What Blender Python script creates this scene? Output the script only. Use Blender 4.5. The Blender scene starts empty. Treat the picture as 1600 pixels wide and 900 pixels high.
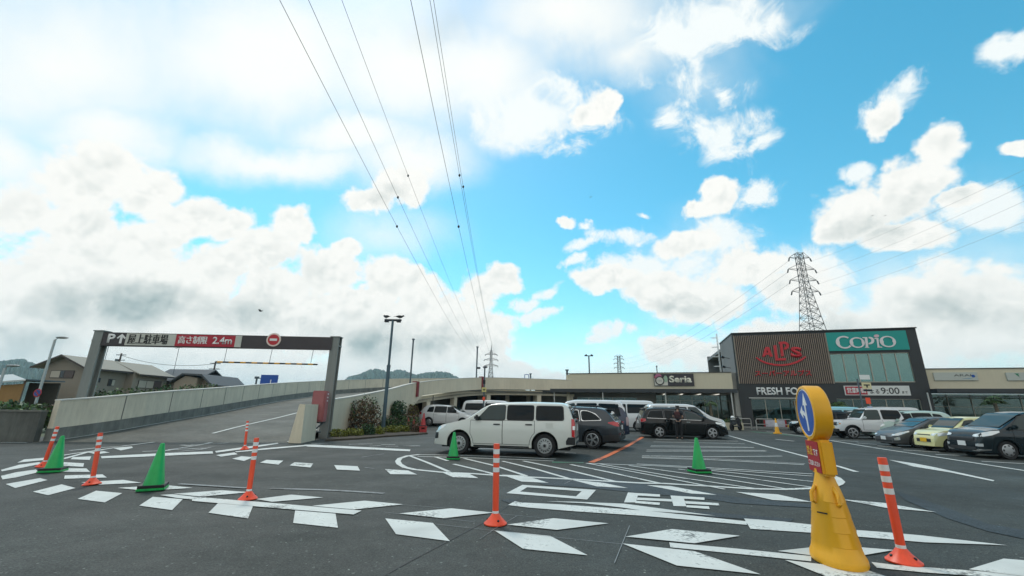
import bpy, bmesh, math, random
from mathutils import Vector, Matrix
R = math.radians
PI = math.pi
C = bpy.context.scene.collection
scn = bpy.context.scene
random.seed(11)

# ------------------------------------------------------------------ camera
CAM_H, FPX, PITCH, ROLL = 1.42, 662.0, R(15.7), R(0.8)
_f = Vector((0, math.cos(PITCH), math.sin(PITCH)))
_u0 = Vector((0, -math.sin(PITCH), math.cos(PITCH)))
_r0 = Vector((1, 0, 0))
_r = _r0*math.cos(ROLL) + _u0*math.sin(ROLL)
_u = -_r0*math.sin(ROLL) + _u0*math.cos(ROLL)
CAM = Vector((0, 0, CAM_H))
cd = bpy.data.cameras.new('camera')
cd.sensor_width = 36.0
cd.lens = FPX/1600*36
cd.clip_start = 0.05
cd.clip_end = 20000
cam = bpy.data.objects.new('camera', cd)
C.objects.link(cam)
m3 = Matrix((_r, _u, -_f)).transposed()
cam.matrix_world = Matrix.Translation(CAM) @ m3.to_4x4()
scn.camera = cam

def ray(px, py):
    """direction in the world of a point of the 1600x900 photograph"""
    return _r*((px-800)/FPX) + _u*((450-py)/FPX) + _f
def G(px, py, z=0.0):
    """the place on the level z that the photograph shows at a pixel"""
    d = ray(px, py)
    t = (z-CAM_H)/d.z
    return CAM + d*t
def A(px, py, Y):
    """the place at distance Y ahead"""
    d = ray(px, py)
    return CAM + d*(Y/d.y)

# ------------------------------------------------------------------ world, sun, exposure
SUN_EL, SUN_AZ = R(56), R(-28)          # azimuth from +Y, positive to the right
SKY_STR = 0.12
scn.view_settings.view_transform = 'Standard'
scn.view_settings.look = 'None'
scn.view_settings.gamma = 1.0
scn.view_settings.use_curve_mapping = False
scn.view_settings.exposure = 0.04
scn.render.engine = 'CYCLES'
scn.cycles.use_denoising = True
scn.cycles.max_bounces = 7
scn.cycles.transparent_max_bounces = 12

w = bpy.data.worlds.new('World')
scn.world = w
w.use_nodes = True
nt = w.node_tree
nt.nodes.clear()
def N(t, **kw):
    n = nt.nodes.new(t)
    for k, v in kw.items():
        setattr(n, k, v)
    return n
def L(a, b):
    nt.links.new(a, b)
def setin(inp, v):
    if hasattr(v, 'is_output'):
        L(v, inp)
    else:
        inp.default_value = v
def M(op, a, b=None, c=None, clamp=False):
    n = N('ShaderNodeMath', operation=op)
    n.use_clamp = clamp
    setin(n.inputs[0], a)
    if b is not None: setin(n.inputs[1], b)
    if c is not None: setin(n.inputs[2], c)
    return n.outputs[0]
def sstep(v, lo, hi, a=0.0, b=1.0):
    n = N('ShaderNodeMapRange', interpolation_type='SMOOTHSTEP')
    setin(n.inputs['Value'], v)
    n.inputs['From Min'].default_value = lo
    n.inputs['From Max'].default_value = hi
    n.inputs['To Min'].default_value = a
    n.inputs['To Max'].default_value = b
    return n.outputs[0]
def mixc(fac, a, b):
    n = N('ShaderNodeMix', data_type='RGBA')
    setin(n.inputs[0], fac)
    setin(n.inputs[6], a if hasattr(a, 'is_output') else (*a, 1))
    setin(n.inputs[7], b if hasattr(b, 'is_output') else (*b, 1))
    return n.outputs[2]
def noise(vec, scale, detail=6, rough=0.55, dist=0.0, lac=2.0):
    n = N('ShaderNodeTexNoise')
    L(vec, n.inputs['Vector'])
    n.inputs['Scale'].default_value = scale
    n.inputs['Detail'].default_value = detail
    n.inputs['Roughness'].default_value = rough
    n.inputs['Distortion'].default_value = dist
    n.inputs['Lacunarity'].default_value = lac
    return n

tc = N('ShaderNodeTexCoord')
dirv = tc.outputs['Generated']
sep = N('ShaderNodeSeparateXYZ'); L(dirv, sep.inputs[0])
az = M('ARCTAN2', sep.outputs[0], sep.outputs[1])
el = M('ARCSINE', sep.outputs[2])
sky = N('ShaderNodeTexSky', sky_type='NISHITA')
sky.sun_disc = False
sky.sun_elevation = SUN_EL
sky.sun_rotation = SUN_AZ
sky.air_density = 1.0
sky.dust_density = 0.35
sky.ozone_density = 1.5

def azel(px, py):
    d = ray(px, py).normalized()
    return math.atan2(d.x, d.y), math.asin(d.z)
# coordinates of the cloud field: azimuth / elevation, bent a little by noise so that outlines billow
wn = noise(dirv, 7.0, 5, 0.6)
wv = N('ShaderNodeVectorMath', operation='SUBTRACT'); L(wn.outputs['Color'], wv.inputs[0]); wv.inputs[1].default_value = (.5, .5, .5)
ws = N('ShaderNodeVectorMath', operation='SCALE'); L(wv.outputs[0], ws.inputs[0]); ws.inputs['Scale'].default_value = 0.10
cmb = N('ShaderNodeCombineXYZ'); L(az, cmb.inputs[0]); L(el, cmb.inputs[1])
wad = N('ShaderNodeVectorMath', operation='ADD'); L(cmb.outputs[0], wad.inputs[0]); L(ws.outputs[0], wad.inputs[1])
flat = N('ShaderNodeVectorMath', operation='MULTIPLY'); L(wad.outputs[0], flat.inputs[0]); flat.inputs[1].default_value = (1, 1, 0)
cvec = flat.outputs[0]

def field(blobs, vec):
    """smooth union of ellipses (px, py, rx, ry, turn, weight) -> height 0..1"""
    acc = None
    for b in blobs:
        px, py, rx, ry = b[:4]
        rot = b[4] if len(b) > 4 else 0
        wt = b[5] if len(b) > 5 else 1.0
        a0, e0 = azel(px, py)
        a1, e1 = azel(px+6, py); a2, e2 = azel(px, py-6)
        sx = math.hypot(a1-a0, e1-e0)/6; sy = math.hypot(a2-a0, e2-e0)/6
        base = math.atan2(e1-e0, a1-a0)
        gr = N('ShaderNodeTexGradient', gradient_type='SPHERICAL')
        L(vec, gr.inputs['Vector'])
        tm = gr.texture_mapping
        tm.vector_type = 'TEXTURE'
        tm.translation = (a0, e0, 0)
        tm.rotation = (0, 0, base+R(rot))
        tm.scale = (rx*sx*1.5, ry*sy*1.5, 1)
        v = M('MULTIPLY_ADD', gr.outputs['Fac'], 1.5*(wt+0.25), -0.5*(wt+0.25)-0.25*0.5)     # about wt at the centre, 0 on the rim
        acc = v if acc is None else M('SMOOTH_MAX', acc, v, 0.12)
    return acc
CUMULUS = [
    # the big bank at the left: the upper outline first, then its body
    (30, 330, 90, 70), (120, 290, 110, 80), (170, 260, 70, 50), (230, 300, 90, 55), (300, 340, 90, 60), (355, 355, 70, 48),
    (455, 350, 62, 56), (410, 400, 90, 60), (520, 420, 80, 60), (545, 385, 40, 26), (600, 440, 60, 72), (660, 470, 75, 68), (640, 440, 45, 36),
    (745, 460, 62, 50), (778, 440, 46, 48), (700, 490, 90, 60), (750, 530, 100, 70),
    (60, 480, 240, 190), (250, 480, 240, 170), (450, 500, 220, 130), (620, 540, 200, 100), (300, 580, 420, 100), (780, 585, 120, 60), (870, 600, 80, 34), (150, 400, 200, 120),
    (230, 375, 120, 65), (345, 420, 110, 65), (430, 455, 120, 75), (550, 475, 100, 60), (120, 350, 130, 70), (620, 500, 100, 50),
    # the lobe under the veil
    (632, 290, 75, 54), (575, 318, 60, 34),
    # single clouds of the middle and right
    (944, 165, 40, 54), (912, 185, 40, 26),
    (1120, 306, 66, 44), (1085, 330, 40, 24), (1060, 385, 86, 38), (878, 348, 30, 19),
    (960, 440, 110, 34), (1040, 460, 130, 50), (1180, 420, 100, 62), (1240, 460, 120, 80), (1110, 470, 130, 60),
    (1340, 320, 110, 66), (1300, 340, 60, 50), (1420, 290, 110, 76), (1470, 235, 70, 66), (1410, 360, 110, 44), (1500, 315, 60, 24),
    (1480, 490, 300, 140), (1280, 540, 260, 90), (1130, 560, 150, 46), (1050, 545, 90, 40),
    (1378, 185, 56, 36, 35), (1598, 246, 46, 22, 10),
]
WISPS = [
    (1410, 135, 60, 28, 35, .8), (1385, 165, 64, 42, 35, .8), (1130, 228, 105, 62, 0, .62), (1190, 215, 56, 34, 20, .6), (1085, 215, 50, 46, 0, .6), (1045, 182, 46, 36, 0, .55), (1080, 105, 56, 34, 20, .5), (1130, 152, 26, 34, 20),
    (1200, 300, 62, 32, 25), (960, 368, 70, 24, 0), (915, 380, 40, 14, 15), (1330, 266, 34, 22), (1580, 75, 66, 36, 20), (900, 407, 40, 13, 20), (855, 458, 40, 13, 20), (835, 497, 60, 13, 6),
    (815, 480, 30, 14, 10), (985, 520, 26, 18, 25), (912, 351, 18, 13), (1000, 335, 18, 10), (1140, 30, 150, 60), (1060, 60, 120, 60), (1500, 320, 70, 30, 10), (1000, 420, 140, 40), (1130, 375, 90, 40), (1280, 410, 100, 50),
    (820, 185, 170, 60, -5), (890, 150, 80, 60, 0, .6), (1020, 130, 90, 60, 0, .45), (1110, 130, 80, 50, 0, .35), (960, 520, 60, 20, 20), (1550, 330, 80, 40, 10),
]
VEIL = [
    (100, 100, 460, 260), (420, 100, 460, 210), (640, 110, 300, 190), (760, 110, 200, 150), (880, 30, 260, 130),
    (810, 195, 130, 56, 12), (980, 80, 170, 90, 0, .7), (1130, 20, 170, 70, 0, .5), (430, 250, 330, 55, -3),
    (1090, 130, 130, 110, 0, .3), (600, 365, 170, 70, 0, .45), (1000, 610, 800, 130, 0, .5), (1450, 480, 360, 210, 0, .55),
    (1090, 430, 190, 120, 0, .4), (0, 240, 180, 150, 0, .9), (170, 215, 230, 110), (640, 245, 170, 85), (560, 215, 220, 60),
]
DARKS = [
    (190, 475, 190, 60, 0, .9), (370, 485, 130, 48, 0, .6), (30, 540, 200, 60, 0, .6), (470, 415, 80, 30, 0, .3), (700, 22, 110, 75, 20, .55), (570, 530, 130, 50, 0, .7),
    (690, 535, 90, 45, 0, .6), (1500, 480, 190, 80, 0, .38), (1300, 510, 170, 50, 0, .45), (1400, 335, 150, 40, 20, .5), (1330, 355, 80, 34, 0, .4),
    (1540, 570, 190, 40, 0, .5), (1180, 500, 140, 45, 0, .4), (610, 310, 60, 30, 0, .35), (180, 610, 340, 40, 0, .3), (1060, 480, 110, 28, 0, .35),
]
front = sstep(sep.outputs[1], -0.15, 0.2)
n1 = noise(dirv, 8.0, 10, 0.64, 0.2)
n2 = noise(dirv, 3.0, 4, 0.5)
def puffs(vec):
    v = N('ShaderNodeTexVoronoi', feature='F1'); L(vec, v.inputs['Vector']); v.inputs['Scale'].default_value = 17.0
    v.inputs['Detail'].default_value = 2.0; v.inputs['Roughness'].default_value = 0.55; v.inputs['Lacunarity'].default_value = 2.3
    return v.outputs['Distance']
# puffs sit on slightly bent coordinates
pw = N('ShaderNodeVectorMath', operation='SCALE'); L(wv.outputs[0], pw.inputs[0]); pw.inputs['Scale'].default_value = 0.05
pv = N('ShaderNodeVectorMath', operation='ADD'); L(dirv, pv.inputs[0]); L(pw.outputs[0], pv.inputs[1])
vo = puffs(pv.outputs[0])
off = N('ShaderNodeVectorMath', operation='ADD'); L(pv.outputs[0], off.inputs[0]); off.inputs[1].default_value = (-0.008, -0.002, 0.016)
vob = puffs(off.outputs[0])
fc = field(CUMULUS, cvec)
rear = M('MULTIPLY_ADD', M('SUBTRACT', n2.outputs['Fac'], 0.40), 2.2, 0.35)
fcr = M('ADD', M('MULTIPLY', fc, front), M('MULTIPLY', rear, M('SUBTRACT', 1.0, front)))
dens = M('ADD', M('MULTIPLY', fcr, 1.3), M('MULTIPLY', M('SUBTRACT', n1.outputs['Fac'], 0.5), 1.15))
dens = M('ADD', dens, M('MULTIPLY', M('SUBTRACT', 0.42, vo), 0.42))
cover = sstep(dens, 0.07, 0.46)
core = sstep(dens, 0.2, 0.9)
slope = M('MULTIPLY', M('SUBTRACT', vob, vo), 0.42)
fd = M('MULTIPLY', field(DARKS, cvec), front)
dark = M('ADD', M('MULTIPLY', sstep(fd, -0.1, 0.9), 0.85), M('MULTIPLY', M('SUBTRACT', n2.outputs['Fac'], 0.55), 0.10))
dark = M('ADD', dark, M('MULTIPLY', M('SUBTRACT', n1.outputs['Fac'], 0.5), 0.16))
lit = M('SUBTRACT', M('ADD', 1.0, M('MULTIPLY', slope, core)), M('MULTIPLY', M('MULTIPLY', M('MAXIMUM', dark, 0.0), core), 0.95))
lit = M('SUBTRACT', lit, M('MULTIPLY', core, 0.05))
lit = M('MINIMUM', M('MAXIMUM', lit, 0.0), 1.0)
def sc(c): return tuple(x/SKY_STR for x in c)
ccol = mixc(lit, sc((0.32, 0.42, 0.42)), sc((1.0, 1.0, 0.955)))
fv = M('MULTIPLY', field(VEIL, cvec), front)
n3 = noise(dirv, 4.0, 5, 0.6, 0.5)
vd = M('ADD', fv, M('MULTIPLY', M('SUBTRACT', n3.outputs['Fac'], 0.5), 0.75))
veil = sstep(vd, -0.12, 1.05, 0.0, 0.96)
fw = M('MULTIPLY', field(WISPS, cvec), front)
n4 = noise(dirv, 13.0, 7, 0.64, 0.5)
wd = M('ADD', M('MULTIPLY', fw, 1.25), M('MULTIPLY', M('SUBTRACT', n4.outputs['Fac'], 0.5), 3.6))
wisp = M('MULTIPLY', sstep(wd, 0.05, 1.0, 0.0, 0.97), sstep(fw, -0.2, 0.15))
# the blue of the photograph: the sky model, pulled towards cyan
hs = N('ShaderNodeHueSaturation'); L(sky.outputs[0], hs.inputs['Color'])
hs.inputs['Hue'].default_value = 0.462; hs.inputs['Saturation'].default_value = 1.36; hs.inputs['Value'].default_value = 1.5
vcol = mixc(M('MULTIPLY', sstep(fd, 0.0, 0.9), 0.45), sc((1.02, 1.03, 0.985)), sc((0.40, 0.50, 0.48)))
c0 = mixc(veil, hs.outputs[0], vcol)
c0 = mixc(wisp, c0, sc((0.95, 1.0, 0.99)))
c1 = mixc(cover, c0, ccol)
low = sstep(el, 0.0, 0.16, 0.5, 0.0)
c2 = mixc(low, c1, sc((0.72, 0.84, 0.85)))
bg = N('ShaderNodeBackground'); L(c2, bg.inputs['Color']); bg.inputs['Strength'].default_value = SKY_STR
out = N('ShaderNodeOutputWorld'); L(bg.outputs[0], out.inputs['Surface'])
w.cycles.sampling_method = 'MANUAL'
w.cycles.sample_map_resolution = 512

sd = bpy.data.lights.new('sun', 'SUN')
sd.energy = 1.5
sd.angle = R(10)
sd.color = (1.0, 0.93, 0.82)
sun = bpy.data.objects.new('sun', sd)
C.objects.link(sun)
sv = Vector((math.sin(SUN_AZ)*math.cos(SUN_EL), math.cos(SUN_AZ)*math.cos(SUN_EL), math.sin(SUN_EL)))
sun.rotation_euler = sv.to_track_quat('Z', 'Y').to_euler()
# ------------------------------------------------------------------ materials
MATS = {}
def mat(name, col, rough=0.6, metal=0.0, var=0.0, vscale=3.0, bump=0.0, bscale=20.0, coat=0.0, spec=None, island=0.0, stretch=None, emit=None, dirt=0.0):
    if name in MATS: return MATS[name]
    m = bpy.data.materials.new(name); m.use_nodes = True
    t = m.node_tree; p = t.nodes['Principled BSDF']
    p.inputs['Base Color'].default_value = (*col, 1)
    p.inputs['Roughness'].default_value = rough
    p.inputs['Metallic'].default_value = metal
    if coat:
        p.inputs['Coat Weight'].default_value = coat; p.inputs['Coat Roughness'].default_value = 0.04
    if spec is not None: p.inputs['Specular IOR Level'].default_value = spec
    if emit:
        p.inputs['Emission Color'].default_value = (*emit[0], 1); p.inputs['Emission Strength'].default_value = emit[1]
    co = t.nodes.new('ShaderNodeTexCoord').outputs['Object']
    if stretch:
        mp = t.nodes.new('ShaderNodeMapping'); t.links.new(co, mp.inputs[0]); mp.inputs['Scale'].default_value = stretch; co = mp.outputs[0]
    cur = None
    def layer(cur, fac, lo, hi):
        mr = t.nodes.new('ShaderNodeMapRange'); t.links.new(fac, mr.inputs[0])
        mr.inputs[1].default_value = 0.25; mr.inputs[2].default_value = 0.75; mr.inputs[3].default_value = lo; mr.inputs[4].default_value = hi
        hs = t.nodes.new('ShaderNodeHueSaturation')
        t.links.new(mr.outputs[0], hs.inputs['Value'])
        if cur is None: hs.inputs['Color'].default_value = (*col, 1)
        else: t.links.new(cur, hs.inputs['Color'])
        return hs.outputs[0]
    if var:
        n = t.nodes.new('ShaderNodeTexNoise'); t.links.new(co, n.inputs['Vector']); n.inputs['Scale'].default_value = vscale; n.inputs['Detail'].default_value = 6; n.inputs['Roughness'].default_value = 0.6
        cur = layer(cur, n.outputs['Fac'], 1-var, 1+var)
    if dirt:
        n = t.nodes.new('ShaderNodeTexNoise'); mp = t.nodes.new('ShaderNodeMapping'); t.links.new(co, mp.inputs[0]); mp.inputs['Scale'].default_value = (6, 6, 0.8)
        t.links.new(mp.outputs[0], n.inputs['Vector']); n.inputs['Scale'].default_value = 1.0; n.inputs['Detail'].default_value = 8; n.inputs['Roughness'].default_value = 0.7
        cur = layer(cur, n.outputs['Fac'], 1-dirt, 1+dirt*0.4)
    if island:
        g = t.nodes.new('ShaderNodeNewGeometry')
        cur = layer(cur, g.outputs['Random Per Island'], 1-island, 1+island)
    if cur is not None: t.links.new(cur, p.inputs['Base Color'])
    if bump:
        n = t.nodes.new('ShaderNodeTexNoise'); t.links.new(co, n.inputs['Vector']); n.inputs['Scale'].default_value = bscale; n.inputs['Detail'].default_value = 4
        b = t.nodes.new('ShaderNodeBump'); t.links.new(n.outputs['Fac'], b.inputs['Height']); b.inputs['Strength'].default_value = bump; b.inputs['Distance'].default_value = 0.02
        t.links.new(b.outputs[0], p.inputs['Normal'])
    MATS[name] = m
    return m

def asphalt_mat(name, col, speck=1.0):
    m = bpy.data.materials.new(name); m.use_nodes = True
    t = m.node_tree; p = t.nodes['Principled BSDF']
    co = t.nodes.new('ShaderNodeTexCoord').outputs['Object']
    def nz(scale, det, rough=0.6, sc=None):
        c = co
        if sc:
            mp = t.nodes.new('ShaderNodeMapping'); t.links.new(co, mp.inputs[0]); mp.inputs['Scale'].default_value = sc; mp.inputs['Rotation'].default_value = (0, 0, R(20)); c = mp.outputs[0]
        n = t.nodes.new('ShaderNodeTexNoise'); t.links.new(c, n.inputs['Vector']); n.inputs['Scale'].default_value = scale; n.inputs['Detail'].default_value = det; n.inputs['Roughness'].default_value = rough
        return n.outputs['Fac']
    def mr(v, a, b, c, d):
        n = t.nodes.new('ShaderNodeMapRange'); t.links.new(v, n.inputs[0])
        for i, x in enumerate((a, b, c, d)): n.inputs[1+i].default_value = x
        return n.outputs[0]
    def mul(a, b):
        n = t.nodes.new('ShaderNodeMath'); n.operation = 'MULTIPLY'; t.links.new(a, n.inputs[0]); t.links.new(b, n.inputs[1]); return n.outputs[0]
    big = mr(nz(0.16, 6), .3, .7, .74, 1.24)
    tyre = mr(nz(0.5, 6, .65, (0.25, 1.6, 1)), .3, .7, .80, 1.18)
    mid = mr(nz(5.0, 7, .75), .3, .7, .76, 1.26)
    fine = mr(nz(60, 4, .75), .34, .66, .30, 1.9)
    v = t.nodes.new('ShaderNodeTexVoronoi'); t.links.new(co, v.inputs['Vector']); v.inputs['Scale'].default_value = 48
    sp = mr(v.outputs['Color'], .9, .97, 1.0, 1.0+3.2*speck)
    val = mul(mul(mul(big, tyre), mul(mid, fine)), sp)
    hs = t.nodes.new('ShaderNodeHueSaturation'); hs.inputs['Color'].default_value = (*col, 1); t.links.new(val, hs.inputs['Value'])
    t.links.new(hs.outputs[0], p.inputs['Base Color'])
    rg = mr(nz(0.7, 4), .3, .7, .62, .82); t.links.new(rg, p.inputs['Roughness'])
    p.inputs['Specular IOR Level'].default_value = 0.35
    b = t.nodes.new('ShaderNodeBump'); n = nz(140, 3); t.links.new(n, b.inputs['Height']); b.inputs['Strength'].default_value = 0.5; b.inputs['Distance'].default_value = 0.006
    t.links.new(b.outputs[0], p.inputs['Normal'])
    return m
def paint_mat(name, col, wear=0.5, under=(.06, .064, .06)):
    m = bpy.data.materials.new(name); m.use_nodes = True
    t = m.node_tree; p = t.nodes['Principled BSDF']; p.inputs['Roughness'].default_value = 0.65
    co = t.nodes.new('ShaderNodeTexCoord').outputs['Object']
    n = t.nodes.new('ShaderNodeTexNoise'); t.links.new(co, n.inputs['Vector']); n.inputs['Scale'].default_value = 22; n.inputs['Detail'].default_value = 9; n.inputs['Roughness'].default_value = 0.75
    n2 = t.nodes.new('ShaderNodeTexNoise'); t.links.new(co, n2.inputs['Vector']); n2.inputs['Scale'].default_value = 1.3; n2.inputs['Detail'].default_value = 5
    ad = t.nodes.new('ShaderNodeMath'); ad.operation = 'ADD'; t.links.new(n.outputs['Fac'], ad.inputs[0]); t.links.new(n2.outputs['Fac'], ad.inputs[1])
    mr = t.nodes.new('ShaderNodeMapRange'); t.links.new(ad.outputs[0], mr.inputs[0])
    lo = 1.30-0.28*wear
    mr.inputs[1].default_value = lo; mr.inputs[2].default_value = lo+0.16; mr.inputs[3].default_value = 0; mr.inputs[4].default_value = 0.9
    dm = t.nodes.new('ShaderNodeMapRange'); t.links.new(n2.outputs['Fac'], dm.inputs[0]); dm.inputs[1].default_value = .3; dm.inputs[2].default_value = .7; dm.inputs[3].default_value = .74; dm.inputs[4].default_value = 1.05
    hs = t.nodes.new('ShaderNodeHueSaturation'); hs.inputs['Color'].default_value = (*col, 1); t.links.new(dm.outputs[0], hs.inputs['Value'])
    mx = t.nodes.new('ShaderNodeMix'); mx.data_type = 'RGBA'; t.links.new(mr.outputs[0], mx.inputs[0]); t.links.new(hs.outputs[0], mx.inputs[6]); mx.inputs[7].default_value = (*under, 1)
    t.links.new(mx.outputs[2], p.inputs['Base Color'])
    MATS[name] = m
    return m
def glass_mat(name, tint, clear, ior=1.7, gcol=(.92, 1, .97)):
    """a pane: mirrors at grazing angles, lets part of the light through"""
    m = bpy.data.materials.new(name); m.use_nodes = True
    t = m.node_tree; t.nodes.clear()
    o = t.nodes.new('ShaderNodeOutputMaterial')
    tr = t.nodes.new('ShaderNodeBsdfTransparent'); tr.inputs[0].default_value = (*[c*clear for c in tint], 1)
    gl = t.nodes.new('ShaderNodeBsdfGlossy'); gl.inputs['Roughness'].default_value = 0.02; gl.inputs[0].default_value = (*gcol, 1)
    fr = t.nodes.new('ShaderNodeFresnel'); fr.inputs[0].default_value = ior
    mx = t.nodes.new('ShaderNodeMixShader'); t.links.new(fr.outputs[0], mx.inputs[0]); t.links.new(tr.outputs[0], mx.inputs[1]); t.links.new(gl.outputs[0], mx.inputs[2])
    t.links.new(mx.outputs[0], o.inputs[0])
    MATS[name] = m
    return m

# ------------------------------------------------------------------ mesh building
class MB:
    def __init__(self): self.b = bmesh.new()
    def face(self, pts):
        vs = [self.b.verts.new(p) for p in pts]
        try: return self.b.faces.new(vs)
        except ValueError: return None
    def box(self, c, s, rz=0, ry=0, rx=0, bev=0):
        ret = bmesh.ops.create_cube(self.b, size=1.0)
        m = Matrix.Translation(c) @ Matrix.Rotation(rz, 4, 'Z') @ Matrix.Rotation(ry, 4, 'Y') @ Matrix.Rotation(rx, 4, 'X') @ Matrix.Diagonal((*s, 1))
        bmesh.ops.transform(self.b, matrix=m, verts=ret['verts'])
        if bev:
            es = list({e for v in ret['verts'] for e in v.link_edges})
            bmesh.ops.bevel(self.b, geom=es, offset=bev, segments=2, affect='EDGES')
        return self
    def span(self, x0, x1, y0, y1, z0, z1, bev=0):
        return self.box(((x0+x1)/2, (y0+y1)/2, (z0+z1)/2), (abs(x1-x0), abs(y1-y0), abs(z1-z0)), bev=bev)
    def prism(self, pts, vec):
        """closed outline swept along vec"""
        v = Vector(vec)
        a = [self.b.verts.new(p) for p in pts]; c = [self.b.verts.new(Vector(p)+v) for p in pts]
        n = len(pts)
        self.b.faces.new(a[::-1]); self.b.faces.new(c)
        for i in range(n): self.b.faces.new((a[i], a[(i+1) % n], c[(i+1) % n], c[i]))
        return self
    def tube(self, pts, r, n=8, cap=True, r1=None):
        pts = [Vector(p) for p in pts]; rings = []
        k = len(pts)
        for i, p in enumerate(pts):
            d = (pts[min(i+1, k-1)]-pts[max(i-1, 0)]).normalized()
            up = Vector((0, 0, 1)) if abs(d.z) < .9 else Vector((1, 0, 0))
            a = d.cross(up).normalized(); bb = d.cross(a)
            rr = r if r1 is None else r+(r1-r)*i/(k-1)
            rings.append([self.b.verts.new(p+(a*math.cos(2*PI*j/n)+bb*math.sin(2*PI*j/n))*rr) for j in range(n)])
        for i in range(k-1):
            for j in range(n):
                self.b.faces.new((rings[i][j], rings[i][(j+1) % n], rings[i+1][(j+1) % n], rings[i+1][j]))
        if cap:
            self.b.faces.new(rings[0][::-1]); self.b.faces.new(rings[-1])
        return self
    def lathe(self, prof, n=24, m=None, sx=1, sy=1):
        """profile of (radius, height) turned round Z, then moved by m"""
        m = m or Matrix.Identity(4); rings = []
        for r, z in prof:
            if r < 1e-6: rings.append([self.b.verts.new(m @ Vector((0, 0, z)))])
            else: rings.append([self.b.verts.new(m @ Vector((r*sx*math.cos(2*PI*j/n), r*sy*math.sin(2*PI*j/n), z))) for j in range(n)])
        for i in range(len(rings)-1):
            p, q = rings[i], rings[i+1]
            for j in range(n):
                if len(p) == 1 and len(q) == 1: continue
                if len(p) == 1: self.b.faces.new((p[0], q[j], q[(j+1) % n]))
                elif len(q) == 1: self.b.faces.new((p[j], p[(j+1) % n], q[0]))
                else: self.b.faces.new((p[j], p[(j+1) % n], q[(j+1) % n], q[j]))
        return self
    def grid(self, rows):
        vs = [[self.b.verts.new(p) for p in r] for r in rows]
        for i in range(len(vs)-1):
            for j in range(len(vs[i])-1):
                try: self.b.faces.new((vs[i][j], vs[i][j+1], vs[i+1][j+1], vs[i+1][j]))
                except ValueError: pass
        return self
    def ball(self, c, r, seg=12, s=(1, 1, 1)):
        ret = bmesh.ops.create_uvsphere(self.b, u_segments=seg, v_segments=max(6, seg*2//3), radius=r)
        bmesh.ops.transform(self.b, matrix=Matrix.Translation(c) @ Matrix.Diagonal((*s, 1)), verts=ret['verts'])
        return self
    def leaves(self, c, rad, n, size, shell=0.5, flat=0.0, seed=None, box=False):
        """small leaf faces spread through an uneven crown"""
        rnd = random.Random(seed if seed is not None else random.random())
        ph = [rnd.uniform(0, 6.28) for _ in range(6)]
        for _ in range(n):
            while True:
                v = Vector((rnd.uniform(-1, 1), rnd.uniform(-1, 1), rnd.uniform(-1, 1)))
                if box:
                    k = max(abs(v.x), abs(v.y), abs(v.z)*1.0)
                    if (v.x**2+v.y**2) <= 1: break
                elif v.length <= 1: break
            if not box:
                d = v.normalized()
                lump = 1+0.16*math.sin(3.1*d.x*2+ph[0])*math.sin(2.7*d.y*2+ph[1])+0.12*math.sin(5*d.z+4*d.x+ph[2])
                rr = rnd.random()
                v = d*(shell+(1-shell)*rr**0.5)*lump
            p = Vector((v.x*rad[0], v.y*rad[1], v.z*rad[2]))+Vector(c)
            s = size*rnd.uniform(.6, 1.35)
            a = Vector((rnd.gauss(0, 1), rnd.gauss(0, 1), rnd.gauss(0, 1)*(1-flat))).normalized()
            b = a.cross(Vector((rnd.gauss(0, 1), rnd.gauss(0, 1), rnd.gauss(0, 1)))).normalized()*s*0.5
            a = a*s
            self.face((p-a*.5, p+b*.9, p+a*.6, p-b*.9))
        return self
    def build(self, name, m, parent=None, smooth=None):
        bmesh.ops.recalc_face_normals(self.b, faces=self.b.faces[:])
        me = bpy.data.meshes.new(name)
        if smooth is not None:
            ca = math.cos(R(smooth))
            for f in self.b.faces: f.smooth = True
            for e in self.b.edges:
                if len(e.link_faces) == 2 and e.link_faces[0].normal.dot(e.link_faces[1].normal) < ca: e.smooth = False
        self.b.to_mesh(me); self.b.free()
        me.materials.append(m)
        o = bpy.data.objects.new(name, me); C.objects.link(o)
        if parent: o.parent = parent
        return o
def tag(o, label=None, cat=None, group=None, kind=None):
    if label: o['label'] = label
    if cat: o['category'] = cat
    if group: o['group'] = group
    if kind: o['kind'] = kind
    return o
def thing(name, label, cat, loc=(0, 0, 0), rz=0, group=None, tilt=None):
    o = bpy.data.objects.new(name, None); C.objects.link(o)
    o.empty_display_size = 0.2
    o.location = loc
    o.rotation_euler = (tilt[0] if tilt else 0, tilt[1] if tilt else 0, rz)
    return tag(o, label, cat, group)
def kids(o): return [c for c in bpy.data.objects if c.parent == o]
def copy_tree(o, parent=None):
    c = o.copy(); C.objects.link(c)
    if parent: c.parent = parent
    for ch in kids(o): copy_tree(ch, c)
    return c
def struct(name, mb, m, smooth=None):
    return tag(mb.build(name, m, None, smooth), kind='structure')
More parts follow.
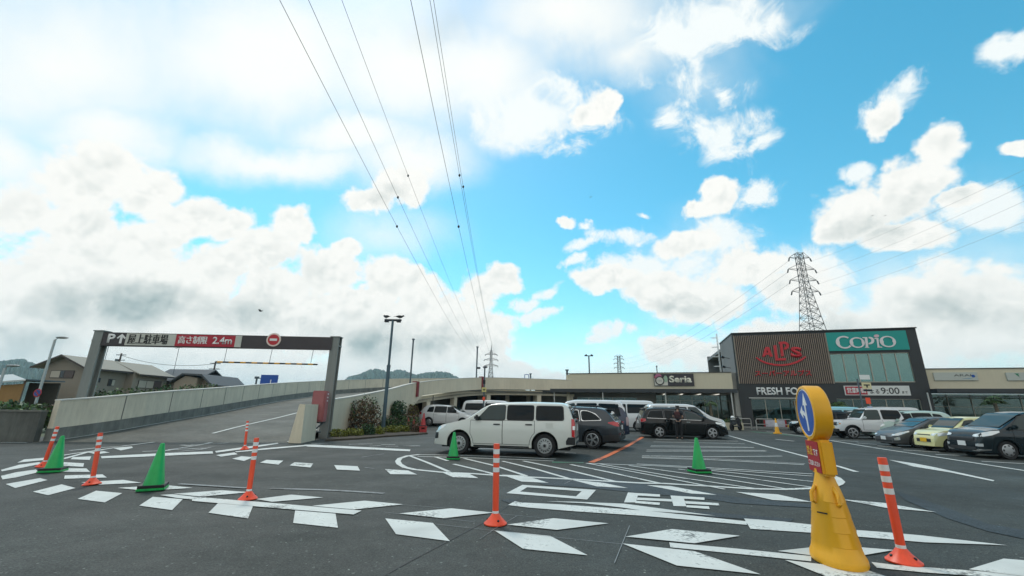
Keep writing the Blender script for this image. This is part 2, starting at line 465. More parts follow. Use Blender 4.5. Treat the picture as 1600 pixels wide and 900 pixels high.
def text(name, s, m, parent, org, ex, ez, w_, h_, depth=0.02, bold=0.0, shear=0, dup=0):
    """lettering that fills the rectangle w_ x h_ from org along ex (reading direction) and ez (up)"""
    cu = bpy.data.curves.new(name, 'FONT'); cu.body = s; cu.size = 1.0; cu.offset = bold; cu.shear = shear; cu.resolution_u = 3
    o = bpy.data.objects.new(name, cu); C.objects.link(o)
    bpy.context.view_layer.update()
    me = bpy.data.meshes.new_from_object(o.evaluated_get(bpy.context.evaluated_depsgraph_get()))
    bpy.data.objects.remove(o); bpy.data.curves.remove(cu)
    xs = [v.co.x for v in me.vertices]; ys = [v.co.y for v in me.vertices]
    x0, x1, y0, y1 = min(xs), max(xs), min(ys), max(ys)
    ex, ez, org = Vector(ex), Vector(ez), Vector(org); n = ex.cross(ez)
    bm = bmesh.new(); bm.from_mesh(me)
    for v in bm.verts:
        v.co = org+ex*((v.co.x-x0)/(x1-x0)*w_)+ez*((v.co.y-y0)/(y1-y0)*h_)
    if dup:
        base = bm.faces[:]
        for k, dx in enumerate((-1, 1)):
            r = bmesh.ops.duplicate(bm, geom=base)
            for g in r['geom']:
                if isinstance(g, bmesh.types.BMVert): g.co += ex*dx*dup+n*.0012*(k+1)
    if depth:
        r = bmesh.ops.extrude_face_region(bm, geom=bm.faces[:])
        for g in r['geom']:
            if isinstance(g, bmesh.types.BMVert): g.co += n*depth
    bmesh.ops.recalc_face_normals(bm, faces=bm.faces[:])
    bm.to_mesh(me); bm.free()
    me.materials.clear(); me.materials.append(m)
    o = bpy.data.objects.new(name, me); C.objects.link(o); o.parent = parent
    return o
def pierced(mb, x0, x1, z0, z1, y0, y1, holes):
    """a wall slab between x0..x1, z0..z1 with rectangular openings (x0,x1,z0,z1)"""
    xs = sorted({x0, x1, *[h[0] for h in holes], *[h[1] for h in holes]}); zs = sorted({z0, z1, *[h[2] for h in holes], *[h[3] for h in holes]})
    for i in range(len(xs)-1):
        run = None
        for j in range(len(zs)-1):
            cx, cz = (xs[i]+xs[i+1])/2, (zs[j]+zs[j+1])/2
            hole = any(h[0] < cx < h[1] and h[2] < cz < h[3] for h in holes)
            if hole:
                if run is not None: mb.span(xs[i], xs[i+1], y0, y1, run, zs[j]); run = None
            elif run is None: run = zs[j]
        if run is not None: mb.span(xs[i], xs[i+1], y0, y1, run, zs[-1])
    return mb

mat('dark_metal', (.03, .035, .04), .4, .6); mat('steel', (.42, .45, .45), .45, .7, var=.1); mat('pole_grey', (.10, .13, .15), .5, .4, var=.15)
mat('white_plastic', (.75, .76, .74), .4); mat('black', (.015, .016, .017), .5); mat('rubber', (.018, .018, .019), .85, var=.2, vscale=8)
mat('concrete', (.45, .43, .38), .85, var=.12, vscale=1.2, bump=.25, bscale=30, dirt=.12)
mat('stained_concrete', (.19, .195, .175), .9, var=.3, vscale=1.5, bump=.3, bscale=25, dirt=.4)
mat('orange', (.90, .085, .025), .42, var=.06, vscale=6, dirt=.22); mat('green_cone', (.008, .40, .085), .4, var=.14, vscale=5, dirt=.28)
mat('reflective_white', (.78, .77, .76), .35, var=.05)
mat('yellow', (.84, .40, .012), .42, var=.06, vscale=4, dirt=.08); mat('sign_blue', (.012, .085, .36), .35); mat('sign_red', (.42, .012, .03), .4)
mat('leaf', (.052, .095, .022), .6, island=.55); mat('leaf_dark', (.03, .075, .02), .6, island=.5); mat('leaf_yellow', (.16, .17, .02), .6, island=.45)
mat('leaf_rust', (.115, .072, .035), .7, island=.5); mat('leaf_pink', (.17, .10, .085), .65, island=.5); mat('bark', (.10, .075, .05), .9, var=.3)
mat('red_old', (.42, .035, .035), .6, var=.2, dirt=.3); mat('maroon', (.25, .045, .05), .55, var=.08, dirt=.15)
glass_mat('shop_glass', (.75, .88, .84), .75); glass_mat('upper_glass', (.35, .60, .55), .35, 3.6, (.50, .80, .74)); glass_mat('car_glass', (.5, .62, .6), .30); glass_mat('car_glass_dark', (.3, .36, .37), .12)
mat('chrome', (.7, .72, .73), .12, 1.0); mat('alloy', (.55, .56, .57), .3, .9); mat('lamp_clear', (.75, .78, .78), .08, .35, coat=1.0); mat('lamp_red', (.50, .012, .018), .15, coat=1.0)
mat('plate', (.72, .72, .70), .45); mat('plate_yellow', (.78, .45, .02), .45); mat('seat', (.06, .065, .065), .8)
# ------------------------------------------------------------------ ground, asphalt, markings
GROUND = MB(); S_ = 6000
GROUND.grid([[(-S_+i*S_/6, -S_+j*S_/6, 0) for i in range(13)] for j in range(13)])
struct('ground', GROUND, mat('earth', (.10, .115, .07), .95, var=.35, vscale=.02))
lot = MB(); lot.grid([[(-46+i*3, -14+j*3, .004) for i in range(10)] for j in range(11)]); lot.grid([[(-19+i*3, -14+j*3, .004) for i in range(32)] for j in range(20)])
struct('car_park_asphalt', lot, asphalt_mat('asphalt', (.040, .044, .039)))

ZP = .012
def zoomed(x0, y0, k):
    return lambda pts: [G(x0+x/k, y0+y/k, ZP) for x, y in pts]
ZA = zoomed(0, 640, 4); ZB = zoomed(300, 660, 4); ZC = zoomed(600, 690, 4); ZD = zoomed(900, 690, 4); ZE = zoomed(1140, 660, 3.478); ZX = zoomed(0, 0, 1)
_lift = [0]
def lift():
    _lift[0] = (_lift[0]+1) % 24
    return _lift[0]*.00022
def flatset(polys):
    mb = MB()
    for p in polys:
        dz = lift()
        q = [Vector(v)+Vector((0, 0, dz)) for v in p]
        mb.face(q)
    bmesh.ops.triangulate(mb.b, faces=mb.b.faces[:])
    for f in mb.b.faces:
        f.normal_update()
        if f.normal.z < 0: f.normal_flip()
    return mb
def stroke(mb, pts, wd, z=None):
    dz = lift(); pts = [Vector((p[0], p[1], (ZP if z is None else z)+dz)) for p in pts]; k = len(pts); rows = []
    for i, p in enumerate(pts):
        d = (pts[min(i+1, k-1)]-pts[max(i-1, 0)]).normalized(); n = Vector((-d.y, d.x, 0))*wd/2
        rows.append([p-n, p+n])
    mb.grid(rows); return mb
def flat_build(name, mb, m):
    for f in mb.b.faces:
        f.normal_update()
        if f.normal.z < 0: f.normal_flip()
    me = bpy.data.meshes.new(name); mb.b.to_mesh(me); mb.b.free(); me.materials.append(m)
    o = bpy.data.objects.new(name, me); C.objects.link(o); return tag(o, kind='structure')
white = paint_mat('road_white', (.68, .70, .66), .75)
worn = paint_mat('road_white_worn', (.55, .58, .55), 1.4)
grey_paint = paint_mat('road_scar', (.27, .29, .29), 1.2)
green_paint = paint_mat('road_green', (.05, .22, .13), 1.4)
orange_paint = paint_mat('road_orange', (.75, .17, .05), .9)

# thick white blocks along the two curved lanes
blocks = [ZA(p) for p in (
    [(35, 465), (250, 428), (297, 440), (95, 490)], [(205, 513), (385, 467), (472, 490), (300, 535)], [(485, 558), (600, 507), (765, 522), (655, 580)],
    [(870, 600), (955, 545), (1142, 560), (1075, 628)], [(1303, 645), (1365, 582), (1582, 600), (1550, 680)],
    [(5, 377), (120, 345), (245, 328), (262, 338), (120, 367), (12, 386)], [(5, 415), (100, 392), (225, 374), (240, 392), (100, 424), (16, 437)],
    [(108, 332), (150, 312), (285, 300), (270, 316)],
    [(382, 328), (525, 336), (520, 358), (380, 350)], [(380, 367), (540, 368), (562, 390), (377, 389)], [(405, 412), (640, 405), (668, 425), (400, 433)],
    [(505, 455), (770, 440), (885, 458), (620, 470)], [(735, 490), (1030, 472), (1205, 490), (910, 508)], [(1085, 527), (1385, 505), (1560, 517), (1260, 545)],
    [(455, 298), (570, 293), (560, 315), (440, 311)], [(548, 268), (650, 261), (685, 269), (600, 280)], [(705, 240), (825, 231), (830, 240), (755, 256)])]
blocks += [ZB(p) for p in (
    [(150, 205), (265, 188), (285, 200), (180, 215)], [(250, 228), (310, 212), (385, 218), (325, 242)], [(425, 252), (465, 235), (570, 240), (540, 265)],
    [(610, 270), (640, 250), (757, 258), (740, 283)], [(888, 268), (1035, 275), (1050, 303), (905, 296)], [(1205, 293), (1350, 302), (1408, 327), (1240, 325)],
    [(632, 628), (645, 550), (897, 570), (912, 658)])]
blocks += [ZC(p) for p in ([(8, 480), (305, 508), (412, 622), (75, 578)], [(690, 555), (1040, 590), (1273, 710), (870, 670)],
    [(365, 193), (530, 200), (590, 228), (430, 222)], [(735, 207), (880, 212), (1030, 258), (860, 250)], [(1170, 238), (1370, 258), (1525, 290), (1330, 280)])]
blocks += [ZD(p) for p in ([(290, 637), (740, 685), (1155, 830), (630, 775)], [(440, 272), (590, 278), (880, 333), (720, 325)], [(1000, 315), (1260, 330), (1475, 378), (1230, 365)])]
blocks += [ZE(p) for p in ([(605, 418), (840, 438), (1125, 488), (850, 465)], [(300, 748), (740, 800), (1080, 915), (620, 875)])]
flat_build('dashed_lane_marking', flatset(blocks), white)
# long diamonds between the blocks
dia = [ZB(p) for p in ([(400, 480), (620, 452), (820, 470), (500, 497)], [(750, 522), (1080, 490), (1320, 513), (1010, 545)])]
dia += [ZC(p) for p in ([(95, 450), (420, 418), (690, 445), (370, 480)], [(770, 520), (1060, 480), (1405, 512), (1080, 553)])]
dia += [ZD(p) for p in ([(310, 595), (600, 548), (1025, 590), (740, 637)],)]
dia += [ZE(p) for p in ([(260, 700), (560, 668), (895, 695), (600, 745)], [(1300, 800), (1490, 742), (1900, 775), (1700, 850)])]
flat_build('diamond_lane_marking', flatset(dia), white)
# solid lines
ln = flatset([
    ZB([(0, 465), (500, 505), (1060, 553), (1010, 577), (500, 535), (0, 492)]), ZA([(1000, 535), (1080, 530), (1200, 545), (1200, 563), (1100, 553)]),
    ZB([(145, 180), (360, 150), (535, 128), (540, 134), (360, 162), (150, 190)]), ZB([(700, 140), (760, 139), (1365, 170), (1362, 181), (720, 152)]),
    ZB([(270, 182), (480, 160), (700, 142), (720, 148), (490, 168), (275, 188)]),
    ZA([(630, 293), (1000, 274), (1328, 261), (1332, 275), (1000, 291), (635, 306)]),
    ZD([(583, 630), (1000, 668), (1470, 715), (1470, 748), (1000, 700), (590, 660)]),
    ZE([(770, 758), (900, 775), (1250, 800), (1640, 832), (1640, 856), (1060, 815), (800, 790)]),
    ZD([(-125, 395), (-82, 372), (-60, 380), (0, 385), (160, 402), (-40, 395)]) if 0 else ZC([(775, 396), (818, 372), (850, 380), (1100, 392), (1640, 432), (2265, 498), (2268, 520), (1600, 462), (1200, 436), (900, 412)]),
    ZC([(1010, 373), (1200, 376), (1500, 388), (2070, 463), (1830, 445), (1620, 432), (1490, 412), (1250, 385)]),
    ZD([(1050, 480), (1300, 500), (1480, 520), (1480, 570), (1260, 556), (1090, 545)]),
    ZE([(690, 585), (860, 598), (1050, 615), (1510, 668), (1420, 664), (1060, 652), (690, 620)]),
    ZE([(865, 203), (1000, 222), (1120, 245), (1440, 315), (1432, 320), (1200, 272), (1000, 240)]), ZE([(35, 378), (230, 390), (440, 432), (200, 412)]),
])
stroke(ln, ZA([(435, 256), (600, 240), (760, 229), (1018, 196)]), .10)
stroke(ln, ZA([(385, 287), (480, 272), (560, 262), (720, 238)]), .10)
stroke(ln, ZA([(380, 312), (490, 282), (545, 266), (640, 252)]), .11)
stroke(ln, ZE([(-5, 72), (200, 130), (420, 187), (690, 269)]), .13)
stroke(ln, ZE([(510, 92), (800, 140), (1200, 200), (1640, 268)]), .13)
stroke(ln, ZE([(200, 50), (330, 66), (520, 93)]), .10)
stroke(ln, ZE([(250, 92), (350, 102)]), .16)
for a in ([(805, 127), (930, 137)], [(945, 150), (1140, 162)], [(1120, 175), (1400, 184)], [(1370, 212), (1640, 227)], [(560, 96), (700, 105)], [(690, 112), (800, 120)]):
    stroke(ln, ZE(a), .12)
for a in ([(545, 44), (700, 47)], [(1130, 70), (1200, 74)]): stroke(ln, ZC(a), .12)
flat_build('lane_line_marking', ln, white)
# the long oval island with slanting hatch lines
isl = flatset([ZE([(545, 290), (575, 291), (605, 303), (630, 325), (618, 338), (590, 349), (560, 352)])])
stroke(isl, ZC([(215, 81), (150, 88), (100, 104), (86, 122), (96, 140), (130, 160), (190, 174), (270, 182), (350, 190), (560, 200), (740, 213), (1150, 233), (1600, 258), (1760, 262), (2000, 276), (2300, 294), (2500, 298), (2680, 291), (2780, 280)]), .14)
stroke(isl, ZC([(205, 80), (500, 86), (800, 96), (1075, 109)]), .08); stroke(isl, ZC([(210, 92), (500, 100), (800, 110), (1060, 121)]), .08)
for a in ([(160, 88), (270, 130), (405, 187)], [(320, 95), (400, 120)], [(435, 140), (560, 170), (690, 203)], [(500, 105), (690, 150), (890, 214)], [(740, 122), (950, 172), (1165, 234)],
          [(870, 121), (1150, 178), (1440, 248)], [(1165, 143), (1400, 190), (1730, 262)]): stroke(isl, ZC(a), .10)
for a in ([(65, 135), (500, 215), (930, 298)], [(150, 140), (650, 225), (1165, 300)], [(330, 150), (850, 222), (1340, 300)], [(640, 172), (1050, 225), (1470, 285)], [(840, 180), (1160, 215), (1480, 250)],
          [(65, 136), (500, 152), (840, 172), (1480, 216)], [(380, 140), (800, 162), (1480, 203)]): stroke(isl, ZD(a), .075)
flat_build('hatched_island_marking', isl, white)
zb = MB()
for a in ([(1025, 686.5), (1153, 689.5)], [(1021, 690.5), (1164, 693.5)], [(1017, 696.2), (1178, 699)], [(1016, 698.2), (1178, 699.8)], [(1010.5, 703.2), (1197, 704)], [(1009.5, 705.2), (1197, 705.2)],
          [(1003.5, 712.3), (1110, 714), (1222, 712.8)], [(1003, 715), (1110, 718.2), (1256, 726)]): stroke(zb, ZX(a), .10)
stroke(zb, ZX([(1003, 713.5), (1120, 717), (1258, 724.5)]), .06)
flat_build('striped_bay_marking', zb, white)
# lettering on the road
let = flatset([ZD(p) for p in ([(325, 317), (390, 322), (375, 380), (300, 380)], [(390, 322), (525, 330), (525, 345), (385, 337)], [(384, 350), (598, 360), (600, 375), (380, 365)], [(374, 370), (525, 382), (522, 397), (370, 384)],
    [(590, 337), (670, 342), (690, 405), (610, 403)], [(670, 342), (803, 350), (803, 365), (675, 357)], [(680, 372), (890, 385), (897, 400), (686, 388)], [(690, 398), (830, 405), (836, 422), (690, 411)])])
o4 = ZC([(865, 270), (1325, 302), (1270, 362), (765, 322)]); i4 = ZC([(895, 285), (1235, 310), (1200, 342), (850, 312)])
for i in range(4): let.face([o4[i], o4[(i+1) % 4], i4[(i+1) % 4], i4[i]])
flat_build('road_lettering', let, white)
wl = MB()
for a in ([(1005, 262), (1130, 240), (1240, 222), (1320, 206)], [(1050, 250), (1180, 246), (1300, 238)], [(1120, 262), (1250, 250), (1330, 232)], [(1130, 222), (1210, 226)], [(1190, 218), (1330, 216), (1430, 208)], [(890, 262), (1000, 258)]):
    stroke(wl, ZA(a), .16)
for a in ([(980, 137), (1130, 135)], [(1110, 150), (1180, 146)], [(1180, 141), (1270, 140)], [(1210, 151), (1290, 149)], [(1320, 148), (1425, 147)], [(745, 133), (870, 131)]):
    stroke(wl, ZB(a), .17)
flat_build('faded_road_lettering', wl, worn)
sc_ = MB()
for a, w_ in (([(1120, 465), (1300, 476), (1540, 491)], .09), ([(300, 181), (700, 186), (1200, 195), (1700, 207)], .07)): stroke(sc_, ZA(a), w_)
for a, w_ in (([(490, 412), (800, 420), (1000, 430), (1200, 443)], .10), ([(1060, 217), (1200, 196)], .05), ([(1080, 282), (1140, 288)], .05)): stroke(sc_, ZB(a), w_)
for a, w_ in (([(0, 385), (300, 408), (600, 440), (980, 475)], .008), ([(0, 440), (560, 500)], .008), ([(320, 515), (900, 580), (1490, 640)], .008), ([(600, 608), (700, 540), (830, 465)], .008), ([(1440, 760), (1480, 660), (1535, 525)], .008), ([(1125, 265), (1180, 238)], .02)): stroke(sc_, ZC(a), w_)
flat_build('faded_guide_line', sc_, grey_paint)
seam = MB()
for a, w_ in (([(0, 835), (180, 735), (400, 620), (620, 505), (780, 395), (860, 345), (1000, 250)], .014),): stroke(seam, ZC(a), w_, .0065)
flat_build('asphalt_seam', seam, mat('tar', (.018, .019, .02), .6))
gp = MB(); stroke(gp, ZC([(1050, 128), (1250, 132)]), .22, .010)
stroke(gp, ZX([(1172, 674), (1215, 678), (1250, 682)]), .5, .010)
flat_build('green_path_marking', gp, green_paint)
op = MB(); stroke(op, ZX([(923.5, 722.5), (945, 714), (980, 697), (1005, 682.5)]), .17, .011); flat_build('orange_bay_line', op, orange_paint)
patch = flatset([[Vector((*p[:2], .008)) for p in q] for q in (
    ZD([(-400, 190), (-250, 175), (-50, 185), (330, 250), (650, 290), (760, 300), (1000, 345), (1480, 395), (1480, 412), (1000, 385), (760, 350), (500, 330), (100, 290), (-200, 270)]),
    ZE([(900, 372), (1000, 400), (1200, 470), (1400, 550), (1640, 590), (1640, 640), (1400, 590), (1180, 520), (950, 420)]),
    ZD([(620, 440), (800, 440), (1100, 462), (1360, 482), (1340, 500), (1100, 486), (850, 470)]), ZC([(730, 362), (800, 358), (840, 372), (780, 384)]))])
flat_build('asphalt_patch', patch, asphalt_mat('asphalt_patch', (.034, .043, .048), .4))
# ------------------------------------------------------------------ ramp to the roof car park
OUT = [(-16.75, 16.2, 1.42), (-16.55, 18.0, 1.60), (-16.5, 20.5, 1.87), (-17.1, 25, 2.22), (-18.1, 31, 2.70), (-18.95, 37, 3.16), (-19.2, 44, 3.70), (-18.0, 49, 4.11), (-15.6, 53, 4.50), (-12.2, 56, 4.78), (-6.7, 58, 5.0), (2, 59, 5.0)]
INN = [(-8.32, 19.75, 1.58), (-8.25, 22.8, 1.82), (-7.75, 27.3, 2.34), (-6.9, 31, 2.95), (-5.0, 34.5, 3.47), (-2.2, 39, 3.92), (2.58, 41.5, 4.03), (6.3, 42.4, 4.0)]
def resample(pts, n):
    pts = [Vector(p) for p in pts]; d = [0]
    for a, b in zip(pts, pts[1:]): d.append(d[-1]+(b-a).length)
    out_ = []
    for k in range(n):
        t = d[-1]*k/(n-1); i = max(j for j in range(len(d)) if d[j] <= t+1e-9); i = min(i, len(pts)-2)
        # Catmull-Rom
        p0, p1, p2, p3 = pts[max(i-1, 0)], pts[i], pts[i+1], pts[min(i+2, len(pts)-1)]
        u = (t-d[i])/(d[i+1]-d[i])
        out_.append(.5*((2*p1)+(p2-p0)*u+(2*p0-5*p1+4*p2-p3)*u*u+(3*p1-p0-3*p2+p3)*u**3))
    return out_
def ribbon(mb, path, x0, x1, z0, z1):
    """a wall swept along path: from offset x0 to x1 sideways (left positive) and z0 to z1 above the path"""
    k = len(path); rings = []
    for i, p in enumerate(path):
        d = path[min(i+1, k-1)]-path[max(i-1, 0)]; d.z = 0; d.normalize(); n = Vector((-d.y, d.x, 0))
        za = z0(p) if callable(z0) else p.z+z0
        zb_ = z1(p) if callable(z1) else p.z+z1
        rings.append([Vector((p.x, p.y, 0))+n*x0+Vector((0, 0, za)), Vector((p.x, p.y, 0))+n*x1+Vector((0, 0, za)), Vector((p.x, p.y, 0))+n*x1+Vector((0, 0, zb_)), Vector((p.x, p.y, 0))+n*x0+Vector((0, 0, zb_))])
    vs = [[mb.b.verts.new(q) for q in r] for r in rings]
    for i in range(k-1):
        for j in range(4): mb.b.faces.new((vs[i][j], vs[i][(j+1) % 4], vs[i+1][(j+1) % 4], vs[i+1][j]))
    mb.b.faces.new(vs[0][::-1]); mb.b.faces.new(vs[-1])
    return mb
out_top = resample(OUT, 48); inn_top = resample(INN, 48)
inn_road = resample([(-8.1, 17.1, 1.29)]+INN, 48)
road = MB(); rows = []
for a, b in zip(out_top, inn_road):
    za, zb_ = max(a.z-1.40, .02), max(b.z-1.27, .02)
    rows.append([Vector((a.x, a.y, za)).lerp(Vector((b.x, b.y, zb_)), j/6) for j in range(7)])
q0_ = [Vector((a_.x, a_.y-.15, .006)) for a_ in rows[0]]
for i_, v_ in enumerate(q0_): v_.y = 16.05+.9*i_/6
rows.insert(0, q0_)
road.grid(rows)
ramp_m = asphalt_mat('ramp_concrete', (.092, .094, .080), .3)
flat_build('ramp_road', road, ramp_m)
# lines painted on the ramp
rl = MB()
def on_ramp(f0, f1, i0, i1, wd):
    q = []
    for i in range(i0, i1):
        p = rows[i][0].lerp(rows[i][-1], f0+(f1-f0)*(i-i0)/max(1, i1-i0-1)); q.append(p+Vector((0, 0, .016)))
    rr = []
    for i, p in enumerate(q):
        d = (q[min(i+1, len(q)-1)]-q[max(i-1, 0)]).normalized(); n = Vector((-d.y, d.x, 0)).normalized()*wd/2
        rr.append([p-n, p+n])
    rl.grid(rr)
on_ramp(.035, .035, 1, 46, .13); on_ramp(.52, .52, 3, 40, .14); on_ramp(.965, .965, 1, 6, .12)
flat_build('ramp_line_marking', rl, white)
# outer parapet: stained kerb below, pale panels above
pr = tag(thing('ramp_parapet', 'long pale concrete parapet on a stained kerb along the far side of the ramp', 'wall'))
mb = MB(); ribbon(mb, out_top, 0, -.22, -.97, 0)
mb.build('panel', mat('pale_concrete', (.66, .60, .475), .85, var=.12, vscale=.8, bump=.15, bscale=30, dirt=.20), pr)
mb = MB(); ribbon(mb, out_top, .03, -.27, lambda p: max(p.z-2.6, -.3), -.975); mb.build('kerb', MATS['stained_concrete'], pr)
mb = MB(); ribbon(mb, out_top, .03, -.25, .001, .045); mb.build('coping', mat('coping', (.62, .60, .54), .8), pr)
dacc = 0
fine = resample(OUT, 400)
for i in range(1, 380):
    dacc += (fine[i]-fine[i-1]).length
    if dacc > 2.45:
        dacc = 0; d = (fine[i]-fine[i-1]); rz = math.atan2(d.y, d.x)
        n = Vector((math.sin(rz), -math.cos(rz), 0))
        MB().box(fine[i]+n*.222+Vector((0, 0, -.49)), (.035, .012, .96), rz).build('joint', mat('joint', (.16, .155, .14), .9), pr)
# inner wall, which becomes the fascia over the parking under the ramp
iw = thing('ramp_side_wall', 'plain beige concrete wall beside the ramp, arching over parking under it', 'wall')
beige = mat('beige_wall', (.67, .60, .46), .8, var=.08, vscale=.6, bump=.1, bscale=40, dirt=.14)
def low(p):
    t = (p.y-29.2)/2.0
    if t <= 0: return 0.0
    base = p.z-1.0+.25*max(0, (34-p.y)/4)
    return min(base, 0.0+max(0.0, t)*1.6) if t < 1.4 else p.z-1.0+.12*max(0, (34-p.y)/4)
inn_f = resample(INN, 160)
mb = MB(); ribbon(mb, inn_f, -.11, .11, low, 0); mb.build('fascia', beige, iw)
mb = MB(); ribbon(mb, inn_f, -.13, .13, .001, .05); mb.build('coping', MATS['coping'], iw)
sub = [p for p in inn_f if p.y > 30.0]
mb = MB(); ribbon(mb, sub, .30, .75, -1.5, -1.06); mb.build('beam', beige, iw)
mb = MB()
for px in (676, 718, 768, 845, 893):
    best = min(sub, key=lambda p: abs((p-CAM).dot(_r)/(p-CAM).dot(_f)*FPX+800-px))
    mb_ = MB(); i = sub.index(best); d = sub[min(i+1, len(sub)-1)]-sub[max(i-1, 0)]; rz = math.atan2(d.y, d.x)
    n = Vector((-math.sin(rz), math.cos(rz), 0))
    mb_.box(best*1+n*.5+Vector((0, 0, -best.z+(best.z-1.5)/2)), (.42, .42, best.z-1.5), rz); mb_.build('pillar', beige, iw)
mb.b.free()
mb = MB()
for px, dd in ((794, 3.0), (829, 3.4), (838, 2.0), (700, 3.5), (745, 4)):
    best = min(sub, key=lambda p: abs((p-CAM).dot(_r)/(p-CAM).dot(_f)*FPX+800-px))
    mb_ = MB(); mb_.span(best.x-.2, best.x+.2, best.y+dd, best.y+dd+.4, 0, best.z-1.35); mb_.build('pillar', beige, iw)
mb.b.free()
# deck over that parking and the dark wall at its back
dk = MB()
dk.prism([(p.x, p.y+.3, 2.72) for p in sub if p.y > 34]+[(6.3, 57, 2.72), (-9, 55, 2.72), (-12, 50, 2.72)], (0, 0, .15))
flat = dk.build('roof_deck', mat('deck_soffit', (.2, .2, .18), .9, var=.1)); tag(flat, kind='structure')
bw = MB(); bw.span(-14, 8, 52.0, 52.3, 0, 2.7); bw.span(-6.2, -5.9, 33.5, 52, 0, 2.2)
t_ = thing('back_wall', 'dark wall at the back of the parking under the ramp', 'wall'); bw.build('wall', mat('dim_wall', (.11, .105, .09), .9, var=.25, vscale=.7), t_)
# end block of the inner wall, leaning
eb = MB()
eb.prism([(-8.34, 16.95, 0), (-7.86, 16.95, 0), (-7.90, 16.95, 1.42), (-8.12, 16.95, 1.42)], (-.12, 1.45, 0))
eb.build('end_block', beige, iw)
# red brackets on the wall
for px, py, hh in ((651, 600, .95), (752, 594, .9)):
    best = min(inn_f, key=lambda p: abs((p-CAM).dot(_r)/(p-CAM).dot(_f)*FPX+800-px)); i = inn_f.index(best)
    d = inn_f[i+1]-inn_f[i-1]; rz = math.atan2(d.y, d.x)
    t = thing('wall_bracket', 'dark red steel bracket hooked over the ramp wall '+('nearer the shrubs' if px < 700 else 'above the car park openings'), 'bracket', best, rz, 'red brackets over the ramp wall')
    m_ = MB(); m_.span(-.10, .10, -.24, -.135, -hh, .10); m_.build('plate', MATS['maroon'], t)
    m_ = MB(); m_.span(-.10, .10, -.134, .24, .06, .13); m_.build('hook', MATS['maroon'], t)
# ------------------------------------------------------------------ height-limit portal
pt = thing('height_limit_gate', 'grey steel gate over the ramp with a dark sign beam', 'gate')
gm = mat('gate_grey', (.235, .25, .235), .55, .2, var=.10, vscale=.8, dirt=.15)
def gate_post(x, y, ztop, name='post'):
    m_ = MB()
    for s in (-1, 1): m_.span(x-.19, x+.19, y+s*.15-.03, y+s*.15+.03, -.2, ztop)
    m_.span(x-.035, x+.035, y-.12, y+.12, -.2, ztop)
    m_.span(x-.20, x+.20, y-.19, y+.19, ztop-.42, ztop-.36)
    m_.span(x-.22, x+.22, y-.21, y+.21, ztop, ztop+.04)
    m_.build(name, gm, pt)
gate_post(-17.45, 18.0, 4.28); gate_post(-8.02, 19.4, 4.38)
mb = MB(); mb.span(-17.75, -17.1, 17.7, 18.3, -.3, 1.0); mb.build('footing', MATS['concrete'], pt)
g0, g1 = Vector((-17.25, 17.85, 3.68)), Vector((-8.22, 19.15, 3.80))
gx = (g1-g0).normalized(); gn = Vector((gx.y, -gx.x, 0)).normalized(); gz = gx.cross(gn)*-1
if gz.z < 0: gz = -gz
GL = (g1-g0).length; GH = .565
def gbox(x0, x1, z0, z1, d0, d1):
    m_ = MB(); pts = [g0+gx*x0+gz*z0+gn*d0, g0+gx*x1+gz*z0+gn*d0, g0+gx*x1+gz*z1+gn*d0, g0+gx*x0+gz*z1+gn*d0]
    m_.prism(pts, gn*(d1-d0)); return m_
gbox(-.1, GL+.1, 0, GH, -.25, 0).build('sign_beam', mat('beam_dark', (.052, .042, .045), .45, .1, var=.1), pt)
# panels measured along the beam (fractions from the photograph)
import mathutils
def gs(px, py):
    d = ray(px, py); t = (g0-CAM).dot(gn)/d.dot(gn); q = CAM+d*t-g0; return q.dot(gx), q.dot(gz)
xa = [gs(p, 526)[0] for p in (166, 198, 276, 369, 378)]
pale = mat('sign_pale', (.55, .55, .49), .5, var=.05)
gbox(xa[1], xa[2], .03, GH-.03, .002, .03).build('sign_panel', pale, pt)
gbox(xa[2]+.004, xa[3]-.004, .03, GH-.03, .002, .03).build('sign_panel', MATS['sign_red'], pt)
gbox(xa[3], xa[4]+.02, .03, GH-.03, .002, .03).build('sign_panel', pale, pt)
wl_ = mat('letter_white', (.80, .80, .78), .5); bl_ = mat('letter_black', (.025, .023, .022), .5)
def gtext(s, x0, x1, z0, z1, m, off, bold=.015, dup=0): text('lettering', s, m, pt, g0+gx*x0+gz*z0+gn*off, gx, gz, x1-x0, z1-z0, .012, bold, 0, dup)
w1 = xa[1]-xa[0]
gtext('P', xa[0]+w1*.10, xa[0]+w1*.46, .12, .50, wl_, .003, .03)
m_ = MB()
cx = xa[0]+w1*.76
m_.prism([g0+gx*(cx+a)+gz*b+gn*.003 for a, b in ((-.045, .10), (.045, .10), (.045, .38), (.13, .29), (.17, .34), (0, .51), (-.17, .34), (-.13, .29), (-.045, .38))], gn*.012); m_.build('arrow', wl_, pt)
gtext('屋上駐車場', xa[1]+.10, xa[2]-.30, .09, .51, bl_, .031, 0, .010)
gtext('高さ制限', xa[2]+.12, xa[2]+(xa[3]-xa[2])*.53, .14, .47, wl_, .031, 0, .008)
gtext('2.4m', xa[2]+(xa[3]-xa[2])*.62, xa[3]-.12, .15, .46, wl_, .031, .02)
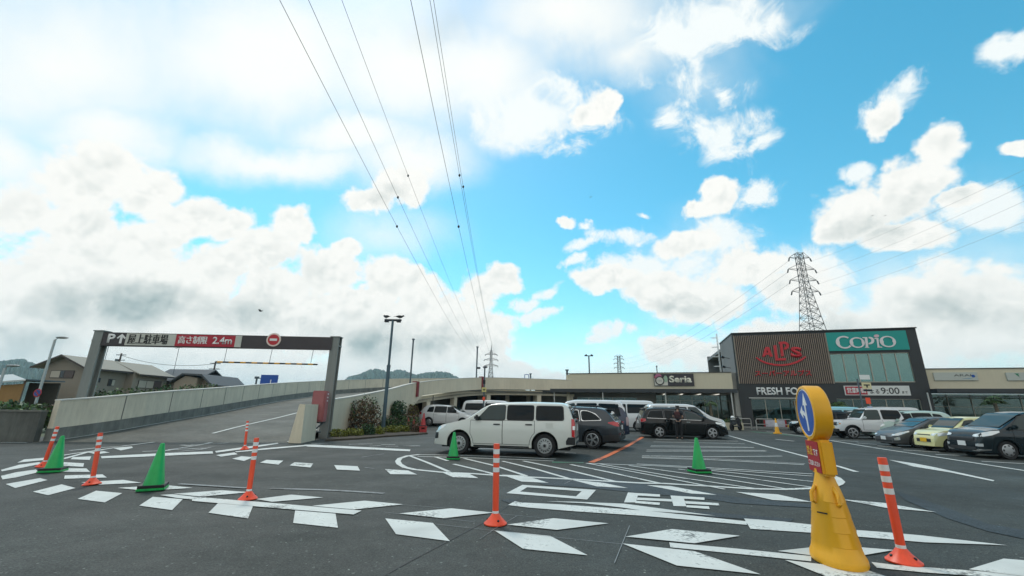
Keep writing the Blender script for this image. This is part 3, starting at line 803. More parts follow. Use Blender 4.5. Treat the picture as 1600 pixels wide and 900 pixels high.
# no-entry disc
dx, dz = gs(428, 531)
Md = Matrix.Translation(g0+gx*dx+gz*dz) @ Matrix((gx, gz, gn)).transposed().to_4x4()
m_ = MB(); m_.lathe([(0, .002), (.30, .002), (.30, .035), (.29, .04), (0, .04)], 28, Md); ne = m_.build('no_entry_sign', mat('sign_rim', (.80, .66, .58), .4), pt)
m_ = MB(); m_.lathe([(0, .041), (.235, .041), (.235, .05), (0, .05)], 28, Md); m_.build('red_disc', mat('sign_red2', (.5, .02, .03), .4), ne)
m_ = MB(); m_.prism([Md @ Vector(v) for v in ((-.15, -.05, .051), (.15, -.05, .051), (.15, .05, .051), (-.15, .05, .051))], gn*.012); m_.build('white_bar', wl_, ne)
# hanging bar
hb = thing('height_bar', 'thin black and amber striped bar hanging on wires below the gate beam', 'height bar', (0, 0, 0))
h0, h1 = A(337, 565.5, 18.6), A(496, 569.5, 19.1)
hd = (h1-h0).normalized()
m_ = MB(); m_.tube([h0, h1], .035, 10); m_.build('bar', MATS['black'], hb)
nst = 9
for k in range(nst):
    a = h0.lerp(h1, (k+.15)/nst); b = h0.lerp(h1, (k+.62)/nst)
    m_ = MB(); m_.tube([a, b], .0375, 10); m_.build('stripe', mat('amber', (.75, .38, .03), .5), hb)
for fr in (.08, .52, .93):
    a = h0.lerp(h1, fr); b = Vector((a.x+.05, a.y-.0, 0)); 
    k = (a-g0).dot(gx); top = g0+gx*(k+.02)
    m_ = MB(); m_.tube([a, Vector((top.x, top.y, top.z))-gn*.1], .010, 6); m_.build('hanger', MATS['pole_grey'], hb)
# maroon control box on its steel bracket
cb = thing('control_box', 'tall faded maroon box on a steel bracket beside the right gate post', 'cabinet', (-8.02, 18.9, 0), R(4))
m_ = MB(); m_.span(-.36, .20, -.42, -.02, .72, 1.98, .03); bx = m_.build('case', mat('maroon_box', (.36, .12, .12), .55, var=.08, dirt=.12), cb)
m_ = MB(); m_.span(-.30, .14, -.445, -.421, .80, 1.90, .008); dr = m_.build('door', mat('maroon_box', (.36, .12, .12)), cb)
for k in range(3): MB().box((.205, -.2, 1.85-k*.14), (.02, .10, .05)).build('sticker', MATS['reflective_white'], cb)
m_ = MB(); m_.tube([(-.30, -.12, .70), (-.30, -.12, .30), (.10, -.12, .66)], .035, 6); m_.tube([(-.34, -.12, .68), (.2, -.12, .68)], .03, 6); m_.tube([(-.30, -.12, .32), (.05, -.05, .30)], .03, 6)
m_.build('bracket', mat('bracket_blue', (.10, .13, .15), .5, .5), cb)
# grey block wall at the far left
bwall = thing('concrete_boundary_wall', 'low dark weathered concrete wall at the left edge of the car park', 'wall')
m_ = MB(); m_.prism([(-26, 14.6, 0), (-16.85, 15.95, 0), (-16.9, 16.2, 0), (-26, 14.85, 0)], (0, 0, 1.02)); m_.build('wall', mat('weathered', (.115, .120, .108), .9, var=.35, vscale=1.2, bump=.3, bscale=14, dirt=.4), bwall)
m_ = MB(); m_.prism([(-26, 14.57, 1.023), (-16.83, 15.92, 1.023), (-16.9, 16.23, 1.023), (-26, 14.88, 1.023)], (0, 0, .06)); m_.build('coping', mat('weathered_cap', (.15, .15, .13), .9, var=.2), bwall)
lm = MB(); stroke(lm, [(-26, 14.25), (-21, 14.98), (-16.7, 15.62)], .10); flat_build('edge_line_marking', lm, white)
# ------------------------------------------------------------------ the shopping complex; s runs along its front, y into it
L0 = A(1143, 522, 38); ZT = L0.z; R0 = G(1430, 513, ZT)
FE = (R0-L0); FE.z = 0; FW = FE.length; FE.normalize(); FA = math.atan2(FE.y, FE.x); FN = Vector((-FE.y, FE.x, 0))   # FN into the building
F0 = Vector((L0.x, L0.y, 0))
def fp(px, py, y=0.0):
    """(s, z) on the plane y of the front"""
    d = ray(px, py); o = F0+FN*y; t = (o-CAM).dot(FN)/d.dot(FN); q = CAM+d*t-F0
    return q.dot(FE), q.z
def fw(s, y, z): return F0+FE*s+FN*y+Vector((0, 0, z))
XE, ZE_ = (1, 0, 0), (0, 0, 1)
dark_wall = mat('charcoal_wall', (.030, .032, .034), .55, var=.12, vscale=.5)
grey_side = mat('grey_side', (.17, .175, .175), .7, var=.08)
cream = mat('cream_panel', (.62, .555, .41), .6, var=.04, vscale=.4, dirt=.06)
mullion = mat('mullion', (.36, .34, .28), .4, .3)
soffit = mat('canopy_dark', (.040, .045, .05), .5, .2, var=.1)
room = mat('room', (.30, .29, .25), .9, var=.1, vscale=.5); shelf_m = mat('goods', (.20, .19, .17), .8, var=.5, vscale=3)
tube_light = mat('ceiling_tube', (.9, .9, .85), .5, emit=((1, .96, .86), .8))
sm = thing('supermarket', 'tall charcoal supermarket block with vertical tan slats and a wide glass front', 'shop', F0, FA)
FWr = FW
mb = MB()
pierced(mb, 0, FW, 0, ZT, 0, .30, [(7.30, 12.80, 3.75, 6.14), (.86, 6.35, 0, 2.40), (7.20, 12.82, .35, 2.46)])
mb.build('front_wall', dark_wall, sm)
mb = MB(); mb.span(0, .25, .301, 6.5, 0, ZT-.02); mb.span(FW-.25, FW, .301, 18, 0, ZT-.02); mb.span(.25, FW-.25, 17.7, 18, 0, ZT-.02); mb.span(.25, FW-.25, .302, 17.7, ZT-.6, ZT-.3)
mb.build('side_wall', grey_side, sm)
mb = MB(); mb.span(-.06, FW+.06, -.10, .25, ZT+.002, ZT+.09); mb.span(-.06, .2, .251, 6.5, ZT+.002, ZT+.09); mb.span(FW-.2, FW+.06, .251, 6.5, ZT+.002, ZT+.09); mb.build('roof_coping', mat('coping_black', (.02, .021, .022), .4, .4), sm)
# slats
mb = MB(); ns = 48
for i in range(ns):
    x = .16+i*(7.0/(ns-1)); mb.span(x-.028, x+.028, -.11, -.004, 3.66, 7.86)
mb.build('slat_screen', mat('tan_slat', (.31, .235, .18), .6, var=.08), sm)
for x in (.08, 7.205): mb = MB(); mb.span(x, x+.03, -.12, -.003, 3.64, 7.88); mb.build('slat_trim', mullion, sm)
# upper window
def window(name, x0, x1, z0, z1, n, glass, parent, yy=.10, frame=.05, transom=None):
    f = MB(); y0, y1 = yy-.05, yy+.05
    f.span(x0, x1, y0, y1, z0, z0+frame); f.span(x0, x1, y0, y1, z1-frame, z1)
    for i in range(n+1):
        x = x0+(x1-x0)*i/n; a = max(x0, x-frame/2); b = min(x1, x+frame/2)
        f.span(a, b, y0-.004, y1+.004, z0+frame, z1-frame)
    if transom: f.span(x0+frame, x1-frame, y0+.003, y1-.003, transom, transom+frame*.8)
    o = f.build(name, mullion, parent)
    for i in range(n):
        xa, xb = x0+(x1-x0)*i/n, x0+(x1-x0)*(i+1)/n
        p = MB(); p.span(xa+frame/2, xb-frame/2, yy-.008, yy+.008, z0+frame, z1-frame); p.build('pane', glass, o)
    return o
window('upper_window', 7.30, 12.80, 3.75, 6.14, 6, MATS['upper_glass'], sm, .12, .07)
window('lower_window', 7.20, 12.82, .35, 2.46, 5, MATS['shop_glass'], sm, .12, .05)
window('entrance_glazing', .86, 6.35, .02, 2.40, 5, MATS['shop_glass'], sm, .14, .05)
mb = MB(); mb.span(.70, 6.5, -.12, .0, 2.42, 2.50); mb.build('entrance_lintel', mat('lintel', (.45, .45, .42), .5), sm)
mb = MB(); mb.span(.3, FW-.3, 6.1, 6.28, 0, ZT-.65); mb.span(.3, FW-.3, .31, 6.09, .003, .02); mb.span(.3, FW-.3, .31, 6.09, 3.05, 3.2); mb.span(.3, FW-.3, .31, 6.09, 6.6, 6.7); mb.build('interior', room, sm)
random.seed(5)
for i in range(7):
    x = 1.2+i*1.75; mb = MB(); mb.span(x, x+1.3, 3.2, 3.9, .021, 1.5+.3*(i % 2)); mb.build('shelf', shelf_m, sm)
for i in range(6):
    x = 1.5+i*2; mb = MB(); mb.span(x, x+.12, 1.0, 5.8, 2.96, 3.02); mb.build('ceiling_light', tube_light, sm)
# hanging lights seen in the upper window
for i in range(3):
    mb = MB(); mb.span(8.1+i*.33, 8.35+i*.33, 2.0, 2.1, 4.55+.1*i, 5.25+.07*i); mb.build('inner_screen', mat('screen_light', (.85, .9, .85), .5, emit=((.85, 1, .92), .9)), sm)
# name signs on the block
def sign(name, label, s, z, y=0.0): return thing(name, label, 'sign', fw(s, y, z), FA)
red_m = mat('sign_letter_red', (.56, .018, .028), .4)
t = sign('shop_sign', 'red arched shop lettering with a red smile line on tan slats', 3.65, 4.2, -.11)
def ptl(px, py): a, b = fp(px, py, -.11); return a-3.65, b-4.2
def word(s, x0, y0, x1, y1, m, t_, rot=0, bold=.03, d=.07, f=ptl, nm='lettering'):
    a, b = f(x0, y1); c, e = f(x1, y0)
    cr, sr = math.cos(R(rot)), math.sin(R(rot))
    return text(nm, s, m, t_, (a, -.002, b), (cr, 0, sr), (-sr, 0, cr), c-a, e-b, d, bold)
z_ = lambda x, y: (1140+x/7.5, 500+y/7.5)
def rlet(polys):
    m_ = MB()
    for k, q in enumerate(polys): m_.prism([(ptl(*z_(x, y))[0], -.003-.002*k, ptl(*z_(x, y))[1]) for x, y in q], (0, -.07, 0))
    m_.build('lettering', red_m, t)
rlet([[(380, 432), (416, 318), (446, 316), (438, 350), (414, 430)], [(446, 316), (462, 320), (505, 428), (470, 432), (438, 350)], [(405, 410), (412, 385), (462, 382), (472, 408)]])
rlet([[(510, 298), (545, 294), (566, 478), (536, 478)], [(545, 450), (656, 446), (658, 474), (548, 478)]])
bo = [(632+62*math.cos(R(a)), 302-50*math.sin(R(a))) for a in range(110, -100, -15)]; bi = [(632+28*math.cos(R(a)), 302-22*math.sin(R(a))) for a in range(110, -100, -15)]
rlet([[(572, 258), (640, 252), (640, 278), (574, 284)], [(582, 258), (614, 256), (634, 424), (602, 428)]]+[[bo[i], bo[i+1], bi[i+1], bi[i]] for i in range(len(bo)-1)])
word('S', *z_(714, 308), *z_(826, 434), red_m, t, -6, .045)
arc = [(310, 440), (360, 475), (430, 505), (520, 525), (610, 530), (700, 520), (780, 495), (840, 465), (890, 430)]
m_ = MB(); r0_ = []
pp = [Vector((*ptl(*z_(x, y)), 0)) for x, y in arc]
for i, p in enumerate(pp):
    d = (pp[min(i+1, len(pp)-1)]-pp[max(i-1, 0)]).normalized(); n = Vector((-d.y, d.x, 0))*(.075 if 0 < i < len(pp)-1 else .05)
    r0_.append((p-n, p+n))
outl = [a for a, b in r0_]+[b for a, b in reversed(r0_)]
m_.prism([(q.x, -.003, q.y) for q in outl], (0, -.07, 0)); m_.build('smile_line', red_m, t)
t = sign('shop_sign', 'small red Japanese lettering on tan slats below the arched shop name', 3.65, 4.2, -.11)
word('スーパーアルプス', *z_(300, 585), *z_(950, 660), red_m, t, 0, .015)
t = sign('shop_sign', 'white capital FRESH FOODS lettering on the charcoal wall above the entrance', 3.65, 2.5, 0)
def ptl2(px, py): a, b = fp(px, py, 0); return a-3.65, b-2.5
word('FRESH FOODS', 1183, 605.3, 1278, 617, wl_, t, 0, .025, .06, ptl2)
t = sign('shop_sign', 'wide teal sign board with white raised lettering at the top right', 10, 6.3, 0)
m_ = MB(); m_.span(7.25-10, 12.88-10, -.09, -.003, .03, 1.60, .01); m_.build('board', mat('teal', (.0, .31, .27), .4), t)
def ptl3(px, py): a, b = fp(px, py, -.09); return a-10, b-6.3
z5 = lambda x, y: (1280+x/7.5, 500+y/7.5)
pinkw = mat('letter_pale', (.78, .72, .72), .4)
def shade(s, x0, y0, x1, y1, b=.03):
    word(s, *z5(x0, y0), *z5(x1, y1), pinkw, t, 0, b, .06, lambda px, py: (ptl3(px, py)[0], ptl3(px, py)[1]))
def brush_ring(x0, y0, x1, y1, gap=None, thick=.17, thin=.10):
    """a round letter drawn with a broad pen: heavy left and right, light top and bottom"""
    a, b = ptl3(*z5(x0, y1)); c, d = ptl3(*z5(x1, y0)); cx, cz, rx, rz = (a+c)/2, (b+d)/2, (c-a)/2, (d-b)/2
    m_ = MB(); rows_o, rows_i = [], []
    a0, a1 = (0, 2*PI) if gap is None else gap
    n = 36
    for i in range(n+1):
        u = a0+(a1-a0)*i/n
        wx = thick+(thin-thick)*abs(math.sin(u))
        rows_o.append((cx+rx*math.cos(u), cz+rz*math.sin(u))); rows_i.append((cx+(rx-wx)*math.cos(u)+.02, cz+(rz-thin)*math.sin(u)))
    for i in range(n):
        q = [rows_o[i], rows_o[i+1], rows_i[i+1], rows_i[i]]
        m_.prism([(x, -.093, z) for x, z in q], (0, -.05, 0))
    m_.build('lettering', pinkw, t)
brush_ring(208, 185, 372, 338, (R(48), R(322)), .26, .12); brush_ring(368, 200, 517, 330, None, .24, .10); brush_ring(722, 185, 880, 322, None, .25, .10)
def slab(pts): 
    m_ = MB(); m_.prism([(*[ptl3(*z5(x, y))[0]], -.093, ptl3(*z5(x, y))[1]) for x, y in pts], (0, -.05, 0)); return m_
sp = slab([(505, 202), (560, 202), (572, 318), (590, 326), (530, 326), (545, 315), (532, 215), (508, 214)])
a_, b_ = [], []
for i in range(17):
    u = R(100-200*i/16); a_.append((585+58*math.cos(u), 242-44*math.sin(u))); b_.append((583+26*math.cos(u), 242-26*math.sin(u)))
for i in range(16): sp.prism([(ptl3(*z5(*q))[0], -.094, ptl3(*z5(*q))[1]) for q in (a_[i], a_[i+1], b_[i+1], b_[i])], (0, -.05, 0))
sp.build('lettering', pinkw, t)
slab([(645, 212), (690, 212), (702, 312), (735, 316), (735, 324), (678, 324), (682, 312), (668, 226), (645, 222)]).build('lettering', pinkw, t)
c_ = [(668+30*math.cos(2*PI*i/16), 188+18*math.sin(2*PI*i/16)) for i in range(16)]
slab(c_).build('letter_dot', mat('letter_pink', (.75, .5, .55), .4), t)
t = sign('shop_sign', 'white opening hours board with a red block at its left end', 10, 2.7, 0)
m_ = MB(); m_.span(-2.17, 2.25, -.08, -.003, .02, .78, .01); m_.build('board', mat('board_white', (.68, .68, .65), .4), t)
m_ = MB(); m_.span(-2.10, -.62, -.088, -.081, .08, .72); m_.build('red_block', MATS['sign_red'], t)
text('lettering', '営業時間', wl_, t, (-1.98, -.089, .20), XE, ZE_, 1.26, .42, .01, 0, 0, .012)
text('lettering', 'よる', bl_, t, (-.42, -.082, .16), XE, ZE_, .62, .34, .01, .01)
text('lettering', '9:00', bl_, t, (.32, -.082, .14), XE, ZE_, 1.22, .50, .01, .006)
text('lettering', 'まで', bl_, t, (1.70, -.082, .18), XE, ZE_, .36, .19, .01, .006)

# left wing
lw = thing('shop_wing', 'long low cream shop wing with dark canopy left of the charcoal block', 'shop', F0, FA)
S0, S1 = -14.85, -.42
zt = 4.62
mb = MB(); mb.span(S0, S1, 0, .3, 3.20, zt); mb.span(S0-.3, S0-.001, .12, 14, 0+2.0, zt-.06); mb.build('fascia', cream, lw)
mb = MB(); mb.span(S0-.32, S1, -.05, .35, zt+.002, zt+.07); mb.build('coping', mat('coping_brown', (.07, .065, .055), .5), lw)
mb = MB(); mb.span(S1, -.01, .5, 8, 0, zt+.05); mb.span(-.40, -.012, .1, .499, 0, 3.1); mb.build('pier', mat('pier', (.33, .32, .29), .8, var=.1), lw)
mb = MB(); mb.span(S0-3.2, S1+.15, -1.05, 0-.003, 2.86, 3.17); mb.span(S0-3.2, S1+.15, -.0029, 3.0, 2.92, 3.15); mb.build('canopy', soffit, lw)
for i in range(12):
    x = S0-2.2+i*1.4; mb = MB(); mb.span(x, x+.9, -.8, -.72, 2.84, 2.859); mb.build('canopy_light', mat('light_strip', (.55, .54, .5), .5), lw)
for px in (866, 942, 1040, 1143):
    s_ = fp(px, 620, -.9)[0]; mb = MB(); mb.tube([(s_, -.9, 0), (s_, -.9, 2.86)], .055, 10); mb.build('post', mat('post_pale', (.50, .50, .47), .5, .2), lw)
mb = MB(); mb.span(S0-3.2, -6.9, 2.0, 2.2, 0, 2.92); mb.build('shop_wall', mat('shop_wall', (.26, .25, .22), .7, var=.12, vscale=.6, dirt=.1), lw)
window('shop_window', -14.4, -8.6, .2, 2.5, 5, MATS['shop_glass'], lw, 1.93, .05)
window('shop_window', -6.85, -.5, .05, 2.75, 6, MATS['shop_glass'], lw, 2.0, .05, 2.2)
mb = MB(); mb.span(-6.9, -.45, 9, 9.2, 0, 3.0); mb.span(-6.9, -.45, 2.2, 9, .003, .02); mb.span(-6.95, -6.75, 2.2, 9, .02, 2.9); mb.span(-6.9, -.45, 2.2, 9, 2.92, 3.0); mb.build('interior', room, lw)
for i in range(4):
    mb = MB(); mb.box((-6+i*1.6, 5, 2.85), (.12, 4.5, .05)); mb.build('ceiling_light', tube_light, lw)
for i in range(4):
    mb = MB(); mb.span(-6.4+i*1.6, -5.2+i*1.6, 4.2, 4.8, .02, 1.5); mb.build('shelf', shelf_m, lw)
text('lettering', 'Seria', bl_, lw, (-5.35, 1.96, 1.75), XE, ZE_, .95, .28, .01, .02)
# sign of the left wing
t = sign('shop_sign', 'dark board with cream lettering and a round emblem on cream wall', -5.3, 3.48, 0)
a, b = fp(1022.5, 603); c, d = fp(1083, 584)
m_ = MB(); m_.span(a+5.3, c+5.3, -.14, -.003, b-3.48, d-3.48); m_.build('board', mat('board_dark', (.045, .04, .045), .5), t)
W_ = c-a; H_ = d-b; x0 = a+5.3; z0 = b-3.48
def disc(nm, cx, cz, r, m, y0, y1, sx=1.0):
    mm = Matrix.Translation((x0+cx, 0, z0+cz)) @ Matrix.Rotation(R(90), 4, 'X')
    m_ = MB(); m_.lathe([(0, -y0), (r, -y0), (r, -y1), (0, -y1)], 28, mm, sx=sx); return m_.build(nm, m, t)
m_ = MB(); m_.span(x0+.04, x0+1.18, -.146, -.141, z0+.04, z0+H_-.35); m_.build('emblem_ground', mat('board_cream', (.62, .60, .52), .5), t)
pk = mat('emblem_pink', (.45, .14, .24), .5); gnm = mat('emblem_green', (.34, .47, .34), .5)
disc('emblem_petal', .40, .87, .22, pk, -.16, -.147, 1.3); disc('emblem_petal', .20, .78, .17, mat('emblem_red', (.36, .09, .11), .5), -.158, -.1475); disc('emblem_petal', 1.02, .62, .30, gnm, -.157, -.148, .55)
disc('emblem_ring', .50, .46, .40, bl_, -.176, -.162); disc('emblem_face', .50, .46, .31, mat('board_cream', (.62, .60, .52), .5), -.19, -.177)
text('lettering', '100', mat('grey_print', (.3, .3, .28), .6), t, (x0+.33, -.191, z0+.38), XE, ZE_, .34, .16, .004, .01)
crm = mat('letter_cream', (.80, .76, .62), .5)
text('lettering', 'Seria', crm, t, (x0+1.32, -.142, z0+.28), XE, ZE_, W_-1.50, .62, .02, .035)
# right wing
rw = thing('shop_wing', 'long low cream shop wing with dark glass front right of the charcoal block', 'shop', F0, FA)
S2, S3 = FW+.02, 48
mb = MB(); mb.span(S2, S3, .35, .65, 3.25, 4.78); mb.build('fascia', cream, rw)
mb = MB(); mb.span(S2, S3, .30, .72, 4.782, 4.85); mb.build('coping', mat('coping_brown', (.07, .065, .055), .5), rw)
mb = MB(); mb.span(S2, S3, -.75, .349, 2.93, 3.23); mb.span(S2, S3, .35, 3.0, 2.98, 3.2); mb.span(S2, S3, -.70, -.60, 2.62, 2.70); mb.build('canopy', soffit, rw)
mb = MB()
s_ = fp(1455, 640, -.6)[0]
mb.tube([(s_, -.62, 0), (s_, -.62, 2.93)], .05, 8); mb.build('post', MATS['post_pale'], rw)
window('shop_window', S2+.2, 26.0, .1, 2.9, 8, MATS['shop_glass'], rw, 1.6, .05, 1.9)
mb = MB(); mb.span(26.0, S3, 1.5, 1.7, 0, 2.98); mb.build('shop_wall', mat('shop_wall_dark', (.07, .07, .065), .7, var=.2), rw)
mb = MB(); mb.span(S2, 26, 6.5, 6.7, 0, 3.0); mb.span(S2, 26, 1.8, 6.5, .003, .02); mb.build('interior', mat('room_dark', (.10, .095, .085), .9, var=.3), rw)
for i in range(6):
    mb = MB(); mb.span(S2+.6+i*2, S2+1.9+i*2, 3.2, 3.7, .02, 1.4+.2*(i % 3)); mb.build('shelf', shelf_m, rw)
board = mat('board_pale', (.48, .50, .45), .4)
t = sign('shop_sign', 'pale narrow board with thin dark lettering and blue dots on right wing', 15, 3.7, .35)
def ptl4(px, py, o=15): a, b = fp(px, py, .25); return a-o, b-3.7
a, b = ptl4(1461, 594.5); c, d = ptl4(1526, 581.5)
m_ = MB(); m_.span(a, c, -.10, -.003, b, d, .008); m_.build('board', board, t)
thin = mat('letter_grey', (.16, .17, .15), .6)
text('lettering', 'HAIR SALON', thin, t, (a+(c-a)*.10, -.102, b+(d-b)*.55), XE, ZE_, (c-a)*.33, (d-b)*.13, .006, 0) if 0 else None
text('lettering', 'ARAI', thin, t, (a+(c-a)*.46, -.102, b+(d-b)*.50), XE, ZE_, (c-a)*.40, (d-b)*.28, .006, .01)
m_ = MB(); m_.lathe([(0, 0), (.11, 0), (.11, .01), (0, .01)], 16, Matrix.Translation((a+(c-a)*.90, -.102, b+(d-b)*.52)) @ Matrix.Rotation(R(90), 4, 'X')); m_.build('blue_dot', MATS['sign_blue'], t)
m_ = MB(); m_.prism([(a+(c-a)*x, -.102, b+(d-b)*z) for x, z in ((.62, .24), (.80, .20), (.90, .33), (.80, .28))], (0, -.01, 0)); m_.build('blue_swash', mat('swash', (.2, .36, .5), .5), t)
t = sign('shop_sign', 'pale board with a green leaf mark at the right edge', 20, 3.7, .35)
a, b = ptl4(1575, 594.5, 20); c, d = ptl4(1650, 581.5, 20)
m_ = MB(); m_.span(a, c, -.10, -.003, b, d, .008); m_.build('board', board, t)
m_ = MB(); m_.prism([(a+x, -.102, b+z) for x, z in ((.50, .52), (.66, .34), (.76, .20), (.70, .36), (.80, .40), (.68, .44), (.78, .52))], (0, -.01, 0)); m_.build('leaf_mark', mat('mark_green', (.03, .22, .12), .5), t)
m_ = MB(); m_.lathe([(0, 0), (.10, 0), (.10, .01), (0, .01)], 16, Matrix.Translation((a+1.15, -.102, b+.38)) @ Matrix.Rotation(R(90), 4, 'X')); m_.build('brown_mark', mat('mark_brown', (.12, .09, .05), .5), t)
# low parapet of the roof deck between ramp and wing
dp = thing('roof_parapet', 'cream parapet of the roof car park joining ramp and left wing', 'wall')
m_ = MB(); p0 = inn_top[-1]; p1 = fw(S0-.25, .4, 0)
m_.prism([(p0.x, p0.y-.1, 2.95), (p1.x, p1.y, 2.95), (p1.x, p1.y, 4.05), (p0.x, p0.y-.1, 4.05)], (.05, .25, 0)); m_.build('panel', cream, dp)
# pavement along the fronts
pv = MB(); c4 = [fw(-18, -1.6, 0), fw(50, -1.6, 0), fw(50, 2.4, 0), fw(-18, 2.4, 0)]
pv.prism([(q.x, q.y, .006) for q in c4], (0, 0, .10)); struct('pavement', pv, mat('paving', (.24, .235, .215), .85, var=.15, vscale=2))
# ladder cage on the left side of the block
lc = thing('roof_ladder', 'thin white caged steel ladder on the left side of the charcoal block', 'ladder', fw(-.05, 5.2, 0), FA)
m_ = MB()
for y in (-.25, .25): m_.tube([(-.35, y, 4.5), (-.35, y, ZT+.9)], .03, 6)
m_.build('rail', MATS['white_plastic'], lc)
m_ = MB()
for k in range(14):
    z = 4.7+k*.32; m_.tube([(-.35, -.25, z), (-.35, .25, z)], .018, 5)
    if k % 3 == 0: m_.tube([(-.35, -.25, z), (-.75, -.3, z), (-.95, 0, z), (-.75, .3, z), (-.35, .25, z)], .022, 5)
m_.build('cage', MATS['white_plastic'], lc)
fd_ = thing('floodlight', 'dark floodlights on arms at the left side of the charcoal block', 'lamp', fw(-.02, 2.2, 5.2), FA)
for z in (0, .9):
    m_ = MB(); m_.tube([(0, 0, z), (-.5, -.1, z+.1)], .025, 6); m_.box((-.6, -.12, z+.12), (.26, .2, .16), .3, .5); m_.build('lamp', MATS['dark_metal'], fd_)
# ------------------------------------------------------------------ vehicles: +x is forward, z up, origin on the ground
MATS.pop('car_glass', None); MATS.pop('car_glass_dark', None)
mat('car_glass', (.028, .046, .046), .03, spec=.40); mat('car_glass_dark', (.005, .009, .011), .04, spec=.22)
mat('trim_black', (.02, .022, .024), .55); mat('underbody', (.012, .012, .013), .8); mat('seal', (.02, .02, .02), .6)
def interp(pts, x):
    if x <= pts[0][0]: return pts[0][1]
    for a, b in zip(pts, pts[1:]):
        if x <= b[0]:
            return a[1]+(b[1]-a[1])*(x-a[0])/max(1e-9, b[0]-a[0])
    return pts[-1][1]
class Shell:
    def __init__(s, sp):
        s.sp = sp; s.L = sp['L']; s.W = sp['W']
        s.x0, s.x1 = sp['top'][0][0], sp['top'][-1][0]
        s.tumble = sp.get('tumble', .30); s.sill = sp.get('sill', .22)
        s.kf, s.kr = sp.get('kf', .24), sp.get('kr', .12); s.lf, s.lr = sp.get('lf', .75), sp.get('lr', .5)
    def ztop(s, x):
        h = s.sp.get('soft', .07)
        return sum(interp(s.sp['top'], x+h*k) for k in (-1, -.5, 0, .5, 1))/5 if s.x0+h < x < s.x1-h else interp(s.sp['top'], x)
    def belt(s, x): return min(interp(s.sp['belt'], x), s.ztop(x)-.035)
    def half(s, x):
        w_ = s.W/2
        if x > s.x1-s.lf: w_ *= 1-s.kf*((x-(s.x1-s.lf))/s.lf)**2.4
        if x < s.x0+s.lr: w_ *= 1-s.kr*(((s.x0+s.lr)-x)/s.lr)**2.4
        return w_
    def zlow(s, x):
        z = s.sill+interp(s.sp.get('under', [(s.x0, .12), (s.x0+.5, 0), (s.x1-.6, 0), (s.x1, .02)]), x)
        for xw in (s.sp['xr'], s.sp['xf']):
            ra = s.sp['rw']*s.sp.get('arch', 1.16)
            if abs(x-xw) < ra: z = max(z, s.sp['rw']+math.sqrt(ra*ra-(x-xw)**2))
        return z
    def side(s, x, z):
        """half width of the body at (x, z)"""
        w_ = s.half(x); b = s.belt(x); zm = s.sill+(b-s.sill)*.62
        if z <= b:
            t = (z-zm)/(b-s.sill)
            y = w_*(1-(.16 if z < zm else .30)*t*t)
            cr = s.sp.get('crease')
            if cr: y += .012*math.exp(-((z-cr)/.05)**2)
            return y
        t = (b-zm)/(b-s.sill); yb = w_*(1-.30*t*t)
        return max(.05, yb-s.tumble*(z-b)-.25*(z-b)**2*s.sp.get('curve', 1))
    def ring(s, x):
        zl = s.zlow(x); b = s.belt(x); zt = s.ztop(x)
        zl = min(zl, b-.03)
        rc = min(s.sp.get('rc', .13), (zt-b)*.6)
        zr = zt-rc
        p = [(s.side(x, zl)-.03, zl)]
        for i in range(1, 9):
            z = zl+.012+(b-zl-.012)*(i-1)/7; p.append((s.side(x, z), z))
        for i in range(1, 5):
            z = b+(zr-b)*i/4; p.append((s.side(x, z), z))
        yc = s.side(x, zr); crown = s.sp.get('crown', .025)
        rw = min(rc*1.25, yc*.5)
        for i in range(1, 6):
            a = PI/2*i/5; p.append((yc-rw*(1-math.cos(a)), zr+(rc-crown*(yc-rw)/max(.3, yc))*math.sin(a)))
        ye, ze = p[-1]
        for i in range(1, 4):
            y = ye*(1-i/3); p.append((y, ze+(zt-ze)*(1-(y/ye)**2)))
        return p
    def xs(s):
        out_ = set()
        n = 58
        for i in range(n+1): out_.add(round(s.x0+(s.x1-s.x0)*i/n, 4))
        for e in (.012, .03, .06, .10, .15): out_.add(round(s.x0+e, 4)); out_.add(round(s.x1-e, 4))
        for xw in (s.sp['xr'], s.sp['xf']):
            ra = s.sp['rw']*s.sp.get('arch', 1.16)
            for k in range(21):
                out_.add(round(xw-ra*math.cos(PI*k/20), 4))
            out_.add(round(xw-ra-.004, 4)); out_.add(round(xw+ra+.004, 4))
        return sorted(out_)
    def end_x(s, z, front):
        """where the end of the body is at height z"""
        rng = [s.x0+(s.x1-s.x0)*i/400 for i in range(401)]
        if front:
            for x in reversed(rng):
                if s.ztop(x) >= z: return x
        else:
            for x in rng:
                if s.ztop(x) >= z: return x
        return 0
    def pt(s, kind, v, z, side, eps, front=True):
        if kind == 'x':
            return Vector((v, side*(s.side(v, z)+eps), z))
        xe = s.end_x(z, front)
        return Vector((xe+(eps if front else -eps), v*side, z))
def body_mesh(s):
    mb = MB(); xs = s.xs()
    L_ = [[Vector((x, y, z)) for y, z in s.ring(x)] for x in xs]
    full = [[Vector((p.x, -p.y, p.z)) for p in r]+[p for p in reversed(r[:-1])] for r in L_]
    vs = [[mb.b.verts.new(p) for p in r] for r in full]
    for i in range(len(vs)-1):
        for j in range(len(vs[i])-1):
            mb.b.faces.new((vs[i][j], vs[i+1][j], vs[i+1][j+1], vs[i][j+1]))
    mb.b.faces.new(vs[0]); mb.b.faces.new(vs[-1][::-1])
    bmesh.ops.triangulate(mb.b, faces=[f for f in mb.b.faces if len(f.verts) > 4])
    return mb
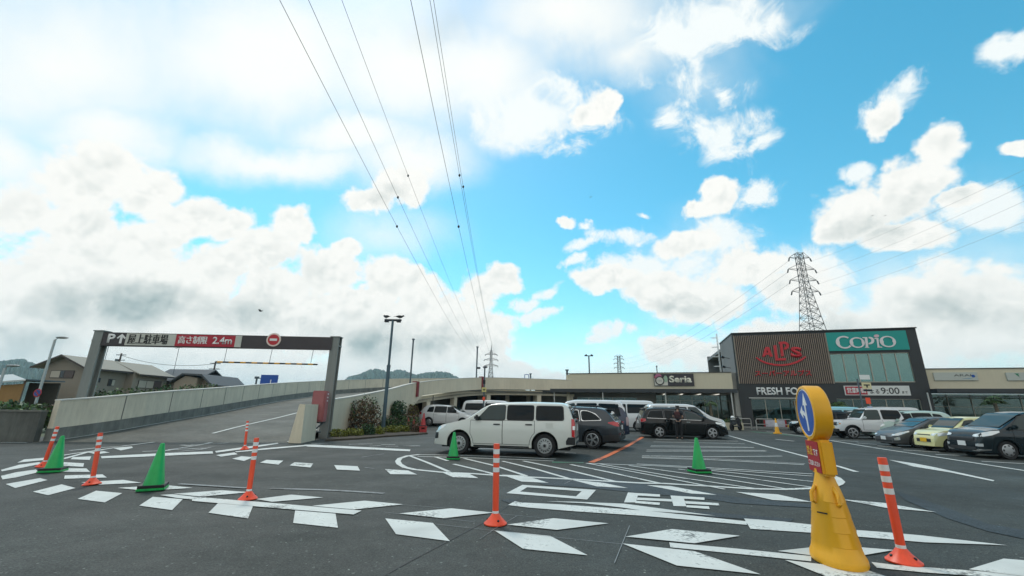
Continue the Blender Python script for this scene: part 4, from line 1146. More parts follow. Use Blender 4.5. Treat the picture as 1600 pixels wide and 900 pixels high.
def patch_mesh(s, cols, side=1, eps=.006, n=6, front=True, thick=.02):
    """panel lying on the body: columns (kind, value, zlo, zhi) from the side round the corner to the end"""
    mb = MB(); o = [];
    for k, v, za, zb_ in cols:
        o.append([s.pt(k, v, za+(zb_-za)*i/n, side, eps, front) for i in range(n+1)])
    mb.grid(o)
    bmesh.ops.recalc_face_normals(mb.b, faces=mb.b.faces[:])
    return mb
def dense(cols, m=4):
    out_ = []
    for a, b in zip(cols, cols[1:]):
        if a[0] == b[0]:
            for i in range(m): out_.append((a[0], *[a[j]+(b[j]-a[j])*i/m for j in (1, 2, 3)]))
        else: out_.append(a)
    out_.append(cols[-1]); return out_
def side_poly(s, poly, side, eps):
    mb = MB(); vs = [mb.b.verts.new((x, side*(s.side(x, z)+eps), z)) for x, z in poly]
    mb.b.faces.new(vs); bmesh.ops.triangulate(mb.b, faces=mb.b.faces[:])
    bmesh.ops.subdivide_edges(mb.b, edges=mb.b.edges[:], cuts=3, use_grid_fill=True)
    for v in mb.b.verts: v.co.y = side*(s.side(v.co.x, v.co.z)+eps)
    return mb
def rounded(poly, r=.05, n=3):
    out_ = []; k = len(poly)
    for i in range(k):
        p = Vector((*poly[i], 0)); a = Vector((*poly[i-1], 0)); b = Vector((*poly[(i+1) % k], 0))
        da = (a-p); db = (b-p); ra = min(r, da.length*.45); rb = min(r, db.length*.45)
        pa = p+da.normalized()*ra; pb = p+db.normalized()*rb
        for j in range(n+1):
            t = j/n; q = pa*(1-t)**2+p*2*t*(1-t)+pb*t*t; out_.append((q.x, q.y))
    return out_
def grow(poly, d):
    cx = sum(p[0] for p in poly)/len(poly); cz = sum(p[1] for p in poly)/len(poly)
    return [(x+(d if x > cx else -d), z+(d if z > cz else -d)) for x, z in poly]
def wheel(parent, x, y, r, style, wdt=.19):
    sgn = 1 if y > 0 else -1
    m = Matrix.Translation((x, y, r)) @ Matrix.Rotation(R(-90)*sgn, 4, 'X')
    h = wdt/2; rr = r*(.66 if style != 'alloy' else .70)
    mb = MB(); mb.lathe([(rr*.9, -h), (r*.90, -h), (r*.975, -h*.8), (r, -h*.45), (r, h*.45), (r*.975, h*.8), (r*.92, h), (rr*1.02, h*.93), (rr, h*.6), (rr*.9, h*.3), (0, h*.2)], 32, m)
    t = mb.build('wheel', MATS['rubber'], parent, 40)
    if style == 'steel':
        mb = MB(); mb.lathe([(rr, h*.55), (rr, h*.82), (rr*.90, h*.86), (rr*.84, h*.55), (rr*.62, h*.62), (rr*.52, h*.95), (rr*.25, h*1.0), (rr*.2, h*.8), (0, h*.78)], 32, m)
        rim = mb.build('rim', mat('steel_rim', (.42, .43, .43), .4, .6), t, 35)
        mb = MB()
        for k in range(14):
            a = 2*PI*k/14; mm = m @ Matrix.Rotation(a, 4, 'Z') @ Matrix.Translation((rr*.73, 0, h*.63)); 
            mb.lathe([(0, 0), (rr*.085, 0), (rr*.085, .008), (0, .008)], 8, mm)
        mb.build('rim_slot', MATS['black'], rim); 
        mb = MB(); mb.lathe([(0, h*.79), (rr*.19, h*.79), (rr*.17, h*1.05), (0, h*1.07)], 14, m); mb.build('hub_cap', MATS['trim_black'], rim)
    elif style == 'cover':
        mb = MB(); mb.lathe([(rr*1.0, h*.6), (rr, h*.86), (rr*.9, h*.95), (rr*.5, h*1.04), (0, h*1.06)], 32, m); rim = mb.build('rim', mat('wheel_cover', (.40, .41, .42), .35, .7), t, 35)
        mb = MB()
        for k in range(7):
            a = 2*PI*k/7; mm = m @ Matrix.Rotation(a, 4, 'Z') @ Matrix.Translation((rr*.76, 0, h*.935)); mb.lathe([(0, 0), (rr*.13, 0), (rr*.13, .012), (0, .012)], 8, mm, 1, 1.5)
        mb.build('rim_slot', MATS['black'], rim)
    else:
        mb = MB(); mb.lathe([(rr, h*.5), (rr, h*.85), (rr*.93, h*.9), (rr*.88, h*.55), (rr*.88, h*.35), (0, h*.35)], 32, m); rim = mb.build('rim', mat('rim_dark', (.04, .04, .042), .4, .5), t, 35)
        mb = MB(); nsp = 10 if style == 'alloy10' else 5
        for k in range(nsp):
            a = 2*PI*k/nsp; 
            for da in ((-.13, .13) if nsp == 5 else (0,)):
                mm = m @ Matrix.Rotation(a+da, 4, 'Z') @ Matrix.Translation((rr*.54, 0, h*.76))
                ret = bmesh.ops.create_cube(mb.b, size=1); bmesh.ops.transform(mb.b, matrix=mm @ Matrix.Diagonal((rr*.92, rr*.13, h*.22, 1)), verts=ret['verts'])
        mb.lathe([(rr*1.01, h*.5), (rr*1.01, h*.88), (rr*.91, h*.92), (rr*.90, h*.5)], 32, m)
        mb.lathe([(rr*.24, h*.6), (rr*.24, h*.92), (0, h*.95)], 14, m); mb.build('spokes', MATS['alloy'], rim, 35)
    return t
def car(name, label, cat, sp, group='parked cars'):
    root = thing(name, label, cat, (0, 0, 0), 0, group)
    s = Shell(sp); paint = sp['paint']
    body = body_mesh(s).build('body', paint, root, 28)
    mb = MB(); mb.span(s.x0+.18, s.x1-.22, -s.W/2+.26, s.W/2-.26, s.sill-.04, .62); mb.span(sp['xr']+.42, sp['xf']-.42, -s.W/2+.10, s.W/2-.10, s.sill+.0, .5); mb.build('underbody', MATS['underbody'], root)
    for xw in (sp['xf'], sp['xr']):
        for sd_ in (1, -1): wheel(root, xw, sd_*(s.W/2-.125), sp['rw'], sp['rim'])
    def P(nm, cols, m, side=1, eps=.006, front=True, par=None, sm=30, n=6):
        return patch_mesh(s, dense(cols), side, eps, n, front).build(nm, m, par or root, sm)
    # doors, their handles and glass
    for side in (1, -1):
        doors = []
        for d in sp['doors']:
            xa, xb, lean = d[0], d[1], d[2] if len(d) > 2 else 0
            def edges(z, g=0):
                a, b_ = xa-g, xb+g
                b2 = interp(sp['belt'], (a+b_)/2)
                a += lean*(z-b2)*0
                ra = sp['rw']*sp.get('arch', 1.16)+.07-g; dz = z-sp['rw']
                if abs(dz) < ra:
                    h = math.sqrt(ra*ra-dz*dz)
                    if a < sp['xr']+h: a = sp['xr']+h
                    if b_ > sp['xf']-h: b_ = sp['xf']-h
                return a, max(a+.02, b_)
            z0, z1 = s.sill+.10, None
            def door_mesh(eps, g):
                mb = MB(); rws = []
                zlo = z0-g
                for i in range(11):
                    r = []
                    for j in range(9):
                        zb_ = interp(sp['belt'], xa)-.012+g; z = zlo+(zb_-zlo)*i/10
                        a, b_ = edges(z, g); x = a+(b_-a)*j/8
                        r.append(Vector((x, side*(s.side(x, z)+eps), z)))
                    rws.append(r)
                mb.grid(rws); return mb
            door_mesh(.002, .012).build('door_seal', MATS['seal'], root, 40)
            dr = door_mesh(.006, 0).build('door', paint, root, 40); doors.append((xa, xb, dr))
            hx = xa+.16 if d[3:] != ('front',) else xa+.16
            zh = interp(sp['belt'], xa)-.11
            mb = MB(); mb.box((hx, side*(s.side(hx, zh)+.022), zh), (.20, .03, .035), bev=.008); mb.build('handle', MATS['trim_black'] if sp.get('dark_handles') else sp.get('handle', paint), dr)
        for wdef in sp['windows']:
            poly = wdef[0]; gl = wdef[1]
            cx = sum(p[0] for p in poly)/len(poly)
            par = next((dr for a, b_, dr in doors if a-.02 < cx < b_+.02), root)
            side_poly(s, rounded(grow(poly, .022), .07), side, .006).build('window_frame', sp.get('frame', MATS['seal']), par)
            side_poly(s, rounded(poly, wdef[2] if len(wdef) > 2 else .05), side, .012).build('window', gl, par, 40)
        # mirrors
        mx, mz = sp['mirror']; yb = s.side(mx, mz)
        mb = MB(); mb.box((mx, side*(yb+.13), mz+.02), (.12, .20, .15), bev=.04); mb.box((mx+.01, side*(yb+.03), mz-.03), (.08, .09, .05)); mb.build('side_mirror', sp.get('mirror_m', paint), root, 40)
        for nm, cols, m, front in sp.get('sides', []): P(nm, cols, m, side, .009, front)
    # glass over the slope of the profile
    zc, zr, yw = sp['screen']
    cols = [('y', y, zc, zr) for y in [-yw+2*yw*i/8 for i in range(9)]]
    patch_mesh(s, [('y', y*1.02, zc-.02, zr+.02) for y in [-yw+2*yw*i/8 for i in range(9)]], 1, .004, 8, True).build('screen_frame', MATS['seal'], root, 40)
    patch_mesh(s, cols, 1, .010, 8, True).build('windscreen', MATS['car_glass'], root, 40)
    z0, z1, yw = sp['rear_screen']
    patch_mesh(s, [('y', (-yw+2*yw*i/8)*1.05, z0-.025, z1+.02) for i in range(9)], 1, .008, 8, False).build('rear_frame', sp.get('rear_frame', MATS['seal']), root, 40)
    patch_mesh(s, [('y', -yw+2*yw*i/8, z0, z1) for i in range(9)], 1, .014, 8, False).build('rear_window', MATS['car_glass'], root, 40)
    for nm, cols, m, front in sp.get('ends', []): P(nm, cols, m, 1, .009, front)
    # number plates
    zf, zrp = sp.get('plates', (.42, .85))
    pm = sp.get('plate_m', MATS['plate'])
    if zf:
        x = s.end_x(zf, True); mb = MB(); mb.box((x+.018, 0, zf), (.015, .33, .165)); mb.build('number_plate', pm, root)
    if zrp:
        x = s.end_x(zrp, False); mb = MB(); mb.box((x-.02, 0, zrp), (.015, .33, .165)); mb.build('number_plate', pm, root)
    for fn in sp.get('extra', []): fn(root, s)
    return root
def paint(name, col, rough=.28, metal=0.0): return mat(name, col, rough, metal, coat=.8, var=.02, vscale=2)
def rect(x0, x1, z0, z1, dx0=0, dx1=0): return [(x0, z0), (x1, z0), (x1+dx1, z1), (x0+dx0, z1)]
def place(root, px, py, which, sp, heading, k=1.0):
    """put a car so that its wheel stands where the photograph shows it"""
    root.scale = (k, k, k); rz = R(heading); x = k*sp['xf'] if which[1] == 'f' else k*sp['xr']; y = k*(sp['W']/2-.05)*(1 if which[0] == 'l' else -1)
    g = G(px, py); o = Vector((x*math.cos(rz)-y*math.sin(rz), x*math.sin(rz)+y*math.cos(rz), 0))
    root.location = (g.x-o.x, g.y-o.y, 0); root.rotation_euler = (0, 0, rz)
HEAD = 167.5
WH = paint('paint_white', (.66, .67, .62)); GREY = mat('paint_grey', (.030, .039, .048), .25, coat=.4); NAVY = paint('paint_navy', (.010, .022, .055), .2, .3)
BLK = mat('paint_black', (.006, .008, .009), .12, spec=.35, coat=.3); WH2 = paint('paint_white2', (.70, .71, .71)); GREYP = mat('paint_grey2', (.075, .076, .076), .32, coat=.35)
CREAM = paint('paint_cream', (.68, .64, .31)); LBLUE = paint('paint_pale_blue', (.28, .58, .66)); SILV = paint('paint_silver', (.5, .52, .53), .25, .6); DBLUE = mat('paint_dark_teal', (.008, .017, .022), .15, spec=.4, coat=.3)
GD, GC = MATS['car_glass_dark'], MATS['car_glass']
LC, LR, TB, BK = MATS['lamp_clear'], MATS['lamp_red'], MATS['trim_black'], MATS['black']
# 1 boxy wagon
def wagon_extra(root, s):
    for k in (-1, 1):
        pass
    mb = MB(); mb.box((s.end_x(.99, False)-.03, 0, .985), (.05, .8, .06), bev=.01); mb.build('tailgate_handle', TB, root)
    mb = MB(); mb.span(-1.50, -1.30, s.side(-1.4, .84)+.0025, s.side(-1.4, .84)+.0055, .745, .935); mb.build('fuel_flap', WH, root)
    mb = MB(); mb.box((s.x0+.03, .60, 1.18), (.02, .02, .5), 0, -.15); 
    mb.build('tailgate_seam', MATS['seal'], root)
    mb = MB(); mb.tube([(-2.0, .45, .26), (-2.12, .45, .26)], .025, 8); mb.build('exhaust_pipe', MATS['dark_metal'], root)
    mb = MB(); mb.tube([(.55, .70, 1.45), (.50, .70, 1.50)], .012, 6); mb.build('aerial', TB, root)
probox = dict(L=4.245, W=1.69, top=[(-2.12, .42), (-2.115, .98), (-2.08, 1.02), (-1.97, 1.40), (-1.90, 1.47), (-1.7, 1.508), (-.8, 1.525), (.15, 1.50), (.42, 1.455), (.60, 1.37), (1.12, 1.02), (1.22, .985), (1.85, .85), (2.02, .76), (2.10, .62), (2.125, .40)],
    belt=[(-2.1, 1.0), (1.2, .965)], tumble=.18, curve=.7, xf=1.30, xr=-1.25, rw=.315, arch=1.2, rim='steel', paint=WH, sill=.23, rc=.10, kf=.22, kr=.09, lr=.4, dark_handles=True, crown=.03,
    doors=[(-.96, -.03), (-.01, .95)],
    windows=[([(-.08, 1.005), (.83, .985), (.68, 1.10), (.38, 1.385), (-.08, 1.40)], GC, .04), ([(-.93, 1.01), (-.16, 1.005), (-.16, 1.40), (-.93, 1.40)], GD, .05), ([(-1.80, 1.02), (-1.02, 1.01), (-1.02, 1.39), (-1.78, 1.385)], GD, .10)],
    mirror=(.74, 1.03), mirror_m=TB, screen=(1.03, 1.43, .60), rear_screen=(1.06, 1.38, .60),
    sides=[('taillight', [('x', -2.02, .58, 1.06), ('x', -2.105, .56, 1.04), ('y', .70, .56, 1.04), ('y', .63, .58, 1.0)], LR, False), ('reverse_lamp', [('x', -2.05, .76, .86), ('x', -2.112, .76, .86), ('y', .72, .76, .86)], LC, False),
           ('rear_bumper', [('x', -1.86, .36, .46), ('x', -1.92, .36, .56), ('x', -2.112, .36, .565), ('y', .70, .36, .565), ('y', .3, .36, .55), ('y', 0, .36, .55)], TB, False),
           ('headlight', [('x', 1.72, .80, .83), ('x', 1.86, .70, .82), ('x', 2.0, .64, .75), ('y', .58, .64, .73), ('y', .40, .65, .71)], LC, True),
           ('bumper_corner', [('x', 1.98, .44, .60), ('x', 2.10, .42, .60), ('y', .62, .42, .60), ('y', .45, .44, .58)], TB, True),
           ('sill_trim', [('x', -.80, .245, .285), ('x', .85, .245, .285)], TB, True)],
    ends=[('grille', [('y', -.38, .56, .68), ('y', .38, .56, .68)], TB, True)], plates=(.40, .80), extra=[wagon_extra])
c1 = car('station_wagon', 'boxy white station wagon with plain steel wheels, nearest car of the middle row', 'car', probox)
place(c1, 851, 715.3, 'lr', probox, HEAD, 1.045)
# 2 grey estate
def rails(x0, x1, y, m):
    def fn(root, s):
        for sd_ in (1, -1):
            mb = MB(); mb.tube([(x0, sd_*y, s.ztop(x0)-.01), (x0+.12, sd_*y, s.ztop(x0+.1)+.06), (x1-.12, sd_*y, s.ztop(x1-.1)+.06), (x1, sd_*y, s.ztop(x1)-.01)], .022, 6); mb.build('roof_rail', m, root)
    return fn
def spoiler(z, w_, m, l=.22):
    def fn(root, s):
        x = s.end_x(z-.06, False); mb = MB(); mb.box((x+.02, 0, z), (l, w_, .045), 0, .12, bev=.015); mb.build('spoiler', m, root)
    return fn
estate = dict(L=4.82, W=1.84, top=[(-2.41, .48), (-2.40, .80), (-2.36, .98), (-2.26, 1.05), (-1.98, 1.42), (-1.86, 1.52), (-1.5, 1.585), (-.5, 1.61), (.25, 1.57), (.45, 1.52), (1.20, 1.09), (1.35, 1.05), (2.0, .92), (2.3, .75), (2.41, .5)],
    belt=[(-2.4, 1.05), (-1.4, 1.03), (1.2, .98)], tumble=.34, xf=1.42, xr=-1.33, rw=.345, rim='alloy', paint=GREY, sill=.27, arch=1.17, crease=.86, kr=.16,
    doors=[(-.92, .05), (.07, 1.02)],
    windows=[([(.12, 1.03), (.98, 1.01), (.55, 1.40), (.12, 1.45)], GD), ([(-.85, 1.05), (.04, 1.03), (.04, 1.45), (-.75, 1.46)], GD), ([(-1.72, 1.10), (-.93, 1.06), (-.86, 1.44), (-1.15, 1.43), (-1.45, 1.32)], GD, .10)], frame=MATS['chrome'],
    mirror=(.92, 1.05), screen=(1.12, 1.5, .62), rear_screen=(1.10, 1.44, .58),
    sides=[('taillight', [('x', -1.98, .98, 1.02), ('x', -2.2, .90, 1.05), ('x', -2.36, .86, 1.02), ('y', .72, .86, 1.0), ('y', .52, .88, .98)], LR, False), ('reverse_lamp', [('y', .51, .88, .97), ('y', .42, .88, .97)], LC, False),
           ('rear_bumper', [('x', -1.75, .32, .52), ('x', -2.1, .32, .56), ('x', -2.38, .34, .56), ('y', .70, .34, .56), ('y', 0, .34, .56)], TB, False), ('rear_fog_lamp', [('x', -2.37, .50, .62), ('y', .72, .50, .62), ('y', .62, .50, .62)], mat('reflector', (.25, .01, .015), .3), False),
           ('headlight', [('x', 2.0, .80, .88), ('x', 2.25, .72, .84), ('y', .68, .70, .82), ('y', .45, .72, .80)], LC, True)],
    ends=[('grille', [('y', -.42, .62, .82), ('y', .42, .62, .82)], TB, True)], plates=(.45, .82), extra=[rails(-1.5, .3, .58, TB), spoiler(1.50, 1.15, TB, .30)])
c2 = car('estate_car', 'dark grey estate car with roof rails and black spoiler parked behind white wagon', 'car', estate)
place(c2, 926, 701.5, 'lr', estate, HEAD-9, .92)
# 3 navy tall wagon with a white roof
def white_roof(m, x0, x1):
    def fn(root, s):
        mb = MB(); rws = []
        for i in range(25):
            x = x0+(x1-x0)*i/24; r = s.ring(x)[11:]
            rws.append([Vector((x, -y*1.006, z+.006)) for y, z in r]+[Vector((x, y*1.006, z+.006)) for y, z in reversed(r)])
        mb.grid(rws); mb.build('roof', m, root, 40)
    return fn
mini = dict(L=4.40, W=1.695, top=[(-2.2, .45), (-2.19, 1.0), (-2.16, 1.05), (-2.02, 1.62), (-1.9, 1.74), (-1.5, 1.80), (.2, 1.80), (.6, 1.72), (1.35, 1.10), (1.5, 1.05), (2.0, .92), (2.15, .75), (2.2, .48)],
    belt=[(-2.2, 1.08), (1.3, 1.0)], tumble=.16, xf=1.36, xr=-1.30, rw=.315, rim='cover', paint=NAVY, sill=.22,
    doors=[(-.85, .12), (.14, 1.05)],
    windows=[([(.20, 1.04), (1.10, 1.02), (.62, 1.60), (.20, 1.62)], GC), ([(-.80, 1.08), (.10, 1.05), (.10, 1.62), (-.80, 1.63)], GD), ([(-1.85, 1.10), (-.90, 1.08), (-.90, 1.62), (-1.75, 1.60)], GD)],
    mirror=(1.0, 1.1), screen=(1.12, 1.66, .62), rear_screen=(1.12, 1.60, .62),
    sides=[('taillight', [('x', -2.08, .70, 1.05), ('x', -2.17, .70, 1.08), ('y', .72, .70, 1.08), ('y', .62, .72, 1.0)], mat('lamp_smoke', (.35, .25, .26), .2, coat=1), False), ('headlight', [('x', 1.95, .78, .9), ('y', .65, .74, .86), ('y', .42, .76, .84)], LC, True)],
    ends=[('grille', [('y', -.40, .60, .74), ('y', .40, .60, .74)], TB, True)], plates=(.42, .86))
m3 = dict(mini); m3['extra'] = [white_roof(WH2, -2.05, .66)]; m3['rear_frame'] = WH2
c3 = car('minivan', 'dark blue minivan with white roof parked between grey estate and white van', 'minivan', m3)
place(c3, 952, 690, 'lr', m3, HEAD)
# 4 white box van
def van_spec(p, hh=1.98, L_=4.69):
    a = L_/2
    return dict(L=L_, W=1.695, top=[(-a, .45), (-a+.01, 1.0), (-a+.10, hh-.22), (-a+.22, hh-.06), (-a+.6, hh-.01), (0, hh), (a-1.25, hh-.04), (a-.95, hh-.16), (a-.28, 1.12), (a-.15, 1.02), (a-.03, .80), (a, .48)],
        belt=[(-a, 1.12), (a-.3, 1.02)], tumble=.13, xf=a-.95, xr=-a+1.17, rw=.33, rim='steel', paint=p, sill=.26, kf=.18, kr=.07, lf=.5, lr=.35, rc=.15, dark_handles=True,
        doors=[(-.45, .75), (.80, a-.35)],
        windows=[([(.95, 1.10), (a-.42, 1.08), (a-.78, hh-.33), (.95, hh-.30)], GC), ([(-.40, 1.16), (.70, 1.14), (.70, hh-.28), (-.40, hh-.28)], GD), ([(-a+.30, 1.18), (-.52, 1.16), (-.52, hh-.28), (-a+.36, hh-.29)], GD)],
        mirror=(a-.45, 1.15), mirror_m=TB, screen=(1.14, hh-.24, .62), rear_screen=(1.18, hh-.28, .62),
        sides=[('taillight', [('x', -a+.10, .72, 1.10), ('x', -a+.02, .72, 1.12), ('y', .78, .72, 1.12), ('y', .70, .72, 1.1)], LR, False), ('headlight', [('x', a-.25, .70, .86), ('y', .70, .68, .84), ('y', .45, .70, .82)], LC, True)],
        ends=[('grille', [('y', -.42, .66, .80), ('y', .42, .66, .80)], TB, True), ('rear_bumper', [('y', -.74, .34, .56), ('y', .74, .34, .56)], TB, False)], plates=(.42, .80))
van = van_spec(WH2)
c4 = car('panel_van', 'tall white van with long dark side windows left of the black minivan', 'van', van)
place(c4, 999, 674.5, 'lr', van, HEAD)
# 5 black minivan, broadside
prem = dict(L=4.585, W=1.75, top=[(-2.29, .48), (-2.28, .95), (-2.22, 1.05), (-2.02, 1.45), (-1.90, 1.545), (-1.5, 1.60), (-.4, 1.615), (.25, 1.57), (.50, 1.50), (1.38, 1.04), (1.55, .99), (2.0, .86), (2.2, .70), (2.29, .48)],
    belt=[(-2.3, 1.05), (-1, 1.0), (1.35, .93)], tumble=.30, xf=1.42, xr=-1.33, rw=.325, rim='alloy', paint=BLK, sill=.20, arch=1.13, crease=.80, kf=.26,
    doors=[(-1.02, .02), (.04, 1.12)],
    windows=[([(.12, .985), (1.05, .965), (.62, 1.30), (.12, 1.42)], GC), ([(-.98, 1.02), (.02, .99), (.02, 1.43), (-.98, 1.46)], GD), ([(-1.95, 1.06), (-1.08, 1.025), (-1.08, 1.45), (-1.75, 1.40)], GD)], frame=mat('trim_dull', (.12, .125, .13), .4, .6),
    mirror=(1.02, 1.02), handle=MATS['chrome'], screen=(1.07, 1.48, .62), rear_screen=(1.08, 1.46, .58),
    sides=[('taillight', [('x', -2.02, .88, 1.0), ('x', -2.24, .82, 1.02), ('y', .74, .82, 1.0), ('y', .58, .84, .98)], LR, False), ('headlight', [('x', 1.62, .80, .88), ('x', 1.90, .70, .85), ('x', 2.12, .64, .76), ('y', .60, .62, .72), ('y', .45, .64, .70)], LC, True),
           ('chrome_line', [('x', -1.95, 1.035, 1.052), ('x', -.5, .995, 1.010), ('x', 1.05, .945, .958)], MATS['chrome'], True)],
    ends=[('grille', [('y', -.40, .56, .66), ('y', .40, .56, .66)], TB, True)], plates=(.42, .82), extra=[spoiler(1.53, 1.15, BLK)])
c5 = car('minivan', 'black minivan seen broadside with shiny alloy wheels, man standing beside it', 'minivan', prem)
place(c5, 1031.5, 684.8, 'rr', prem, -6, .94)
p6 = dict(mini); p6['paint'] = WH2; p6['rim'] = 'alloy'
p6['top'] = [(x, z*.965 if z > 1.2 else z) for x, z in mini['top']]
p6['screen'] = (1.12, 1.60, .62); p6['rear_screen'] = (1.12, 1.54, .62)
p6['windows'] = [([(x, min(z, 1.54)) for x, z in q[0]], q[1]) for q in mini['windows']]
c6 = car('minivan', 'white minivan hidden behind the black minivan, roof and bonnet showing', 'minivan', p6)
c6.location = (c5.location.x+1.1, c5.location.y+2.5, 0); c6.rotation_euler = (0, 0, R(-6))
# 6-8 left background: white hatchback, white saloon, white van
hatch = dict(L=4.1, W=1.695, top=[(-2.05, .45), (-2.04, .95), (-1.98, 1.02), (-1.70, 1.40), (-1.5, 1.50), (-.8, 1.55), (.1, 1.50), (.35, 1.42), (1.15, 1.02), (1.3, .98), (1.8, .84), (1.98, .68), (2.05, .45)],
    belt=[(-2.05, .98), (1.2, .93)], tumble=.26, xf=1.25, xr=-1.28, rw=.30, rim='cover', paint=WH2, sill=.21,
    doors=[(-.92, .02), (.04, .98)],
    windows=[([(.10, .985), (.95, .965), (.45, 1.34), (.10, 1.38)], GD), ([(-.9, 1.0), (.02, .985), (.02, 1.39), (-.85, 1.39)], GD), ([(-1.45, 1.03), (-.98, 1.01), (-.96, 1.37), (-1.3, 1.32)], GD)],
    mirror=(.88, 1.0), screen=(1.04, 1.42, .60), rear_screen=(1.06, 1.38, .56),
    sides=[('taillight', [('x', -1.85, .86, .98), ('x', -1.98, .80, .98), ('y', .70, .80, .96), ('y', .55, .82, .94)], LR, False), ('headlight', [('x', 1.5, .74, .82), ('x', 1.8, .64, .80), ('y', .62, .62, .74), ('y', .42, .64, .72)], LC, True)],
    ends=[('grille', [('y', -.36, .54, .64), ('y', .36, .54, .64)], TB, True)], plates=(.40, .78))
c7 = car('hatchback', 'white hatchback under the ramp arch beside the flowering shrubs and red cones', 'car', hatch)
place(c7, 722, 667, 'rf', hatch, -8)
h8 = dict(hatch); h8['rim'] = 'alloy'
h8['top'] = [(-2.2, .5), (-2.18, .90), (-2.1, 1.0), (-1.65, 1.06), (-1.0, 1.40), (-.6, 1.46), (.1, 1.46), (.35, 1.40), (1.15, 1.0), (1.3, .96), (1.9, .82), (2.1, .68), (2.2, .45)]
h8['windows'] = [([(.10, .985), (.95, .965), (.45, 1.32), (.10, 1.35)], GD), ([(-.95, 1.0), (.02, .985), (.02, 1.36), (-.75, 1.34)], GD)]
h8['rear_screen'] = (1.10, 1.36, .56); h8['screen'] = (1.02, 1.38, .60)
c8 = car('saloon_car', 'white saloon car partly hidden between white hatchback and white station wagon', 'car', h8)
place(c8, 768, 664, 'rf', h8, -8)
v9 = van_spec(WH2, 1.95)
c9 = car('panel_van', 'white van with dark side windows behind the saloon, below the ramp openings', 'van', v9)
c9.location = A(768, 650, 36.0)-Vector((0, 0, A(768, 650, 36.0).z)); c9.rotation_euler = (0, 0, R(-8))
# right row, from near to far
tall = dict(L=4.25, W=1.695, top=[(-2.12, .45), (-2.11, 1.0), (-2.05, 1.08), (-1.85, 1.55), (-1.7, 1.65), (-1.2, 1.69), (.2, 1.67), (.5, 1.58), (1.28, 1.10), (1.42, 1.06), (1.85, .98), (2.02, .88), (2.10, .70), (2.12, .40)],
    belt=[(-2.1, 1.05), (1.3, 1.0)], tumble=.22, xf=1.30, xr=-1.30, rw=.315, rim='cover', paint=DBLUE, sill=.19, arch=1.13, crease=.80, kf=.26, lf=.8,
    doors=[(-.88, .06), (.08, 1.02)],
    windows=[([(.15, 1.05), (1.12, 1.03), (.55, 1.50), (.15, 1.53)], GC), ([(-.85, 1.07), (.06, 1.05), (.06, 1.53), (-.8, 1.53)], GD), ([(-1.8, 1.12), (-.93, 1.08), (-.9, 1.53), (-1.65, 1.48)], GD)],
    mirror=(.98, 1.1), screen=(1.13, 1.60, .63), rear_screen=(1.14, 1.52, .6),
    sides=[('headlight', [('x', 1.45, .93, .99), ('x', 1.70, .83, .97), ('x', 1.93, .77, .91), ('y', .62, .75, .87), ('y', .45, .77, .83)], LC, True), ('taillight', [('x', -1.95, .8, 1.1), ('x', -2.08, .8, 1.12), ('y', .72, .8, 1.1), ('y', .6, .8, 1.05)], LR, False),
           ('fog_lamp', [('x', 1.99, .42, .52), ('y', .64, .42, .52), ('y', .54, .43, .50)], LC, True), ('chrome_trim', [('x', 1.80, .30, .33), ('x', 2.02, .26, .33), ('y', .62, .25, .33), ('y', .38, .25, .28)], MATS['chrome'], True)],
    ends=[('grille', [('y', -.52, .58, .74), ('y', .52, .58, .74)], TB, True), ('lower_grille', [('y', -.55, .28, .40), ('y', .55, .28, .40)], TB, True)], plates=(.50, .8))
c10 = car('compact_car', 'dark teal compact minivan at the right edge of the photo, nearest of the right row', 'car', tall)
place(c10, 1580, 718.5, 'lf', tall, HEAD+6, .90)
kei = dict(L=3.395, W=1.475, top=[(-1.69, .45), (-1.685, .95), (-1.64, 1.0), (-1.50, 1.36), (-1.40, 1.43), (-1.0, 1.47), (.1, 1.46), (.35, 1.40), (.86, .98), (.98, .93), (1.42, .86), (1.60, .76), (1.68, .60), (1.695, .38)],
    belt=[(-1.7, .94), (.9, .88)], tumble=.20, xf=1.14, xr=-1.25, rw=.28, rim='cover', paint=CREAM, sill=.20, arch=1.15, kf=.26, lf=.6,
    doors=[(-.82, -.06), (-.04, .74)],
    windows=[([(.02, .93), (.74, .91), (.36, 1.28), (.02, 1.32)], GC), ([(-.8, .95), (-.06, .93), (-.06, 1.32), (-.78, 1.32)], GD), ([(-1.45, .97), (-.88, .95), (-.88, 1.32), (-1.36, 1.30)], GD)],
    mirror=(.66, .98), screen=(1.0, 1.38, .55), rear_screen=(1.0, 1.34, .52),
    sides=[('headlight', [('x', 1.20, .74, .80), ('x', 1.38, .66, .80), ('x', 1.54, .65, .78), ('y', .52, .65, .76), ('y', .38, .67, .74)], LC, True), ('taillight', [('x', -1.58, .7, .95), ('x', -1.67, .7, .95), ('y', .64, .7, .95), ('y', .56, .7, .92)], LR, False)],
    ends=[('grille', [('y', -.34, .66, .70), ('y', .34, .66, .70)], TB, True), ('lower_grille', [('y', .12, .38, .52), ('y', .38, .38, .52)], TB, True), ('lower_grille', [('y', -.38, .38, .52), ('y', -.20, .38, .52)], TB, True)], plates=(.47, .7), plate_m=MATS['plate_yellow'])
c11 = car('kei_car', 'small cream yellow hatchback with yellow number plate in the right row', 'car', kei)
place(c11, 1491, 707.5, 'lf', kei, HEAD+6, .89)
